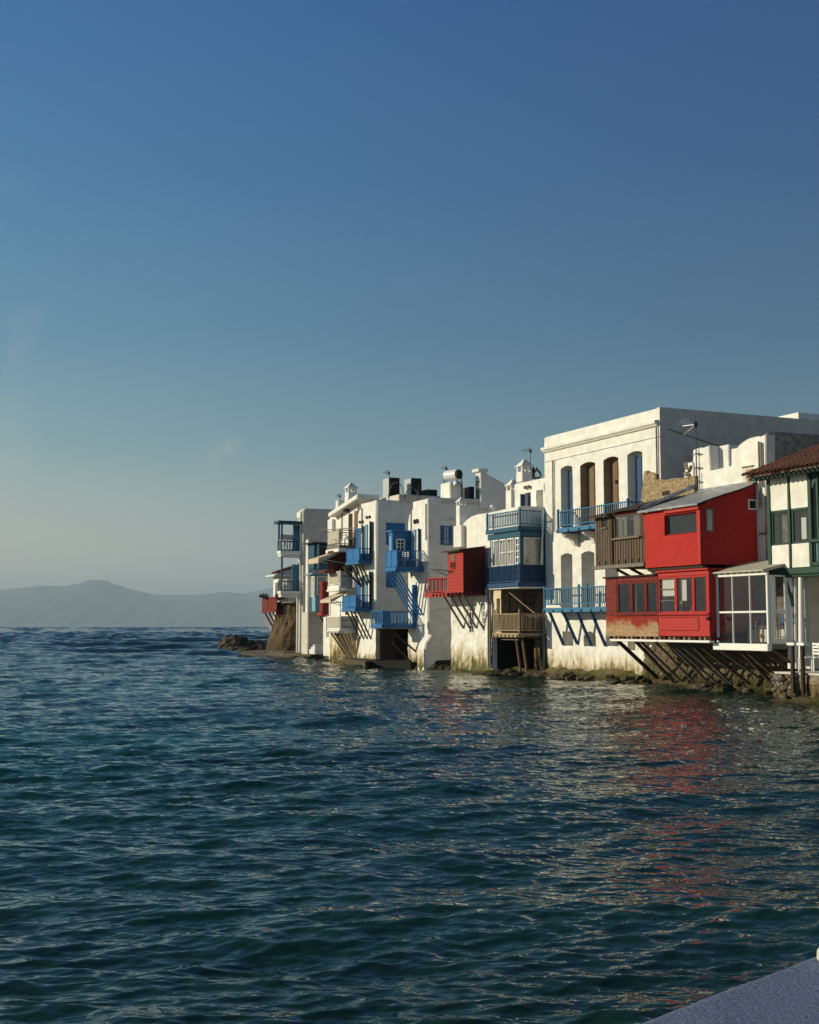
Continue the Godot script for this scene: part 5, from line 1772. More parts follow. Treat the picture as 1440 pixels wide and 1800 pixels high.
	for k in 2:
		box(up, "wall_lamp", dw[0] + 0.12 + k * 0.3, dw[0] + 0.3 + k * 0.3, dw[3] + 0.18, dw[3] + 0.34, -0.28, -0.12, M.grey_wood, 0.04)


# ---------- the two whitewashed houses with blue shutters ----------
func make_shuttered_houses() -> void:
	var h := thing("shuttered_house", "white house with rounded roofline, blue oriel on diagonal braces and mossy corner buttress", "house", Vector3(-20.5, 0, 0))
	var z := 1.0
	var mb := MB.new()
	mb.prism(PackedVector2Array([Vector2(-21.982,1.697),Vector2(-21.984,8.161),Vector2(-21.833,8.568),Vector2(-21.533,8.801),Vector2(-21.087,9.02),Vector2(-20.5,9.191),Vector2(-19.922,9.265),Vector2(-19.423,9.282),Vector2(-19.446,1.716)]), -0.6, 1.0, 0.06)
	part(h, "front_wall", mb, M.white)
	mb = MB.new()
	wall(mb, -21.9, -19.42, -0.6, 2.6, 1.012, [], 1.55, 0.03, 0.14)
	part(h, "front_foot", mb, M.plaster)
	mb = MB.new()
	var zk := 0.97
	mb.prism(PackedVector2Array([Vector2(-9, -0.6), Vector2(zk, -0.6), Vector2(zk, 9.25), Vector2(0.6, 9.36), Vector2(-9, 9.42)]), -21.4, -19.42, 0.05, true)
	part(h, "end_wall", mb, M.white)
	mb = MB.new()
	mb.bx(Vector3(-21.3, 9.0, -9.0), Vector3(-19.41, 9.257 + 0.05, 0.2), 0.04)
	part(h, "roof_parapet", mb, M.grey_plaster)
	for d in [[0.93, 7.0, 9.0]]:
		pole(h, "downpipe", Vector3(-19.6, d[1], z + 0.04), Vector3(-19.6, d[2], z + 0.04), 0.05, M.white)
	pole(h, "downpipe", Vector3(-21.503, 5.0, z + 0.03), Vector3(-21.503, 8.861, z + 0.03), 0.03, M.grey_wood)
	# end wall window with half open blue shutters, and a shelf
	var sz0: float = -0.452
	var sz1: float = 0.215
	var sy0: float = 6.752
	var sy1: float = 7.787
	var w := window(h, "window", sz0 + 0.14, sz1 - 0.14, sy0, sy1, -19.41, M.bright_blue, M.curtain, 2, 3, 0.06, true)
	shutter(w, sz1 - 0.15, sz1 + 0.02, sy0, sy1 + 0.03, -19.4, M.bright_blue, true)
	shutter(w, sz0 - 0.04, sz0 + 0.13, sy0, sy1 + 0.03, -19.4, M.bright_blue, true)
	box(h, "shelf", -19.42, -19.2, 8.152, 8.215, -0.808, -0.314, M.white, 0.02)
	beam(h, "conduit", Vector3(-19.38, 5.417, 0.8), Vector3(-19.38, 5.065, -0.2), 0.03, 0.03, M.grey_wood)
	beam(h, "conduit", Vector3(-19.38, 3.098, 1.0), Vector3(-19.38, 3.324, -0.3), 0.05, 0.06, M.white)
	# corner buttress: a squat block with a hipped top
	mb = MB.new()
	mb.prism(PackedVector2Array([Vector2(0.42, -0.5), Vector2(1.52, -0.5), Vector2(1.46, 1.2), Vector2(1.40, 1.42), Vector2(1.05, 1.86), Vector2(0.62, 1.56), Vector2(0.46, 1.4)]), -19.7, -18.85, 0.07, true)
	part(h, "buttress", mb, M.white)
	mb = MB.new()
	wall(mb, -19.68, -18.87, -0.4, 1.1, 1.50, [], 1.0, 0.02, 0.12)
	part(h, "buttress_foot", mb, M.plaster)
	box(h, "foundation", -19.4, -18.7, -0.6, 0.48, -0.9, 0.9, M.black_rock, 0.15)

	# balcony and oriel on the sea front
	var b := [-21.383,-19.95,5.408,6.398,1.233,2.64]
	var deck := balcony(h, "blue_balcony", b[0], b[1], b[2] + 0.1, b[3] + 0.05, z, b[5], M.bright_blue, {"front": "panel", "battens": 2, "gap": 0.16, "lower": 0.03, "post": 0.08})
	box(deck, "deck_fascia", b[0] - 0.05, b[1] + 0.06, b[2] - 0.12, b[2] - 0.03, z, b[5] + 0.08, M.bright_blue)
	var oy: float = b[2] + 0.1
	var q0 := [-22.089,-21.55,6.275,7.546,1.028,2.15]
	var o := box(h, "oriel", q0[0], q0[1], oy, q0[3], z - 0.15, q0[5], M.bright_blue, 0.03)
	box(o, "oriel_cornice", q0[0] - 0.06, q0[1] + 0.06, q0[3] + 0.003, q0[3] + 0.12, z - 0.15, q0[5] + 0.08, M.bright_blue)
	window(o, "window", 1.403, 1.929, 6.471, 7.171, q0[1] + 0.002, M.white_paint, M.dark, 2, 3, 0.07, true)
	box(o, "panel", lerpf(q0[0], q0[1], 0.35), lerpf(q0[0], q0[1], 0.8), oy + 0.9, q0[3] - 0.25, q0[5] + 0.001, q0[5] + 0.02, M.pale_blue)
	shutter(h, -21.249, -20.879, oy, 7.677, z + 0.02, M.pale_blue)
	var s2 := shutter(h, -20.879 + 0.03, -20.26, oy, 7.694, z + 0.02, M.teal)
	s2.rotation.y = -0.35
	for k in 2:
		box(h, "wall_lamp", -21.026 + k * 0.34, -21.026 + 0.12 + k * 0.34, 7.99, 8.245, z, z + 0.14, M.dark_metal, 0.05)
	for k in 5:
		var x := lerpf(-21.6, -20.1, k / 4.0)
		beam(h, "brace", Vector3(x, b[2] - 0.1, b[5] - 0.15), Vector3(x + 0.15, b[2] - 2.5, z + 0.03), 0.11, 0.07, M.bright_blue)
	# lower blue landing above the dark inlet
	var lz := [-21.438,-20.9,2.393,3.137,1.544,3.056]
	var land := balcony(h, "landing", -22.4, -20.9, lz[2], lz[3], z - 0.3, lz[5], M.bright_blue, {"gap": 0.2, "lower": 0.02, "front": "bars", "deck": M.grey_wood})
	box(land, "kick_board", -20.88, -20.85, lz[2] + 0.02, lz[3] - 0.02, lz[5] - 0.5, lz[5] - 0.05, M.bright_blue)
	box(land, "newel_board", -20.9, -20.80, lz[2], 4.59, z + 0.004, z + 0.26, M.bright_blue)
	beam(land, "prop", Vector3(-21.2, lz[2] - 0.1, lz[5] - 0.4), Vector3(-20.9, 0.9, 1.0), 0.09, 0.09, M.dark_wood)
	beam(land, "prop", Vector3(-20.95, 1.4, 2.4), Vector3(-20.8, 0.1, 1.1), 0.12, 0.09, M.dark_wood)
	# back of the inlet: dark boards
	var inl := box(h, "inlet_boards", -26.9, -26.6, 0.2, lz[2] - 0.1, -2.4, 0.7, M.dark_wood)
	for k in 9:
		box(inl, "board", -26.59, -26.56, 0.3, lz[2] - 0.12, lerpf(-2.4, 0.7, k / 9.0), lerpf(-2.4, 0.7, (k + 1) / 9.0) - 0.02, M.old_wood if k in [0, 1, 2, 6, 7, 8] else M.dark_wood, 0.005)
	box(h, "inlet_back", -26.9, -21.9, -0.5, 3.5, -2.6, -2.42, M.dark_wood)
	box(h, "inlet_deck", -26.9, -21.95, lz[2] - 0.25, lz[2] - 0.1, -2.4, 0.9, M.dark_wood)

	var f := thing("shuttered_house", "white house with rounded roofline and two stacked blue balconies left of the oriel", "house", Vector3(-28, 0, 0))
	var fz := 0.78
	mb = MB.new()
	mb.prism(PackedVector2Array([Vector2(-29.779,0.414),Vector2(-29.774,9.216),Vector2(-29.505,9.514),Vector2(-29.057,9.688),Vector2(-28.348,9.802),Vector2(-26.964,9.92),Vector2(-26.907,0.477)]), -0.6, 0.78, 0.05)
	part(f, "front_wall", mb, M.white)
	mb = MB.new()
	wall(mb, -29.75, -26.93, 0.2, 2.2, 0.79, [], 0.9, 0.02, 0.14)
	part(f, "front_foot", mb, M.plaster)
	mb = MB.new()
	mb.prism(PackedVector2Array([Vector2(-9, 0.2), Vector2(0.73, 0.2), Vector2(0.73, 9.86), Vector2(0.2, 9.92), Vector2(-9, 9.95)]), -29.4, -26.91, 0.05, true)
	part(f, "end_wall", mb, M.white)
	box(f, "roof_parapet", -34.0, -26.88, 9.75, 10.307, -6.0, -0.7, M.grey_plaster, 0.05)
	box(f, "blind_window", -26.92, -26.87, 7.196, 8.541, -1.123, 0.128, M.bright_blue)
	box(f, "blind_window", -26.92, -26.87, 4.621, 5.478, -0.555, 0.123, M.bright_blue)
	var b1 := [-29.577,-27.6,6.155,7.013,0.679,1.614]
	var d1 := balcony(f, "blue_balcony", b1[0], b1[1], b1[2] + 0.08, b1[3], fz, b1[5], M.bright_blue, {"front": "panel", "battens": 2, "gap": 0.15, "lower": 0.03})
	d1.material_override = M.blue
	box(d1, "deck_fascia", b1[0] - 0.04, b1[1] + 0.06, b1[2] - 0.1, b1[2] - 0.02, fz, b1[5] + 0.06, M.blue)
	for k in 4:
		var x := lerpf(b1[0] + 0.4, b1[1] - 0.1, k / 3.0)
		beam(d1, "strut", Vector3(x, b1[2] - 0.1, b1[5] - 0.2), Vector3(x, b1[2] - 1.4, fz + 0.02), 0.08, 0.08, M.dark_wood)
	var b2 := [-29.569,-27.5,3.283,4.167,0.677,1.867]
	var d2 := balcony(f, "blue_balcony", b2[0], b2[1], b2[2] + 0.12, b2[3], fz, b2[5], M.bright_blue, {"front": "panel", "battens": 2, "gap": 0.16, "lower": 0.03})
	d2.material_override = M.blue
	box(d2, "deck_fascia", b2[0] - 0.04, b2[1] + 0.06, b2[2] - 0.1, b2[2] + 0.03, fz, b2[5] + 0.06, M.blue)
	for k in 4:
		var x := lerpf(b2[0] + 0.3, b2[1] - 0.1, k / 3.0)
		beam(d2, "strut", Vector3(x, b2[2] - 0.1, b2[5] - 0.2), Vector3(x, b2[2] - 1.75, fz + 0.02), 0.08, 0.08, M.dark_wood)
	# shutters, open and shut, above each balcony
	for q in [[b1[2] + 0.12, 8.5], [b2[2] + 0.15, 5.457]]:
		shutter(f, -29.596, -28.966, q[0], q[1] - 0.15, fz + 0.02, M.bright_blue).rotation.y = 0.5
		shutter(f, -28.522, -28.171, q[0], q[1], fz + 0.02, M.pale_blue)
		shutter(f, -28.171 + 0.05, -27.304, q[0], q[1] + 0.15, fz + 0.02, M.teal).rotation.y = -0.5
		box(f, "doorway", -29.084, -28.199, q[0], q[1] - 0.05, fz + 0.001, fz + 0.018, M.dark, 0.0)
	for k in 4:
		var px := -29.36 + k * 0.42 + (0.25 if k > 1 else 0.0)
		box(f, "wall_lamp", px, px + 0.11, 8.64 + (0.2 if k > 1 else 0.0), 8.816 + (0.2 if k > 1 else 0.0), fz, fz + 0.13, M.dark_metal, 0.05)
	pole(f, "downpipe", Vector3(-29.007, 8.0, fz + 0.05), Vector3(-29.007, 9.577, fz + 0.05), 0.035, M.grey_wood)


# ---------- beige restaurant house with terraces and awnings ----------
func make_restaurant() -> void:
	var h := thing("restaurant_house", "cream house with stacked restaurant terraces, striped awnings and slanted poles", "house", Vector3(-32.5, 0, 0))
	var z := 0.55
	var mb := MB.new()
	mb.prism(PackedVector2Array([Vector2(-35.107,0.109),Vector2(-35.241,8.53),Vector2(-35.054,9.613),Vector2(-32.679,10.012),Vector2(-30.513,10.4),Vector2(-30.237,10.374),Vector2(-30.14,0.228)]), -5.0, 0.55, 0.04)
	part(h, "front_wall", mb, M.white)
	mb = MB.new()
	var pl := [-33.967,9.393, -33.971,9.654, -31.337,10.09, -29.119,10.457, -29.116,10.174, -31.333,9.8]
	mb.prism(PackedVector2Array([Vector2(pl[0], pl[1]), Vector2(pl[2], pl[3]), Vector2(pl[4], pl[5]), Vector2(pl[6], pl[7]), Vector2(pl[8], pl[9]), Vector2(pl[10], pl[11])]), -0.4, 1.1, 0.03)
	part(h, "eaves", mb, M.white)
	mb = MB.new()
	wall(mb, -34.9, -29.6, 0.0, 2.6, 0.57, [], 1.7, 0.03, 0.16, Color(0.9, 0.82, 0.66))
	part(h, "foot", mb, M.plaster)
	for px in [-32.835, -30.156]:
		pole(h, "downpipe", Vector3(px, 7.8, z + 0.05), Vector3(px, 9.9, z + 0.05), 0.035, M.raw_cement)
	box(h, "doorway", -31.777, -31.165, 7.4, 9.435, z + 0.004, z + 0.03, M.dark_wood)
	box(h, "doorway", -30.839, -30.378, 7.4, 9.539, z + 0.004, z + 0.03, M.brown_door)
	box(h, "wall_lamp", -32.063, -31.588, 9.567, 9.86, z, z + 0.3, M.dark_metal, 0.06)
	box(h, "spur_wall", -34.92, -34.113, 7.5, 9.606 - 0.3, z, z + 0.22, M.white, 0.03)
	# upper terrace
	var t := [-32.321,-30.3,7.338,8.296,0.668,1.781]
	var d := balcony(h, "upper_terrace", t[0], t[1], t[2], t[3], z, t[5], M.grey_wood, {"front": "panel", "battens": 1, "gap": 0.42, "thin": 0.8, "deck": M.white_paint, "lower": 0.06, "mid": true})
	box(d, "terrace_fascia", t[0] - 0.1, t[1] + 0.1, t[2] - 0.42, t[2] - 0.205, z, t[5] + 0.1, M.white_paint, 0.03)
	box(d, "canvas_panel", t[0] + 0.08, t[1] - 0.08, t[2] + 0.14, t[3] - 0.05, t[5] + 0.005, t[5] + 0.02, M.canvas)
	beam(d, "rail_pole", Vector3(t[0] - 0.9, t[3] + 0.16, t[5] + 0.2), Vector3(t[1] + 0.4, t[3] + 0.12, z + 0.2), 0.05, 0.05, M.grey_wood)
	# wide awning over a dark red bay
	var r := [-32.462,-31.0,5.771,6.803,1.257,1.986]
	var red := box(h, "red_bay", r[0] + 0.4, r[1], r[2], r[3] + 0.25, z, r[5] - 0.1, M.dark_red, 0.02)
	for k in 4:
		var q := lerpf(z + 0.1, r[5] - 0.2, k / 3.0)
		box(red, "batten", r[1] + 0.001, r[1] + 0.03, r[2] + 0.05, r[3] + 0.2, q - 0.03, q + 0.03, M.dull_red, 0.005)
	box(red, "floor_edge", r[0] + 0.3, r[1] + 0.06, r[2] - 0.12, r[2] - 0.004, z, r[5] + 0.5, M.dull_red)
	for k in 3:
		beam(red, "strut", Vector3(r[0] + 0.7 + k * 1.3, r[2] - 0.1, r[5] - 0.2), Vector3(r[0] + 0.7 + k * 1.3, r[2] - 1.2, z + 0.02), 0.1, 0.1, M.dark_red)
	awning(h, r[0] - 0.2, r[1] + 0.1, 7.267, r[2] + 0.75, z + 0.2, r[5] + 0.95, 0.32, M.awning)
	# middle terrace with signboard
	var m := [-32.216,-30.3,4.689,5.711,0.657,1.766]
	var dm := balcony(h, "middle_terrace", m[0], m[1], m[2] + 0.12, m[3], z, m[5], M.white_paint, {"front": "panel", "battens": 2, "near": "panel", "lower": 0.1})
	box(dm, "canvas_panel", m[0] + 0.08, m[1] - 0.08, m[2] + 0.28, m[3] - 0.06, m[5] + 0.003, m[5] + 0.018, M.canvas)
	box(dm, "terrace_fascia", m[0] - 0.1, m[1] + 0.08, m[2] - 0.2, m[2] - 0.085, z, m[5] + 0.08, M.white_paint, 0.02)
	box(dm, "counter", m[0] - 0.2, m[1] - 1.0, m[3] + 0.02, m[3] + 0.08, z, m[5] + 0.2, M.white_paint)
	awning(h, m[0] + 0.1, m[1] - 0.1, m[2] - 0.15, 3.952, m[5] - 0.9, m[5] + 0.55, 0.2, M.awning)
	# lower terrace: open rail above a panelled front
	var l := [-32.204,-30.2,2.09,2.93,0.457,1.792]
	var dl := balcony(h, "lower_terrace", l[0], l[1], l[2], l[3], z, l[5], M.white_paint, {"front": "panel", "battens": 2, "near": "panel", "lower": 0.05, "deck": M.grey_wood})
	box(dl, "canvas_panel", l[0] + 0.08, l[1] - 0.08, l[2] + 0.14, l[3] - 0.06, l[5] + 0.003, l[5] + 0.018, M.canvas)
	box(dl, "red_inner_wall", l[0], l[1] - 1.6, l[3] + 0.1, m[2] - 0.4, z + 0.002, z + 0.06, M.dark_red)
	var yr: float = 3.807
	for p in [Vector2(l[1], l[5]), Vector2(l[1], l[5] - 1.0), Vector2(l[0] + 0.3, l[5])]:
		box(dl, "rail_post", p.x - 0.03, p.x + 0.03, l[3] + 0.003, yr, p.y - 0.07, p.y - 0.01, M.white_paint)
	box(dl, "top_rail", l[0] + 0.3, l[1] - 0.035, yr - 0.06, yr, l[5] - 0.06, l[5] - 0.01, M.white_paint)
	box(dl, "top_rail", l[1] - 0.025, l[1] + 0.025, yr - 0.06, yr, z, l[5] - 0.075, M.white_paint)
	for k in 8:
		box(dl, "joist", lerpf(l[0], l[1], k / 7.0) - 0.05, lerpf(l[0], l[1], k / 7.0) + 0.05, l[2] - 0.2, l[2] - 0.08, z, l[5] + 0.12, M.white_paint)
	# fan of slanted poles
	for k in 12:
		var x := lerpf(l[0] + 0.1, l[1] + 0.7, k / 11.0)
		var p := beam(dl, "strut", Vector3(x, l[2] - 0.2, l[5] - 0.2 - 0.12 * (k % 3)), Vector3(lerpf(l[0] + 0.9, l[1] + 0.3, k / 11.0), 0.15 + 0.05 * (k % 2), z + 0.08), 0.10, 0.10, M.pale_wood)
		if k in [0, 5]:
			p.material_override = M.old_wood
	box(h, "white_post", -29.886 - 0.1, -29.886 + 0.1, m[2], 7.037, z + 0.3, z + 0.5, M.white_paint, 0.02)


func awning(h: Node3D, x0: float, x1: float, y_top: float, y_low: float, z0: float, z1: float, fall: float, m: Material) -> void:
	var mb := MB.new()
	var n := 8
	for k in n:
		var xa := lerpf(x0, x1, float(k) / n)
		var xb := lerpf(x0, x1, float(k + 1) / n)
		var sag := 0.03 * sin(PI * 0.5)
		mb.flat_quad(Vector3(xa, y_top, z0), Vector3(xb, y_top, z0), Vector3(xb, (y_top + y_low) * 0.5 - sag, (z0 + z1) * 0.5), Vector3(xa, (y_top + y_low) * 0.5 - sag, (z0 + z1) * 0.5), Vector3(0, 1, 1))
		mb.flat_quad(Vector3(xa, (y_top + y_low) * 0.5 - sag, (z0 + z1) * 0.5), Vector3(xb, (y_top + y_low) * 0.5 - sag, (z0 + z1) * 0.5), Vector3(xb, y_low, z1), Vector3(xa, y_low, z1), Vector3(0, 1, 1))
		var f := fall * (1.0 if k % 2 else 0.88)
		mb.quad(Vector3(xa, y_low, z1), Vector3(xb, y_low, z1), Vector3(xb, y_low - f, z1 + 0.03), Vector3(xa, y_low - f, z1 + 0.03), Vector3(0, 0, 1))
	for x in [x0, x1]:
		mb.tri(Vector3(x, y_top, z0), Vector3(x, y_low, z1), Vector3(x, y_low - fall, z1), Vector3(signf(x - (x0 + x1) * 0.5), 0, 0))
	var a := part(h, "awning", mb, m)
	for x in [x0 + 0.05, x1 - 0.05]:
		beam(a, "arm", Vector3(x, y_low - 0.35, z0), Vector3(x, y_low - 0.02, z1 - 0.05), 0.035, 0.035, M.white_paint)


# ---------- houses at the far end ----------
func make_far_houses() -> void:
	var h := thing("teal_loggia_house", "narrow white house with teal timber loggia and grey lower wall", "house", Vector3(-38, 0, 0))
	var mb := MB.new()
	# lower grey end wall, slim lit front
	var g := [-41.242,-40.0,0.692,3.283,-0.738,0.19]
	box(h, "lower_block", g[0], g[1], 0.35, g[3], -4.0, g[5], M.grey_plaster, 0.05)
	var u := [-40.048,-39.6,3.278,8.318,-0.641,0.371]
	box(h, "upper_block", u[0], u[1], g[3] - 0.1, u[3], -4.0, u[5], M.white, 0.05)
	var t := [-39.481,-38.6,6.224,7.905,-0.453,0.3]
	box(h, "teal_loggia", t[0], t[1], t[2], t[3], -1.0, t[5], M.teal, 0.03)
	box(h, "loggia_post", t[1] + 0.005, t[1] + 0.1, t[2], t[3] + 0.05, t[5] - 0.35, t[5] - 0.2, M.pale_blue)
	box(h, "loggia_shade", t[1] + 0.002, t[1] + 0.05, t[2] + 0.9, t[3] - 0.2, t[5] - 1.1, t[5] - 0.45, M.dark)
	box(h, "loggia_awning", t[0] - 0.3, t[1] + 0.5, t[3] + 0.05, t[3] + 0.14, -1.0, t[5] + 0.3, M.dark_wood)
	var v := [-39.791,-38.8,3.31,5.843,-0.212,0.205]
	box(h, "blue_bay", v[0], v[1], v[2], v[3], -0.8, v[5] - 0.1, M.pale_blue, 0.03)
	for k in 3:
		window(h, "window", lerpf(v[0], v[1], k / 3.0) + 0.03, lerpf(v[0], v[1], (k + 1) / 3.0) - 0.03, v[2] + 1.0, v[3] - 0.1, v[5] - 0.095, M.white_paint, M.glass, 1, 3, 0.07)
	window(h, "side_window", v[5] - 0.95, v[5] - 0.2, v[2] + 1.1, v[3] - 0.1, v[1], M.white_paint, M.glass, 1, 3, 0.08, true)
	box(h, "bay_roof", v[0] - 0.3, v[1] + 0.3, v[3], v[3] + 0.09, -0.8, v[5] + 0.25, M.pale_blue)
	var r := [-37.232,-36.6,3.171,5.3,-0.179,0.434]
	var rb := box(h, "red_bay", r[0], r[1], r[2], r[3], -0.8, r[5], M.dull_red, 0.03)
	box(rb, "floor_edge", r[0] - 0.06, r[1] + 0.08, r[2] - 0.14, r[2] - 0.003, -0.8, r[5] + 0.1, M.red)
	for k in 2:
		beam(rb, "strut", Vector3(r[1] - 0.1 - k * 0.7, r[2] - 0.1, r[5] - 0.1), Vector3(r[1] - 0.1 - k * 0.7, r[2] - 1.0, -0.2), 0.1, 0.1, M.dark_red)
	var w := [-36.751,-34.9,0.78,2.932,0.403,0.563]
	mb = MB.new()
	wall(mb, w[0], w[1], 0.35, w[3], 0.3, [[w[0] + 0.5, w[0] + 1.0, 1.6, 2.9, 0.0, 0.3], [w[0] + 1.5, w[0] + 2.0, 0.4, 1.9, 0.2, 0.3]], 0.5, 0.02, 0.25)
	part(h, "lower_front", mb, M.plaster)
	box(h, "lower_front_body", w[0], w[1], 0.3, w[3], -4.0, -0.02, M.white)
	for k in 3:
		box(h, "step", -38.9 + k * 0.35, -38.55 + k * 0.35, 0.4, 0.75 + k * 0.16, -0.3, 0.5, M.white, 0.04)

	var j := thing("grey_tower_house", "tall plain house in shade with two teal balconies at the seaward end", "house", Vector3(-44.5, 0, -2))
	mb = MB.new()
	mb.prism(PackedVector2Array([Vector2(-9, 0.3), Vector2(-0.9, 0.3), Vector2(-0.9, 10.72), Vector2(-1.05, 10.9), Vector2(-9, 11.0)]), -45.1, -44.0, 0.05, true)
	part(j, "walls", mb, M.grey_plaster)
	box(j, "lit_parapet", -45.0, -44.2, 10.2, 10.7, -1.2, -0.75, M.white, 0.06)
	for q in [[-44.3, 0.4, 10.2], [-44.9, 0.4, 7.0]]:
		pole(j, "downpipe", Vector3(q[0], q[1], -0.83), Vector3(q[0], q[2], -0.83), 0.07, M.white)
	# two storeys of teal balconies; the near corner post carries the roof
	var a := [-45.048,-44.3,7.775,8.521,-0.893,0.688]
	var b := [-44.921,-44.3,4.845,5.587,-0.918,0.66]
	var da := balcony(j, "teal_balcony", a[0], a[1], a[2], a[3], -0.9, a[5], M.teal, {"gap": 0.2, "deck": M.white_paint, "lower": 0.05, "beam": M.white_paint})
	box(da, "soffit", a[0], a[1], a[2] - 0.45, a[2] - 0.21, -0.9, a[5], M.white, 0.05)
	var db := balcony(j, "teal_balcony", b[0], b[1], b[2], b[3], -0.9, b[5], M.teal, {"gap": 0.2, "deck": M.white_paint, "lower": 0.05, "beam": M.white_paint})
	box(db, "soffit", b[0], b[1], b[2] - 0.45, b[2] - 0.21, -0.9, b[5], M.white, 0.05)
	var yr: float = 9.765
	box(da, "roof_slab", a[0] - 0.2, a[1] + 0.15, yr, yr + 0.2, -0.9, a[5] + 0.25, M.teal)
	box(da, "corner_post", a[1] - 0.12, a[1], a[3] + 0.08, yr - 0.003, a[5] - 0.14, a[5] - 0.02, M.teal)
	box(da, "corner_post", a[0], a[0] + 0.12, a[3] + 0.08, yr - 0.003, a[5] - 0.14, a[5] - 0.02, M.teal)
	box(db, "corner_post", b[1] - 0.12, b[1], b[3] + 0.08, a[2] - 0.455, b[5] - 0.14, b[5] - 0.02, M.teal)
	box(da, "door_board", a[1] - 0.5, a[1] - 0.4, a[2] + 0.02, yr - 0.05, -0.88, -0.4, M.blue)
	box(db, "door_board", b[1] - 0.5, b[1] - 0.4, b[2] + 0.02, 6.819, -0.88, -0.35, M.blue)
	# canvas screen far side
	box(da, "far_screen", a[0] + 0.02, a[0] + 0.05, a[3] + 0.1, yr - 0.75, -0.8, a[5] - 0.2, M.grey_plaster)

	# brown stone cliff house with the red balcony
	var s := thing("stone_base_house", "weathered brown stone base with dark red balcony at the end of the row", "house", Vector3(-49.5, 0, -2))
	mb = MB.new()
	var rows := 26
	var cols := 40
	var P := []
	var C := []
	for q in rows + 1:
		var y := lerpf(-0.2, 4.05, float(q) / rows)
		var line := []
		var cc := []
		for k in cols + 1:
			var f := float(k) / cols
			# a rounded bastion that leans back as it rises: seaward side, then the end facing the viewer
			var ang := lerpf(-0.6, 2.0, f)
			var rad := 1.6 + 1.05 * pow(1.0 - clampf(y / 4.05, 0.0, 1.0), 1.4) + 0.16 * noise2.get_noise_3d(f * 30.0, y * 3.0, 2.0) + 0.2 * noise2.get_noise_3d(f * 12.0, y * 0.8, 8.0)
			line.append(Vector3(-49.6 + sin(ang) * rad * 1.15, y, -2.7 + cos(ang) * rad))
			var n := 0.5 + noise2.get_noise_3d(f * 44.0, y * 2.0, 20.0) * 0.9
			cc.append(Color(0.13, 0.09, 0.05).lerp(Color(0.40, 0.29, 0.17), clampf(n, 0.0, 1.0) * clampf(y * 0.5, 0.1, 1.0)))
		P.append(line)
		C.append(cc)
	for q in rows:
		for k in cols:
			var out: Vector3 = P[q][k] - Vector3(-49.6, P[q][k].y, -2.7)
			for tr in [[0, 0, 0, 1, 1, 1], [0, 0, 1, 1, 1, 0]]:
				var p0: Vector3 = P[q + tr[0]][k + tr[1]]
				var p1: Vector3 = P[q + tr[2]][k + tr[3]]
				var p2: Vector3 = P[q + tr[4]][k + tr[5]]
				var nn := flat(p0, p1, p2, out)
				mb.tri_n(p0, p1, p2, nn, nn, nn, C[q + tr[0]][k + tr[1]], C[q + tr[2]][k + tr[3]], C[q + tr[4]][k + tr[5]])
	part(s, "stone_base", mb, M.cliff)
	box(s, "rendered_wall", -49.0, -45.4, 0.3, 4.1, -8.0, -2.2, M.tan, 0.06)
	box(s, "terrace_floor", -52.0, -46.2, 4.05, 4.15, -8.0, -1.0, M.concrete)
	var c := [-52.378,-49.0,3.465,4.547,-1.747,-0.645]
	var dc := balcony(s, "red_balcony", c[0], c[1], c[2] + 0.08, c[3], -1.8, c[5], M.dull_red, {"front": "panel", "battens": 3, "gap": 0.22, "lower": 0.02, "deck": M.dark_red, "posts": [c[0] + 1.5]})
	for k in 4:
		var x := lerpf(c[0] + 0.4, c[1] - 0.1, k / 3.0)
		beam(dc, "strut", Vector3(x, c[2] - 0.1, c[5] - 0.1), Vector3(x + 0.1, c[2] - 1.75, c[5] - 1.05), 0.11, 0.11, M.dark_red)
	for k in 3:
		beam(dc, "brace", Vector3(c[1] - 0.05, c[2] - 0.1, c[5] - 0.4 - k * 0.4), Vector3(c[1] - 0.2, c[2] - 1.3, c[5] - 1.2 - k * 0.15), 0.09, 0.09, M.dark_red)

	var w2 := thing("small_white_house", "small white house with red gabled roof beyond the lower teal balcony", "house", Vector3(-56, 0, -6))
	var sw := [-55.395,-54.0,4.535,6.275,-2.763,-2.569]
	box(w2, "walls", sw[0], sw[1], sw[2] - 0.8, sw[3], sw[5] - 3.0, sw[5], M.white, 0.06)
	box(w2, "door", lerpf(sw[0], sw[1], 0.45), lerpf(sw[0], sw[1], 0.9), sw[2] - 0.2, sw[3] - 0.45, sw[5] + 0.001, sw[5] + 0.04, M.grey_wood)
	box(w2, "flat_roof", sw[0] - 0.5, sw[1] + 0.3, sw[3] + 0.01, sw[3] + 0.16, sw[5] - 3.0, sw[5] + 0.5, M.white, 0.04)
	mb = MB.new()
	var gz: float = -4.503
	mb.prism(PackedVector2Array([Vector2(gz, 0.4), Vector2(gz, 6.861), Vector2(gz - 2.2, 7.58), Vector2(gz - 6.0, 6.844), Vector2(gz - 6.0, 0.4)]), -60.9, -60.0, 0.03, true)
	part(w2, "gable_block", mb, M.grey_plaster)
	beam(w2, "gable_roof", Vector3(-60.45, 6.861 + 0.02, gz + 0.15), Vector3(-60.45, 7.58 + 0.1, gz - 2.3), 1.2, 0.14, M.dull_red)


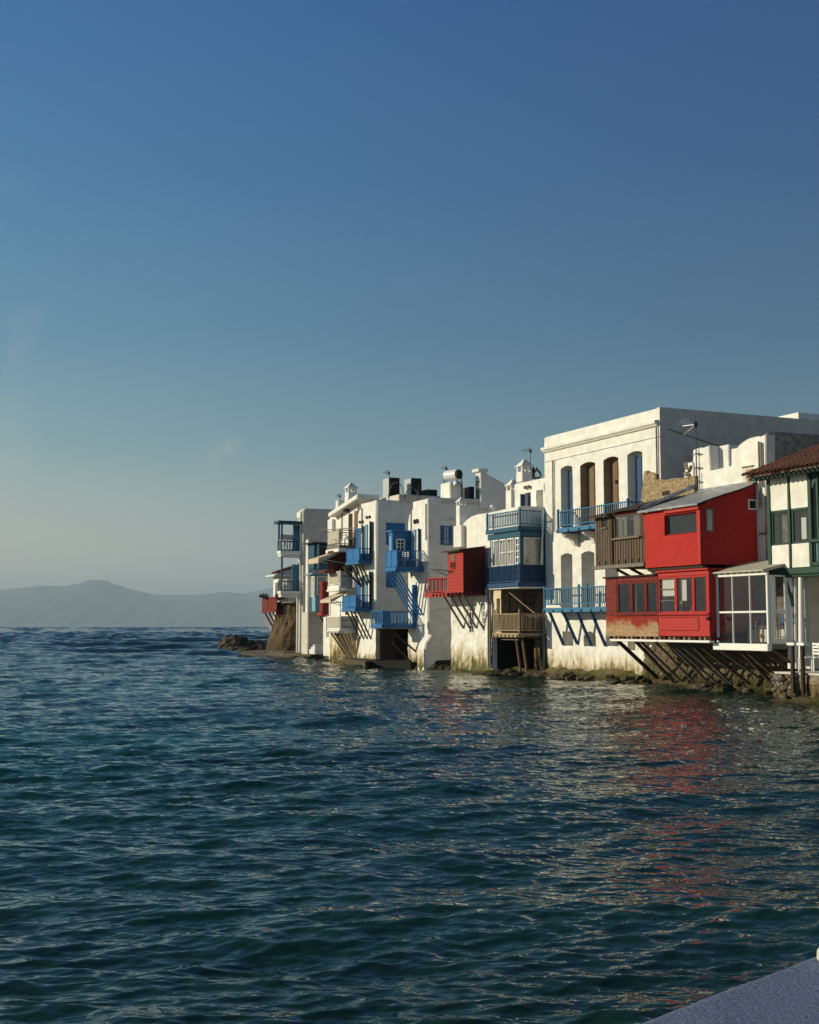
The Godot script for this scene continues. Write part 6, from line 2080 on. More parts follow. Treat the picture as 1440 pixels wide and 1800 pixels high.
# ---------- on the roofs ----------
func make_roof_things() -> void:
	var h := thing("stair_house", "white stair housing with a long sloping parapet between the flat roofs", "roof building", Vector3(-19, 8.5, -3))
	var s := [-19.868,-19.2,9.113,10.868,-4.404,-2.175]
	var mb := MB.new()
	mb.prism(PackedVector2Array([Vector2(s[5], 8.8), Vector2(s[5], s[3]), Vector2(s[5] - 0.15, s[3] + 0.05), Vector2(s[4] - 0.2, 9.885), Vector2(s[4] - 0.2, 8.8)]), s[0], s[1], 0.04, true)
	part(h, "sloping_wall", mb, M.white)
	box(h, "coping", s[0] - 0.12, s[1] + 0.02, s[3] + 0.02, s[3] + 0.22, s[5] - 0.5, s[5] + 0.15, M.white, 0.05)
	var sh := box(h, "louvred_shutter", lerpf(s[0], s[1], 0.3), lerpf(s[0], s[1], 0.8), 9.4, s[3] - 0.7, s[5] + 0.002, s[5] + 0.04, M.grey_wood)
	for k in 6:
		box(sh, "slat", lerpf(s[0], s[1], 0.33), lerpf(s[0], s[1], 0.77), 9.5 + k * 0.16, 9.58 + k * 0.16, s[5] + 0.041, s[5] + 0.06, M.dark_metal, 0.005)
	box(h, "back_wall", -22.0, -9.2, 8.3, 8.822, -6.5, -5.9, M.grey_plaster, 0.05)

	var ch := thing("chimney_stack", "white chimney with pyramid cap on the sloping roof parapet", "chimney", Vector3(-17, 9, -4))
	var cz: float = -2.694
	gable_chimney(ch, -16.5, cz, 8.5, 10.253, 0.6, M.white, "stack")
	var ck := thing("chimney_stack", "round topped white chimney pot behind the veranda house roof", "chimney", Vector3(-15, 8, -1))
	mb = MB.new()
	mb.lathe(Vector3(-15.0, 8.1, -0.592), [Vector2(0.10, 0), Vector2(0.10, 0.12), Vector2(0.16, 0.2), Vector2(0.18, 0.32), Vector2(0.14, 0.44), Vector2(0.07, 0.5), Vector2(0.0, 0.52)], 12)
	part(ck, "stack", mb, M.white)
	var c3 := thing("chimney_stack", "tall white chimney with peaked cap above the cream restaurant house", "chimney", Vector3(-30.5, 10, 0))
	gable_chimney(c3, -32.291, 0.2, 9.4, 11.577, 0.62, M.white, "stack")
	var c4 := thing("chimney_stack", "short white roof post under the small aerial left of the tall chimney", "chimney", Vector3(-33, 9.8, 0))
	box(c4, "stack", -34.23 - 0.22, -34.23 + 0.22, 9.4, 10.537, -0.05, 0.4, M.white, 0.04)

	# air conditioners
	var names := ["large black air conditioner behind the left curved pipe on the roof", "large black air conditioner right of the curved roof pipes", "low black air conditioner on the roof between pipes and water heater", "black air conditioner close against the sloping stair housing"]
	var bx := [[-28.93,-28.5,10.414,11.515,-1.518,-0.818], [-28.917,-28.5,10.481,11.555,-3.034,-2.303], [-28.042,-27.8,10.413,10.805,-3.781,-3.069], [-20.505,-20.3,9.626,10.176,-2.37,-2.079]]
	for k in 4:
		var b: Array = bx[k]
		var o := thing("air_conditioner", names[k], "air conditioner", Vector3(b[1], 9.4, b[5]), "air conditioners on the flat roofs")
		var c := box(o, "case", b[1] - 1.0, b[1], 9.4, b[3], b[4], b[5], M.dark_metal, 0.02)
		box(o, "front_grille", b[1] + 0.001, b[1] + 0.03, 9.45, b[3] - 0.06, b[4] + 0.06, b[5] - 0.06, M.dark, 0.01)
		box(o, "side_plate", b[1] - 0.98, b[1] - 0.02, 9.42, b[3] - 0.02, b[5] + 0.001, b[5] + 0.02, M.metal if k < 2 else M.dark_metal, 0.005)

	# curved pipes on the roof edge
	for q in [[684.0, 711.0, "left arched grey roof pipe in front of the air conditioners"], [712.0, 736.0, "right arched grey roof pipe in front of the air conditioners"]]:
		var o := thing("roof_pipe", q[2], "pipe", Vector3(-26.7, 10, 0), "arched pipes on the roof edge")
		mb = MB.new()
		var pts := []
		var rad := []
		var left: bool = q[0] < 700.0
		var z0: float = 0.072 if left else -1.028
		var z1: float = -0.99 if left else -1.949
		for k in 15:
			var a := PI * k / 14.0
			pts.append(Vector3(-26.7, 10.0 + sin(a) * (1.0 if left else 0.72), lerpf(z0, z1, 0.5 - 0.5 * cos(a))))
			rad.append(0.028)
		mb.tube(pts, rad, 6)
		part(o, "pipe", mb, M.grey_wood)

	# solar water heater
	var wh := thing("water_heater", "white cylindrical solar water tank with dark end on a roof block", "water heater", Vector3(-20, 9, -2))
	var wz: float = -1.065
	box(wh, "plinth", -21.2, -20.0, 8.9, 10.34, wz - 0.45, wz + 0.4, M.white, 0.05)
	mb = MB.new()
	var ty: float = 10.793
	mb.tube([Vector3(-20.95, ty, wz + 0.17), Vector3(-20.9, ty, wz + 0.155), Vector3(-20.1, ty, wz - 0.15), Vector3(-20.05, ty, wz - 0.16)], [0.22, 0.29, 0.29, 0.28], 18)
	part(wh, "tank", mb, M.hull)
	mb = MB.new()
	mb.tube([Vector3(-20.048, ty, wz - 0.162), Vector3(-19.95, ty, wz - 0.2)], [0.285, 0.25], 18)
	part(wh, "end_cap", mb, M.dark)
	for k in 2:
		beam(wh, "frame_leg", Vector3(-20.3 - k * 0.9, 10.34, wz - 0.3 + k * 0.4), Vector3(-20.3 - k * 0.9, ty - 0.2, wz - 0.1 + k * 0.3), 0.05, 0.05, M.dark_metal)
	beam(wh, "frame_leg", Vector3(-19.95, 9.0, wz - 0.35), Vector3(-19.95, ty, wz - 0.3), 0.05, 0.05, M.dark_metal)
	mb = MB.new()
	mb.lathe(Vector3(-19.8, ty - 0.75, wz + 0.05), [Vector2(0.0, 0), Vector2(0.2, 0.04), Vector2(0.25, 0.14), Vector2(0.2, 0.3), Vector2(0.0, 0.36)], 12)
	part(wh, "expansion_vessel", mb, M.metal)

	# coiled hose by the chimney of the set-back house
	var co := thing("hose_coil", "black coiled hose standing on the roof beside the domed chimney", "hose", Vector3(-10.591, 9.5, -0.5))
	mb = MB.new()
	var hp := []
	var hr := []
	for k in 60:
		var a := TAU * k / 14.0
		var r := 0.30 + 0.06 * sin(k * 1.7)
		hp.append(Vector3(-10.426 + cos(a) * r + k * 0.001, 9.743 + sin(a) * r * 0.8, -0.5 + 0.1 * sin(k * 0.9)))
		hr.append(0.022)
	mb.tube(hp, hr, 5)
	part(co, "coil", mb, M.dark)
	box(co, "reel", -10.803, -10.695, 9.504, 10.066, -0.6, -0.45, M.dark, 0.03)

	# aerials
	aerial("tall rooftop aerial with zigzag arms on a mast strapped to the white crest wall", Vector3(2.665, 7.7, 0.12), 10.591, 1.0, true)
	aerial("small rooftop aerial with one long arm beside the domed chimney", Vector3(-11.634, 9.3, -0.9), 11.183, 0.8, false)
	aerial("small aerial behind the white solar water tank", Vector3(-21.0, 9.3, -0.959), 11.362, 0.5, false)
	aerial("thin aerial beside the left air conditioner on the roof", Vector3(-24.0, 9.4, 1.256), 11.323, 0.5, false)
	aerial("small aerial on the short roof post above the restaurant eaves", Vector3(-34.133, 10.537, 0.2), 10.979, 0.5, false)
	aerial("thin pole standing right of the arched roof pipes", Vector3(-21.5, 9.2, 0.553), 10.333, 0.0, false)


func aerial(label: String, at: Vector3, top: float, reach: float, zigzag: bool) -> void:
	var o := thing("aerial", label, "aerial", at, "aerials on the roofs")
	pole(o, "mast", at, Vector3(at.x, top, at.z), 0.028 if zigzag else 0.022, M.dark_metal, 0.014)
	if zigzag:
		pole(o, "second_mast", at + Vector3(0.14, -0.2, 0.0), Vector3(at.x + 0.14, top - 2.3, at.z), 0.022, M.metal)
		for y in [7.9, 8.45, 9.0]:
			box(o, "clamp", at.x - 0.08, at.x + 0.24, y, y + 0.04, at.z - 0.03, at.z + 0.05, M.dark_metal)
		box(o, "junction", at.x - 0.06, at.x + 0.05, top - 0.52, top - 0.3, at.z - 0.06, at.z + 0.06, M.dark, 0.02)
		var y := top - 0.40
		beam(o, "boom", Vector3(at.x, y, at.z), Vector3(at.x - 0.62, y + 0.02, at.z + 0.15), 0.02, 0.02, M.metal)
		for k in 4:
			beam(o, "element", Vector3(at.x - 0.12 - k * 0.12, y + 0.02, at.z + 0.05), Vector3(at.x - 0.38 - k * 0.12, y + 0.34 - 0.03 * k, at.z + 0.2), 0.008, 0.008, M.metal)
		beam(o, "reflector", Vector3(at.x - 0.1, y - 0.06, at.z), Vector3(at.x - 0.52, y - 0.38, at.z + 0.2), 0.009, 0.012, M.metal)
		beam(o, "reflector", Vector3(at.x - 0.1, y - 0.02, at.z), Vector3(at.x - 0.46, y - 0.31, at.z + 0.2), 0.009, 0.012, M.metal)
		return
	if reach <= 0.0:
		return
	var y2 := top - 0.08
	beam(o, "boom", Vector3(at.x + reach * 0.2, y2, at.z - 0.05), Vector3(at.x - reach, y2, at.z + 0.3 * reach), 0.025, 0.025, M.dark_metal)
	for k in 3:
		beam(o, "element", Vector3(at.x - reach * (0.1 + 0.3 * k), y2 - 0.14, at.z + 0.05), Vector3(at.x - reach * (0.1 + 0.3 * k), y2 + 0.14, at.z + 0.05), 0.016, 0.016, M.dark_metal)
	box(o, "junction", at.x - 0.05, at.x + 0.05, y2 - 0.16, y2 - 0.03, at.z - 0.05, at.z + 0.05, M.dark, 0.01)


# ---------- people, furniture, signs, boat ----------
func body_mesh(seated: bool, shirt: Color, hair: Color) -> ArrayMesh:
	# joints in metres: seat at the origin, facing +z; [ax, ay, az, bx, by, bz, ra, rb, tone]
	var skin := Color(0.42, 0.25, 0.17)
	var dark := Color(0.03, 0.03, 0.04)
	var bones := [
		[0, 0.10, 0, 0, 0.34, -0.02, 0.145, 0.13, shirt], [0, 0.34, -0.02, 0, 0.50, -0.01, 0.14, 0.10, shirt],
		[-0.16, 0.48, -0.01, 0.16, 0.48, -0.01, 0.075, 0.075, shirt], [0, 0.52, 0.0, 0, 0.62, 0.02, 0.052, 0.05, skin],
		[0, 0.70, 0.03, 0, 0.76, 0.015, 0.085, 0.098, skin], [0, 0.78, -0.01, 0, 0.72, -0.05, 0.10, 0.085, hair],
		[-0.19, 0.46, -0.01, -0.22, 0.22, 0.06, 0.052, 0.042, shirt], [-0.22, 0.22, 0.06, -0.12, 0.26, 0.30, 0.04, 0.03, skin],
		[0.19, 0.46, -0.01, 0.22, 0.22, 0.06, 0.052, 0.042, shirt], [0.22, 0.22, 0.06, 0.12, 0.26, 0.30, 0.04, 0.03, skin],
		[-0.09, 0.05, 0.0, -0.10, 0.05, 0.40, 0.085, 0.062, dark], [-0.10, 0.05, 0.40, -0.10, -0.38, 0.38, 0.055, 0.04, dark],
		[0.09, 0.05, 0.0, 0.10, 0.05, 0.40, 0.085, 0.062, dark], [0.10, 0.05, 0.40, 0.10, -0.38, 0.38, 0.055, 0.04, dark],
		[-0.10, -0.40, 0.36, -0.10, -0.41, 0.50, 0.038, 0.03, dark], [0.10, -0.40, 0.36, 0.10, -0.41, 0.50, 0.038, 0.03, dark],
		[0, 0.695, 0.11, 0, 0.69, 0.125, 0.02, 0.016, skin],
	]
	var cell := 0.03
	var lo := Vector3(-0.36, -0.5, -0.24)
	var n := Vector3i(25, 48, 28)
	var field := PackedFloat32Array()
	field.resize(n.x * n.y * n.z)
	field.fill(1.0)
	var tone := PackedInt32Array()
	tone.resize(field.size())
	for b in bones.size():
		var q: Array = bones[b]
		var A := Vector3(q[0], q[1], q[2])
		var B := Vector3(q[3], q[4], q[5])
		var pad := maxf(q[6], q[7]) + 0.09
		var g0 := ((A.min(B) - Vector3.ONE * pad - lo) / cell).floor().max(Vector3.ZERO)
		var g1 := ((A.max(B) + Vector3.ONE * pad - lo) / cell).ceil().min(Vector3(n) - Vector3.ONE)
		var ab := B - A
		var ll := maxf(ab.length_squared(), 1e-6)
		for z in range(int(g0.z), int(g1.z) + 1):
			for y in range(int(g0.y), int(g1.y) + 1):
				for x in range(int(g0.x), int(g1.x) + 1):
					var p := lo + Vector3(x, y, z) * cell
					var t := clampf((p - A).dot(ab) / ll, 0.0, 1.0)
					var d := p.distance_to(A + ab * t) - lerpf(q[6], q[7], t)
					var i := (z * n.y + y) * n.x + x
					var old := field[i]
					var k := 0.03
					var hh := clampf(0.5 + 0.5 * (old - d) / k, 0.0, 1.0)
					if d < old:
						tone[i] = b
					field[i] = lerpf(old, d, hh) - k * hh * (1.0 - hh)
	var vert := {}
	var pos := PackedVector3Array()
	var cols := PackedColorArray()
	for z in n.z - 1:
		for y in n.y - 1:
			for x in n.x - 1:
				var s := Vector3.ZERO
				var c := 0
				var base := (z * n.y + y) * n.x + x
				for e in [[0, 1], [2, 3], [4, 5], [6, 7], [0, 2], [1, 3], [4, 6], [5, 7], [0, 4], [1, 5], [2, 6], [3, 7]]:
					var ca := Vector3i(e[0] & 1, (e[0] >> 1) & 1, e[0] >> 2)
					var cb := Vector3i(e[1] & 1, (e[1] >> 1) & 1, e[1] >> 2)
					var fa := field[base + (ca.z * n.y + ca.y) * n.x + ca.x]
					var fb := field[base + (cb.z * n.y + cb.y) * n.x + cb.x]
					if (fa < 0.0) != (fb < 0.0):
						s += Vector3(ca).lerp(Vector3(cb), fa / (fa - fb))
						c += 1
				if c:
					vert[Vector3i(x, y, z)] = pos.size()
					pos.append(lo + (Vector3(x, y, z) + s / c) * cell)
					cols.append(bones[tone[base]][8])
	var I := PackedInt32Array()
	for z in range(1, n.z - 1):
		for y in range(1, n.y - 1):
			for x in range(1, n.x - 1):
				var f0 := field[(z * n.y + y) * n.x + x]
				for ax in 3:
					var st: Vector3i = [Vector3i(1, 0, 0), Vector3i(0, 1, 0), Vector3i(0, 0, 1)][ax]
					var f1 := field[((z + st.z) * n.y + y + st.y) * n.x + x + st.x]
					if (f0 < 0.0) == (f1 < 0.0):
						continue
					var u: Vector3i = [Vector3i(0, 1, 0), Vector3i(0, 0, 1), Vector3i(1, 0, 0)][ax]
					var w: Vector3i = [Vector3i(0, 0, 1), Vector3i(1, 0, 0), Vector3i(0, 1, 0)][ax]
					var p := Vector3i(x, y, z)
					var q := [p - u - w, p - w, p, p - u]
					if not (vert.has(q[0]) and vert.has(q[1]) and vert.has(q[2]) and vert.has(q[3])):
						continue
					var id := [vert[q[0]], vert[q[1]], vert[q[2]], vert[q[3]]]
					if f0 < 0.0:
						I.append_array(PackedInt32Array([id[0], id[2], id[1], id[0], id[3], id[2]]))
					else:
						I.append_array(PackedInt32Array([id[0], id[1], id[2], id[0], id[2], id[3]]))
	var N := PackedVector3Array()
	N.resize(pos.size())
	for k in range(0, I.size(), 3):
		var nn := (pos[I[k + 2]] - pos[I[k]]).cross(pos[I[k + 1]] - pos[I[k]])
		for j in 3:
			N[I[k + j]] += nn
	for k in N.size():
		N[k] = N[k].normalized()
	var arr := []
	arr.resize(Mesh.ARRAY_MAX)
	arr[Mesh.ARRAY_VERTEX] = pos
	arr[Mesh.ARRAY_NORMAL] = N
	arr[Mesh.ARRAY_COLOR] = cols
	arr[Mesh.ARRAY_INDEX] = I
	var m := ArrayMesh.new()
	m.add_surface_from_arrays(Mesh.PRIMITIVE_TRIANGLES, arr)
	return m


func make_small_things() -> void:
	# diners at the window of the red bay
	var bodies := [body_mesh(true, Color(0.05, 0.05, 0.06), Color(0.03, 0.02, 0.015)), body_mesh(true, Color(0.10, 0.09, 0.10), Color(0.05, 0.03, 0.02))]
	var fy: float = 1.92 + 0.1
	var spots := [
		[2.828, 1.9, 0.4, "person seated in a dark top at the left end of the red bay window"],
		[2.915, 1.7, -2.6, "second person from the left behind the red bay window, dark hair"],
		[3.937, 1.9, 0.9, "person seated behind the middle pane of the red bay window"],
		[4.191, 1.6, 2.6, "person seated behind the right pane of the red bay window"]]
	for k in 4:
		var d: Array = spots[k]
		var o := thing("person", d[3], "person", Vector3(d[0], fy, d[1]), "people dining inside the red bay")
		var p := put(o, "body", bodies[k % 2], M.cloth, Vector3(d[0], fy + 0.46, d[1]), Basis(Vector3.UP, d[2]))
		var st := thing("stool", "plain dark stool under the " + ["leftmost", "second", "third", "rightmost"][k] + " seated diner in the red bay", "stool", Vector3(d[0], fy, d[1]), "stools in the red bay")
		box(st, "seat", d[0] - 0.18, d[0] + 0.18, fy + 0.36, fy + 0.41, d[1] - 0.18, d[1] + 0.18, M.dark_wood)
		for s in [[-1, -1], [1, -1], [-1, 1], [1, 1]]:
			box(st, "leg", d[0] + s[0] * 0.14 - 0.02, d[0] + s[0] * 0.14 + 0.02, fy + 0.005, fy + 0.36, d[1] + s[1] * 0.14 - 0.02, d[1] + s[1] * 0.14 + 0.02, M.dark_wood)

	# cane table and chair in the glazed porch, cushions
	var py: float = 1.696
	chair("bar_chair", "tall cane chair behind the lower right panes of the white porch", Vector3(8.45, py, 1.75), 0.3, M.bamboo, 0.62, 0.5, "cane furniture in the glazed porch")
	var t := thing("table", "small cane table with a plank top inside the white glazed porch", "table", Vector3(7.95, py, 1.5), "cane furniture in the glazed porch")
	box(t, "table_top", 7.5, 8.45, py + 0.86, py + 0.92, 1.2, 1.7, M.bamboo)
	for s in [[7.6, 1.3], [8.35, 1.3], [7.6, 1.6], [8.35, 1.6]]:
		box(t, "leg", s[0] - 0.03, s[0] + 0.03, py + 0.003, py + 0.86, s[1] - 0.03, s[1] + 0.03, M.bamboo)
	for k in 2:
		var c := thing("cushion", ["blue cushion leaning at the near end of the porch bench", "second blue cushion on the porch bench beside the near one"][k], "cushion", Vector3(8.55 - k * 0.3, py + 0.67, 0.9), "blue cushions on the porch bench")
		var mb := MB.new()
		mb.bx(Vector3(8.4 - k * 0.3, py + 0.67, 0.72), Vector3(8.72 - k * 0.3, py + 1.02, 0.86), 0.06)
		part(c, "pad", mb, M.cushion_blue)

	# chairs and shutter rack on the terrace, on balconies
	chair("chair", "white slatted chair at the right edge of the terrace", Vector3(11.72, 0.885, 2.6), -0.6, M.white_paint, 0.46, 0.44, "white chairs on the terrace")
	chair("chair", "white slatted chair between the dark posts of the terrace", Vector3(11.25, 0.885, 2.65), -0.3, M.white_paint, 0.46, 0.44, "white chairs on the terrace")
	chair("chair", "white chair on the blue balcony beside the oriel", Vector3(-20.6, 5.408 + 0.1, 1.9), 0.6, M.white_paint, 0.45, 0.45, "white chairs on the balconies")
	chair("chair", "white chair at the back of the blue balcony by the shutter", Vector3(-20.4, 5.408 + 0.1, 1.35), -0.5, M.white_paint, 0.45, 0.45, "white chairs on the balconies")
	for k in 2:
		chair("chair", ["pale chair near the rail of the restaurant's upper terrace", "pale chair near the wall of the restaurant's upper terrace"][k], Vector3(-31.0 + k * 0.1, 7.338, 1.7 - k * 0.8), 0.5 - k, M.white_paint, 0.45, 0.45, "chairs on the upper terrace")
	chair("chair", "white chair on the upper teal balcony", Vector3(-44.9, 7.775, 0.3), 0.7, M.white_paint, 0.45, 0.45, "white chairs on the teal balconies")
	chair("chair", "white chair on the lower teal balcony", Vector3(-44.9, 4.845, 0.3), 0.7, M.white_paint, 0.45, 0.45, "white chairs on the teal balconies")
	var wt := thing("washing", "white laundry hanging at the inner end of the red balcony", "laundry", Vector3(-14.6, 4.6, 2.0))
	box(wt, "cloth", -14.8, -14.3, 4.522 - 0.25, 4.87, 1.95, 2.0, M.white_paint, 0.02)

	# script signboards of the restaurant
	sign_board("grey signboard with two lines of dark script under the lowest terrace rail", -30.12, [-32.204,-30.2,2.09,2.93,0.457,1.792], ["Katerina's", "Restaurant"])
	sign_board("grey signboard with script on the near side of the middle terrace", -30.22, [-32.216,-30.3,4.689,5.711,0.657,1.766], ["Katerina's", "bar"])

	# plants on the terraces
	plant("dark bushy pot plant on the wall of the middle terrace", Vector3(-30.1, 5.711 + 0.05, 1.35), 0.36)
	plant("dark red leaved plant on the corner of the far red balcony", Vector3(-51.4, 4.547 - 0.1, -0.45), 0.4)
	plant("leafy plant in the middle of the far red balcony", Vector3(-49.3, 4.547 - 0.25, -1.0), 0.45)
	plant("bright green weed growing among the stones under the porch struts", Vector3(9.4, 0.35, 1.2), 0.22)

	for q in [["thin cable drooping from the tall white house to the mud wall", Vector3(0.25, 9.4, -0.2), Vector3(2.4, 9.0, 0.05), 0.25], ["thin cable along the shaded end wall of the tall white house", Vector3(0.24, 10.4, -0.4), Vector3(0.24, 9.6, -6.5), 0.2], ["thin cable hanging across the grey house end wall above the teal loggia", Vector3(-43.9, 8.6, -1.0), Vector3(-35.0, 8.9, 0.6), 0.5], ["thin cable crossing the end wall beside the blue shuttered window", Vector3(-19.36, 7.2, 0.9), Vector3(-16.0, 6.9, 0.4), 0.3]]:
		var o := thing("cable", q[0], "cable", q[1], "cables strung between the houses")
		var mb := MB.new()
		var pts := []
		var rad := []
		for k in 13:
			var f := k / 12.0
			pts.append((q[1] as Vector3).lerp(q[2], f) - Vector3(0, sin(PI * f) * q[3], 0))
			rad.append(0.014)
		mb.tube(pts, rad, 5)
		part(o, "wire", mb, M.dark_metal)

	make_boat()


func chair(called: String, label: String, at: Vector3, turn: float, m: Material, seat: float, w: float, group: String) -> void:
	var o := thing(called, label, "chair", at, group)
	o.rotate_y(turn)
	var h := w * 0.5
	box(o, "seat", at.x - h, at.x + h, at.y + seat - 0.035, at.y + seat, at.z - h, at.z + h, m)
	for s in [[-1, -1], [1, -1], [-1, 1], [1, 1]]:
		var top := seat - 0.036 if s[1] > 0 else seat + 0.45
		box(o, "leg", at.x + s[0] * (h - 0.02) - 0.02, at.x + s[0] * (h - 0.02) + 0.02, at.y + 0.003, at.y + top, at.z + s[1] * (h + 0.015) - 0.02 - (0.012 if s[1] < 0 else -0.012), at.z + s[1] * (h + 0.015) + 0.02 - (0.012 if s[1] < 0 else -0.012), m)
	for k in 4:
		box(o, "back_slat", at.x - h + 0.001 + 0.02, at.x + h - 0.021, at.y + seat + 0.07 + k * 0.1, at.y + seat + 0.13 + k * 0.1, at.z - h - 0.035, at.z - h - 0.01, m)


func sign_board(label: String, x: float, b: Array, lines: Array) -> void:
	var o := thing("sign", label, "sign", Vector3(x, b[2], 1.2), "script signboards of the restaurant")
	var z0: float = b[4] + 0.05
	var z1: float = b[5] - 0.04
	var ya: float = b[2] + 0.02
	var yb: float = b[3] - 0.02
	box(o, "board", x, x + 0.03, ya, yb, z0, z1, M.sign_board, 0.006)
	for k in lines.size():
		var tm := TextMesh.new()
		tm.text = lines[k]
		var f := SystemFont.new()
		f.font_names = PackedStringArray(["Droid Serif"])
		f.font_italic = true
		tm.font = f
		tm.font_size = 40
		tm.pixel_size = (z1 - z0) * 0.92 / 225.0
		tm.depth = 0.006
		tm.horizontal_alignment = HORIZONTAL_ALIGNMENT_LEFT
		put(o, "lettering", tm, M.dark, Vector3(x + 0.034, lerpf(yb, ya, (k + 0.55) / lines.size()), z1 - 0.06), Basis(Vector3.UP, PI * 0.5))


func plant(label: String, at: Vector3, r: float) -> void:
	var o := thing("plant", label, "plant", at)
	var mb := MB.new()
	var g := RandomNumberGenerator.new()
	g.seed = int(at.x * 100.0) + 7777
	for k in 220:
		var d := Vector3(g.randfn(), absf(g.randfn()) * 0.8, g.randfn()).normalized() * r * pow(g.randf(), 0.5)
		var s := Vector3(g.randfn(), g.randfn(), g.randfn()).normalized() * r * 0.2
		var t := Vector3(g.randfn(), g.randfn(), g.randfn()).normalized().cross(s).normalized() * r * 0.09
		var p := at + d + Vector3(0, r * 0.2, 0)
		var nn := s.cross(t).normalized()
		mb.tri(p - s, p + t, p + s, nn)
		mb.tri(p - s, p - t, p + s, nn)
	part(o, "leaves", mb, M.leaf)
	var pot := MB.new()
	pot.lathe(at, [Vector2(0.0, -0.02), Vector2(r * 0.35, 0.0), Vector2(r * 0.5, r * 0.45), Vector2(r * 0.42, r * 0.46), Vector2(0, r * 0.4)], 10)
	part(o, "pot", pot, M.raw_cement)


func make_boat() -> void:
	# a motor yacht lying beyond the last house, its bow pointing out to the left
	var at := Vector3(-69.218, 0.0, 0.0)
	var o := Node3D.new()
	o.name = numbered("motor_yacht")
	add_child(o)
	o.position = Vector3(-14.4, 0, -122.0)
	o.rotation.y = 0.18
	origin[o] = Vector3.ZERO
	tag(o, "white motor yacht moored beyond the last house, only its bow showing", "boat")
	var mb := MB.new()
	var st := []
	for k in 15:
		var t := k / 14.0
		var half := 2.3 * pow(clampf(t * 1.6, 0.0, 1.0), 0.6)
		var sheer := 3.45 - 0.7 * t
		var keel := -0.4 + 2.9 * pow(clampf(1.0 - t / 0.22, 0.0, 1.0), 1.3)
		st.append([t * 20.0, half, sheer, keel])
	for k in 14:
		for s in [-1.0, 1.0]:
			var a: Array = st[k]
			var b: Array = st[k + 1]
			var out := Vector3(-0.3, -0.3, s)
			mb.flat_quad(Vector3(a[0], a[2], s * a[1]), Vector3(b[0], b[2], s * b[1]), Vector3(b[0], lerpf(b[2], b[3], 0.55), s * b[1] * 0.8), Vector3(a[0] + 0.2, lerpf(a[2], a[3], 0.55), s * a[1] * 0.8), out)
			mb.flat_quad(Vector3(a[0] + 0.2, lerpf(a[2], a[3], 0.55), s * a[1] * 0.8), Vector3(b[0], lerpf(b[2], b[3], 0.55), s * b[1] * 0.8), Vector3(b[0], b[3], s * b[1] * 0.35), Vector3(a[0] + 0.3, a[3], s * a[1] * 0.35), out)
		mb.flat_quad(Vector3(st[k][0], st[k][2] - 0.05, -st[k][1]), Vector3(st[k + 1][0], st[k + 1][2] - 0.05, -st[k + 1][1]), Vector3(st[k + 1][0], st[k + 1][2] - 0.05, st[k + 1][1]), Vector3(st[k][0], st[k][2] - 0.05, st[k][1]), Vector3(0, 1, 0))
	part(o, "hull", mb, M.hull)
	box(o, "cabin", 7.0, 16.0, 2.8, 4.6, -1.6, 1.6, M.hull, 0.25)
	box(o, "cabin_windows", 7.3, 15.5, 3.6, 4.2, -1.62, 1.62, M.dark, 0.05)
	mb = MB.new()
	var rp := []
	var rr := []
	for k in 9:
		rp.append(Vector3(st[k][0] + 0.1, st[k][2] + 0.42, st[k][1] * 0.92))
		rr.append(0.04)
	mb.tube(rp, rr, 5)
	part(o, "bow_rail", mb, M.metal)
	for k in [2, 4, 6]:
		box(o, "hull_window", st[k][0], st[k][0] + 0.9, 2.5, 2.72, st[k][1] * 0.93 - 0.02, st[k][1] * 0.93 + 0.05, M.dark, 0.03)


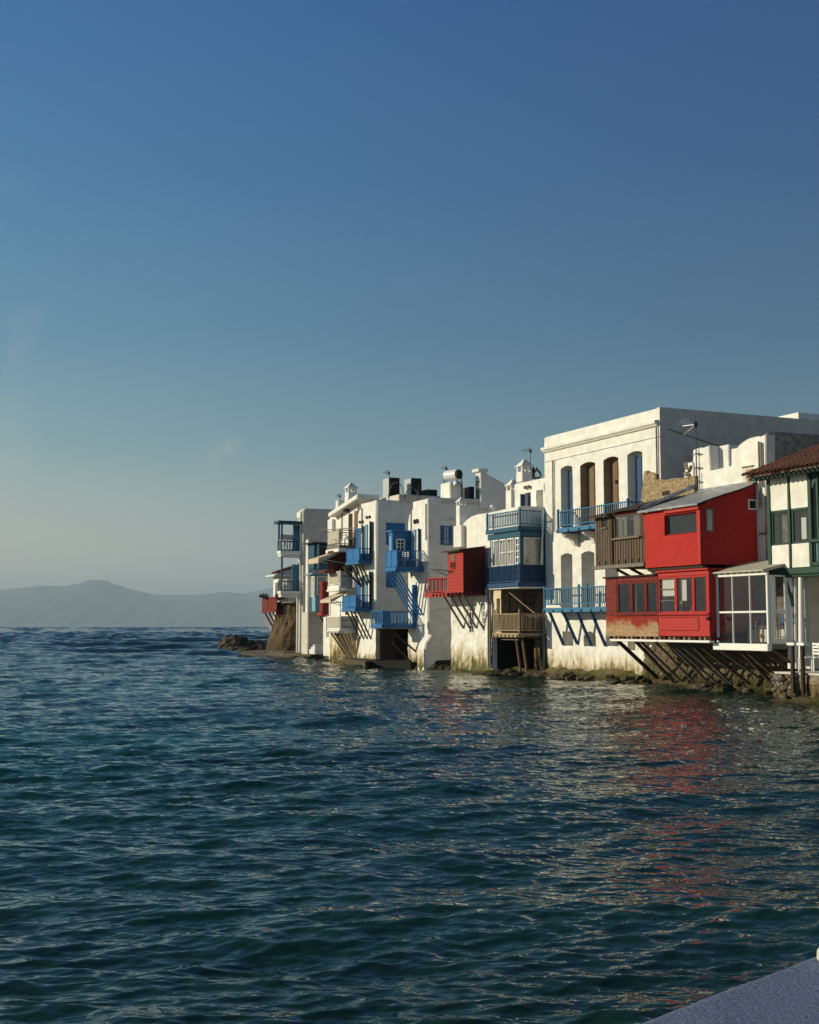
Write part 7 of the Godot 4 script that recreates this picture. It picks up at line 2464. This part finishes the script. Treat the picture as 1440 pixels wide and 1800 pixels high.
# ---------- the seat in the foreground ----------
func make_seat() -> void:
	var wl := Node3D.new()
	wl.name = numbered("sea_wall")
	add_child(wl)
	wl.position = Vector3(0.62, 0, -3.43)
	wl.rotation.y = -0.785
	origin[wl] = Vector3.ZERO
	tag(wl, "low stone sea wall under the blue grey cushion in the foreground", "wall", "", "structure")
	# local x runs along the edge away from the viewer, z inland
	var edge := atan2(0.70, 0.70)
	var o := Node3D.new()
	o.name = numbered("seat_cushion")
	add_child(o)
	o.position = Vector3(0.60, 1.25, -3.45)
	o.rotation.y = edge
	wl.rotation.y = edge
	origin[o] = Vector3.ZERO
	tag(o, "long blue grey woven cushion in the bottom right corner", "cushion")
	var mb := MB.new()
	# a padded slab whose top bulges a little; its long edge bows outward
	var nx := 90
	var nz := 40
	var P := []
	for j in nz + 1:
		var row := []
		for i in nx + 1:
			var x := lerpf(-2.4, 1.75, float(i) / nx)
			var zf := float(j) / nz
			var bow := 0.016 * (1.0 - pow((x - 0.35) / 1.2, 2.0)) if absf(x - 0.35) < 1.2 else 0.0
			var z := lerpf(-bow, 1.9, pow(zf, 2.2))
			var d := minf(z + bow, minf(1.9 - z, minf(x + 2.4, 1.75 - x)))
			var drop := 0.035 * pow(clampf(1.0 - d / 0.05, 0.0, 1.0), 2.0)
			row.append(Vector3(x, -drop + 0.006 * noise.get_noise_2d(x * 6.0, z * 6.0), z))
		P.append(row)
	for j in nz:
		for i in nx:
			var a: Vector3 = P[j][i]
			var b: Vector3 = P[j][i + 1]
			var c: Vector3 = P[j + 1][i + 1]
			var d: Vector3 = P[j + 1][i]
			mb.flat_quad(a, b, c, d, Vector3(0, 1, 0))
	for i in nx:
		var a: Vector3 = P[0][i]
		var b: Vector3 = P[0][i + 1]
		mb.flat_quad(a, b, Vector3(b.x, -0.09, b.z + 0.01), Vector3(a.x, -0.09, a.z + 0.01), Vector3(0, 0, -1))
	var cu := part(o, "cover", mb, M.seat_cloth)
	mb = MB.new()
	mb.bx(Vector3(-2.38, -0.10, 0.02), Vector3(1.73, -0.045, 1.88), 0.01)
	part(o, "underside", mb, M.seat_cloth)
	mb = MB.new()
	mb.bx(Vector3(-2.6, -1.4, 0.06), Vector3(1.9, 1.148, 2.4), 0.03)
	part(wl, "wall_body", mb, M.concrete)
	var p := Node3D.new()
	p.name = numbered("rope_ball")
	add_child(p)
	p.position = Vector3(1.272, 1.25, -4.0)
	origin[p] = Vector3.ZERO
	tag(p, "small cream rounded rope end lying at the far edge of the cushion", "rope")
	mb = MB.new()
	mb.lathe(Vector3(0.035, 0, 0), [Vector2(0.0, 0.0), Vector2(0.028, 0.004), Vector2(0.04, 0.02), Vector2(0.038, 0.045), Vector2(0.024, 0.062), Vector2(0.0, 0.066)], 18)
	part(p, "knot", mb, M.curtain)
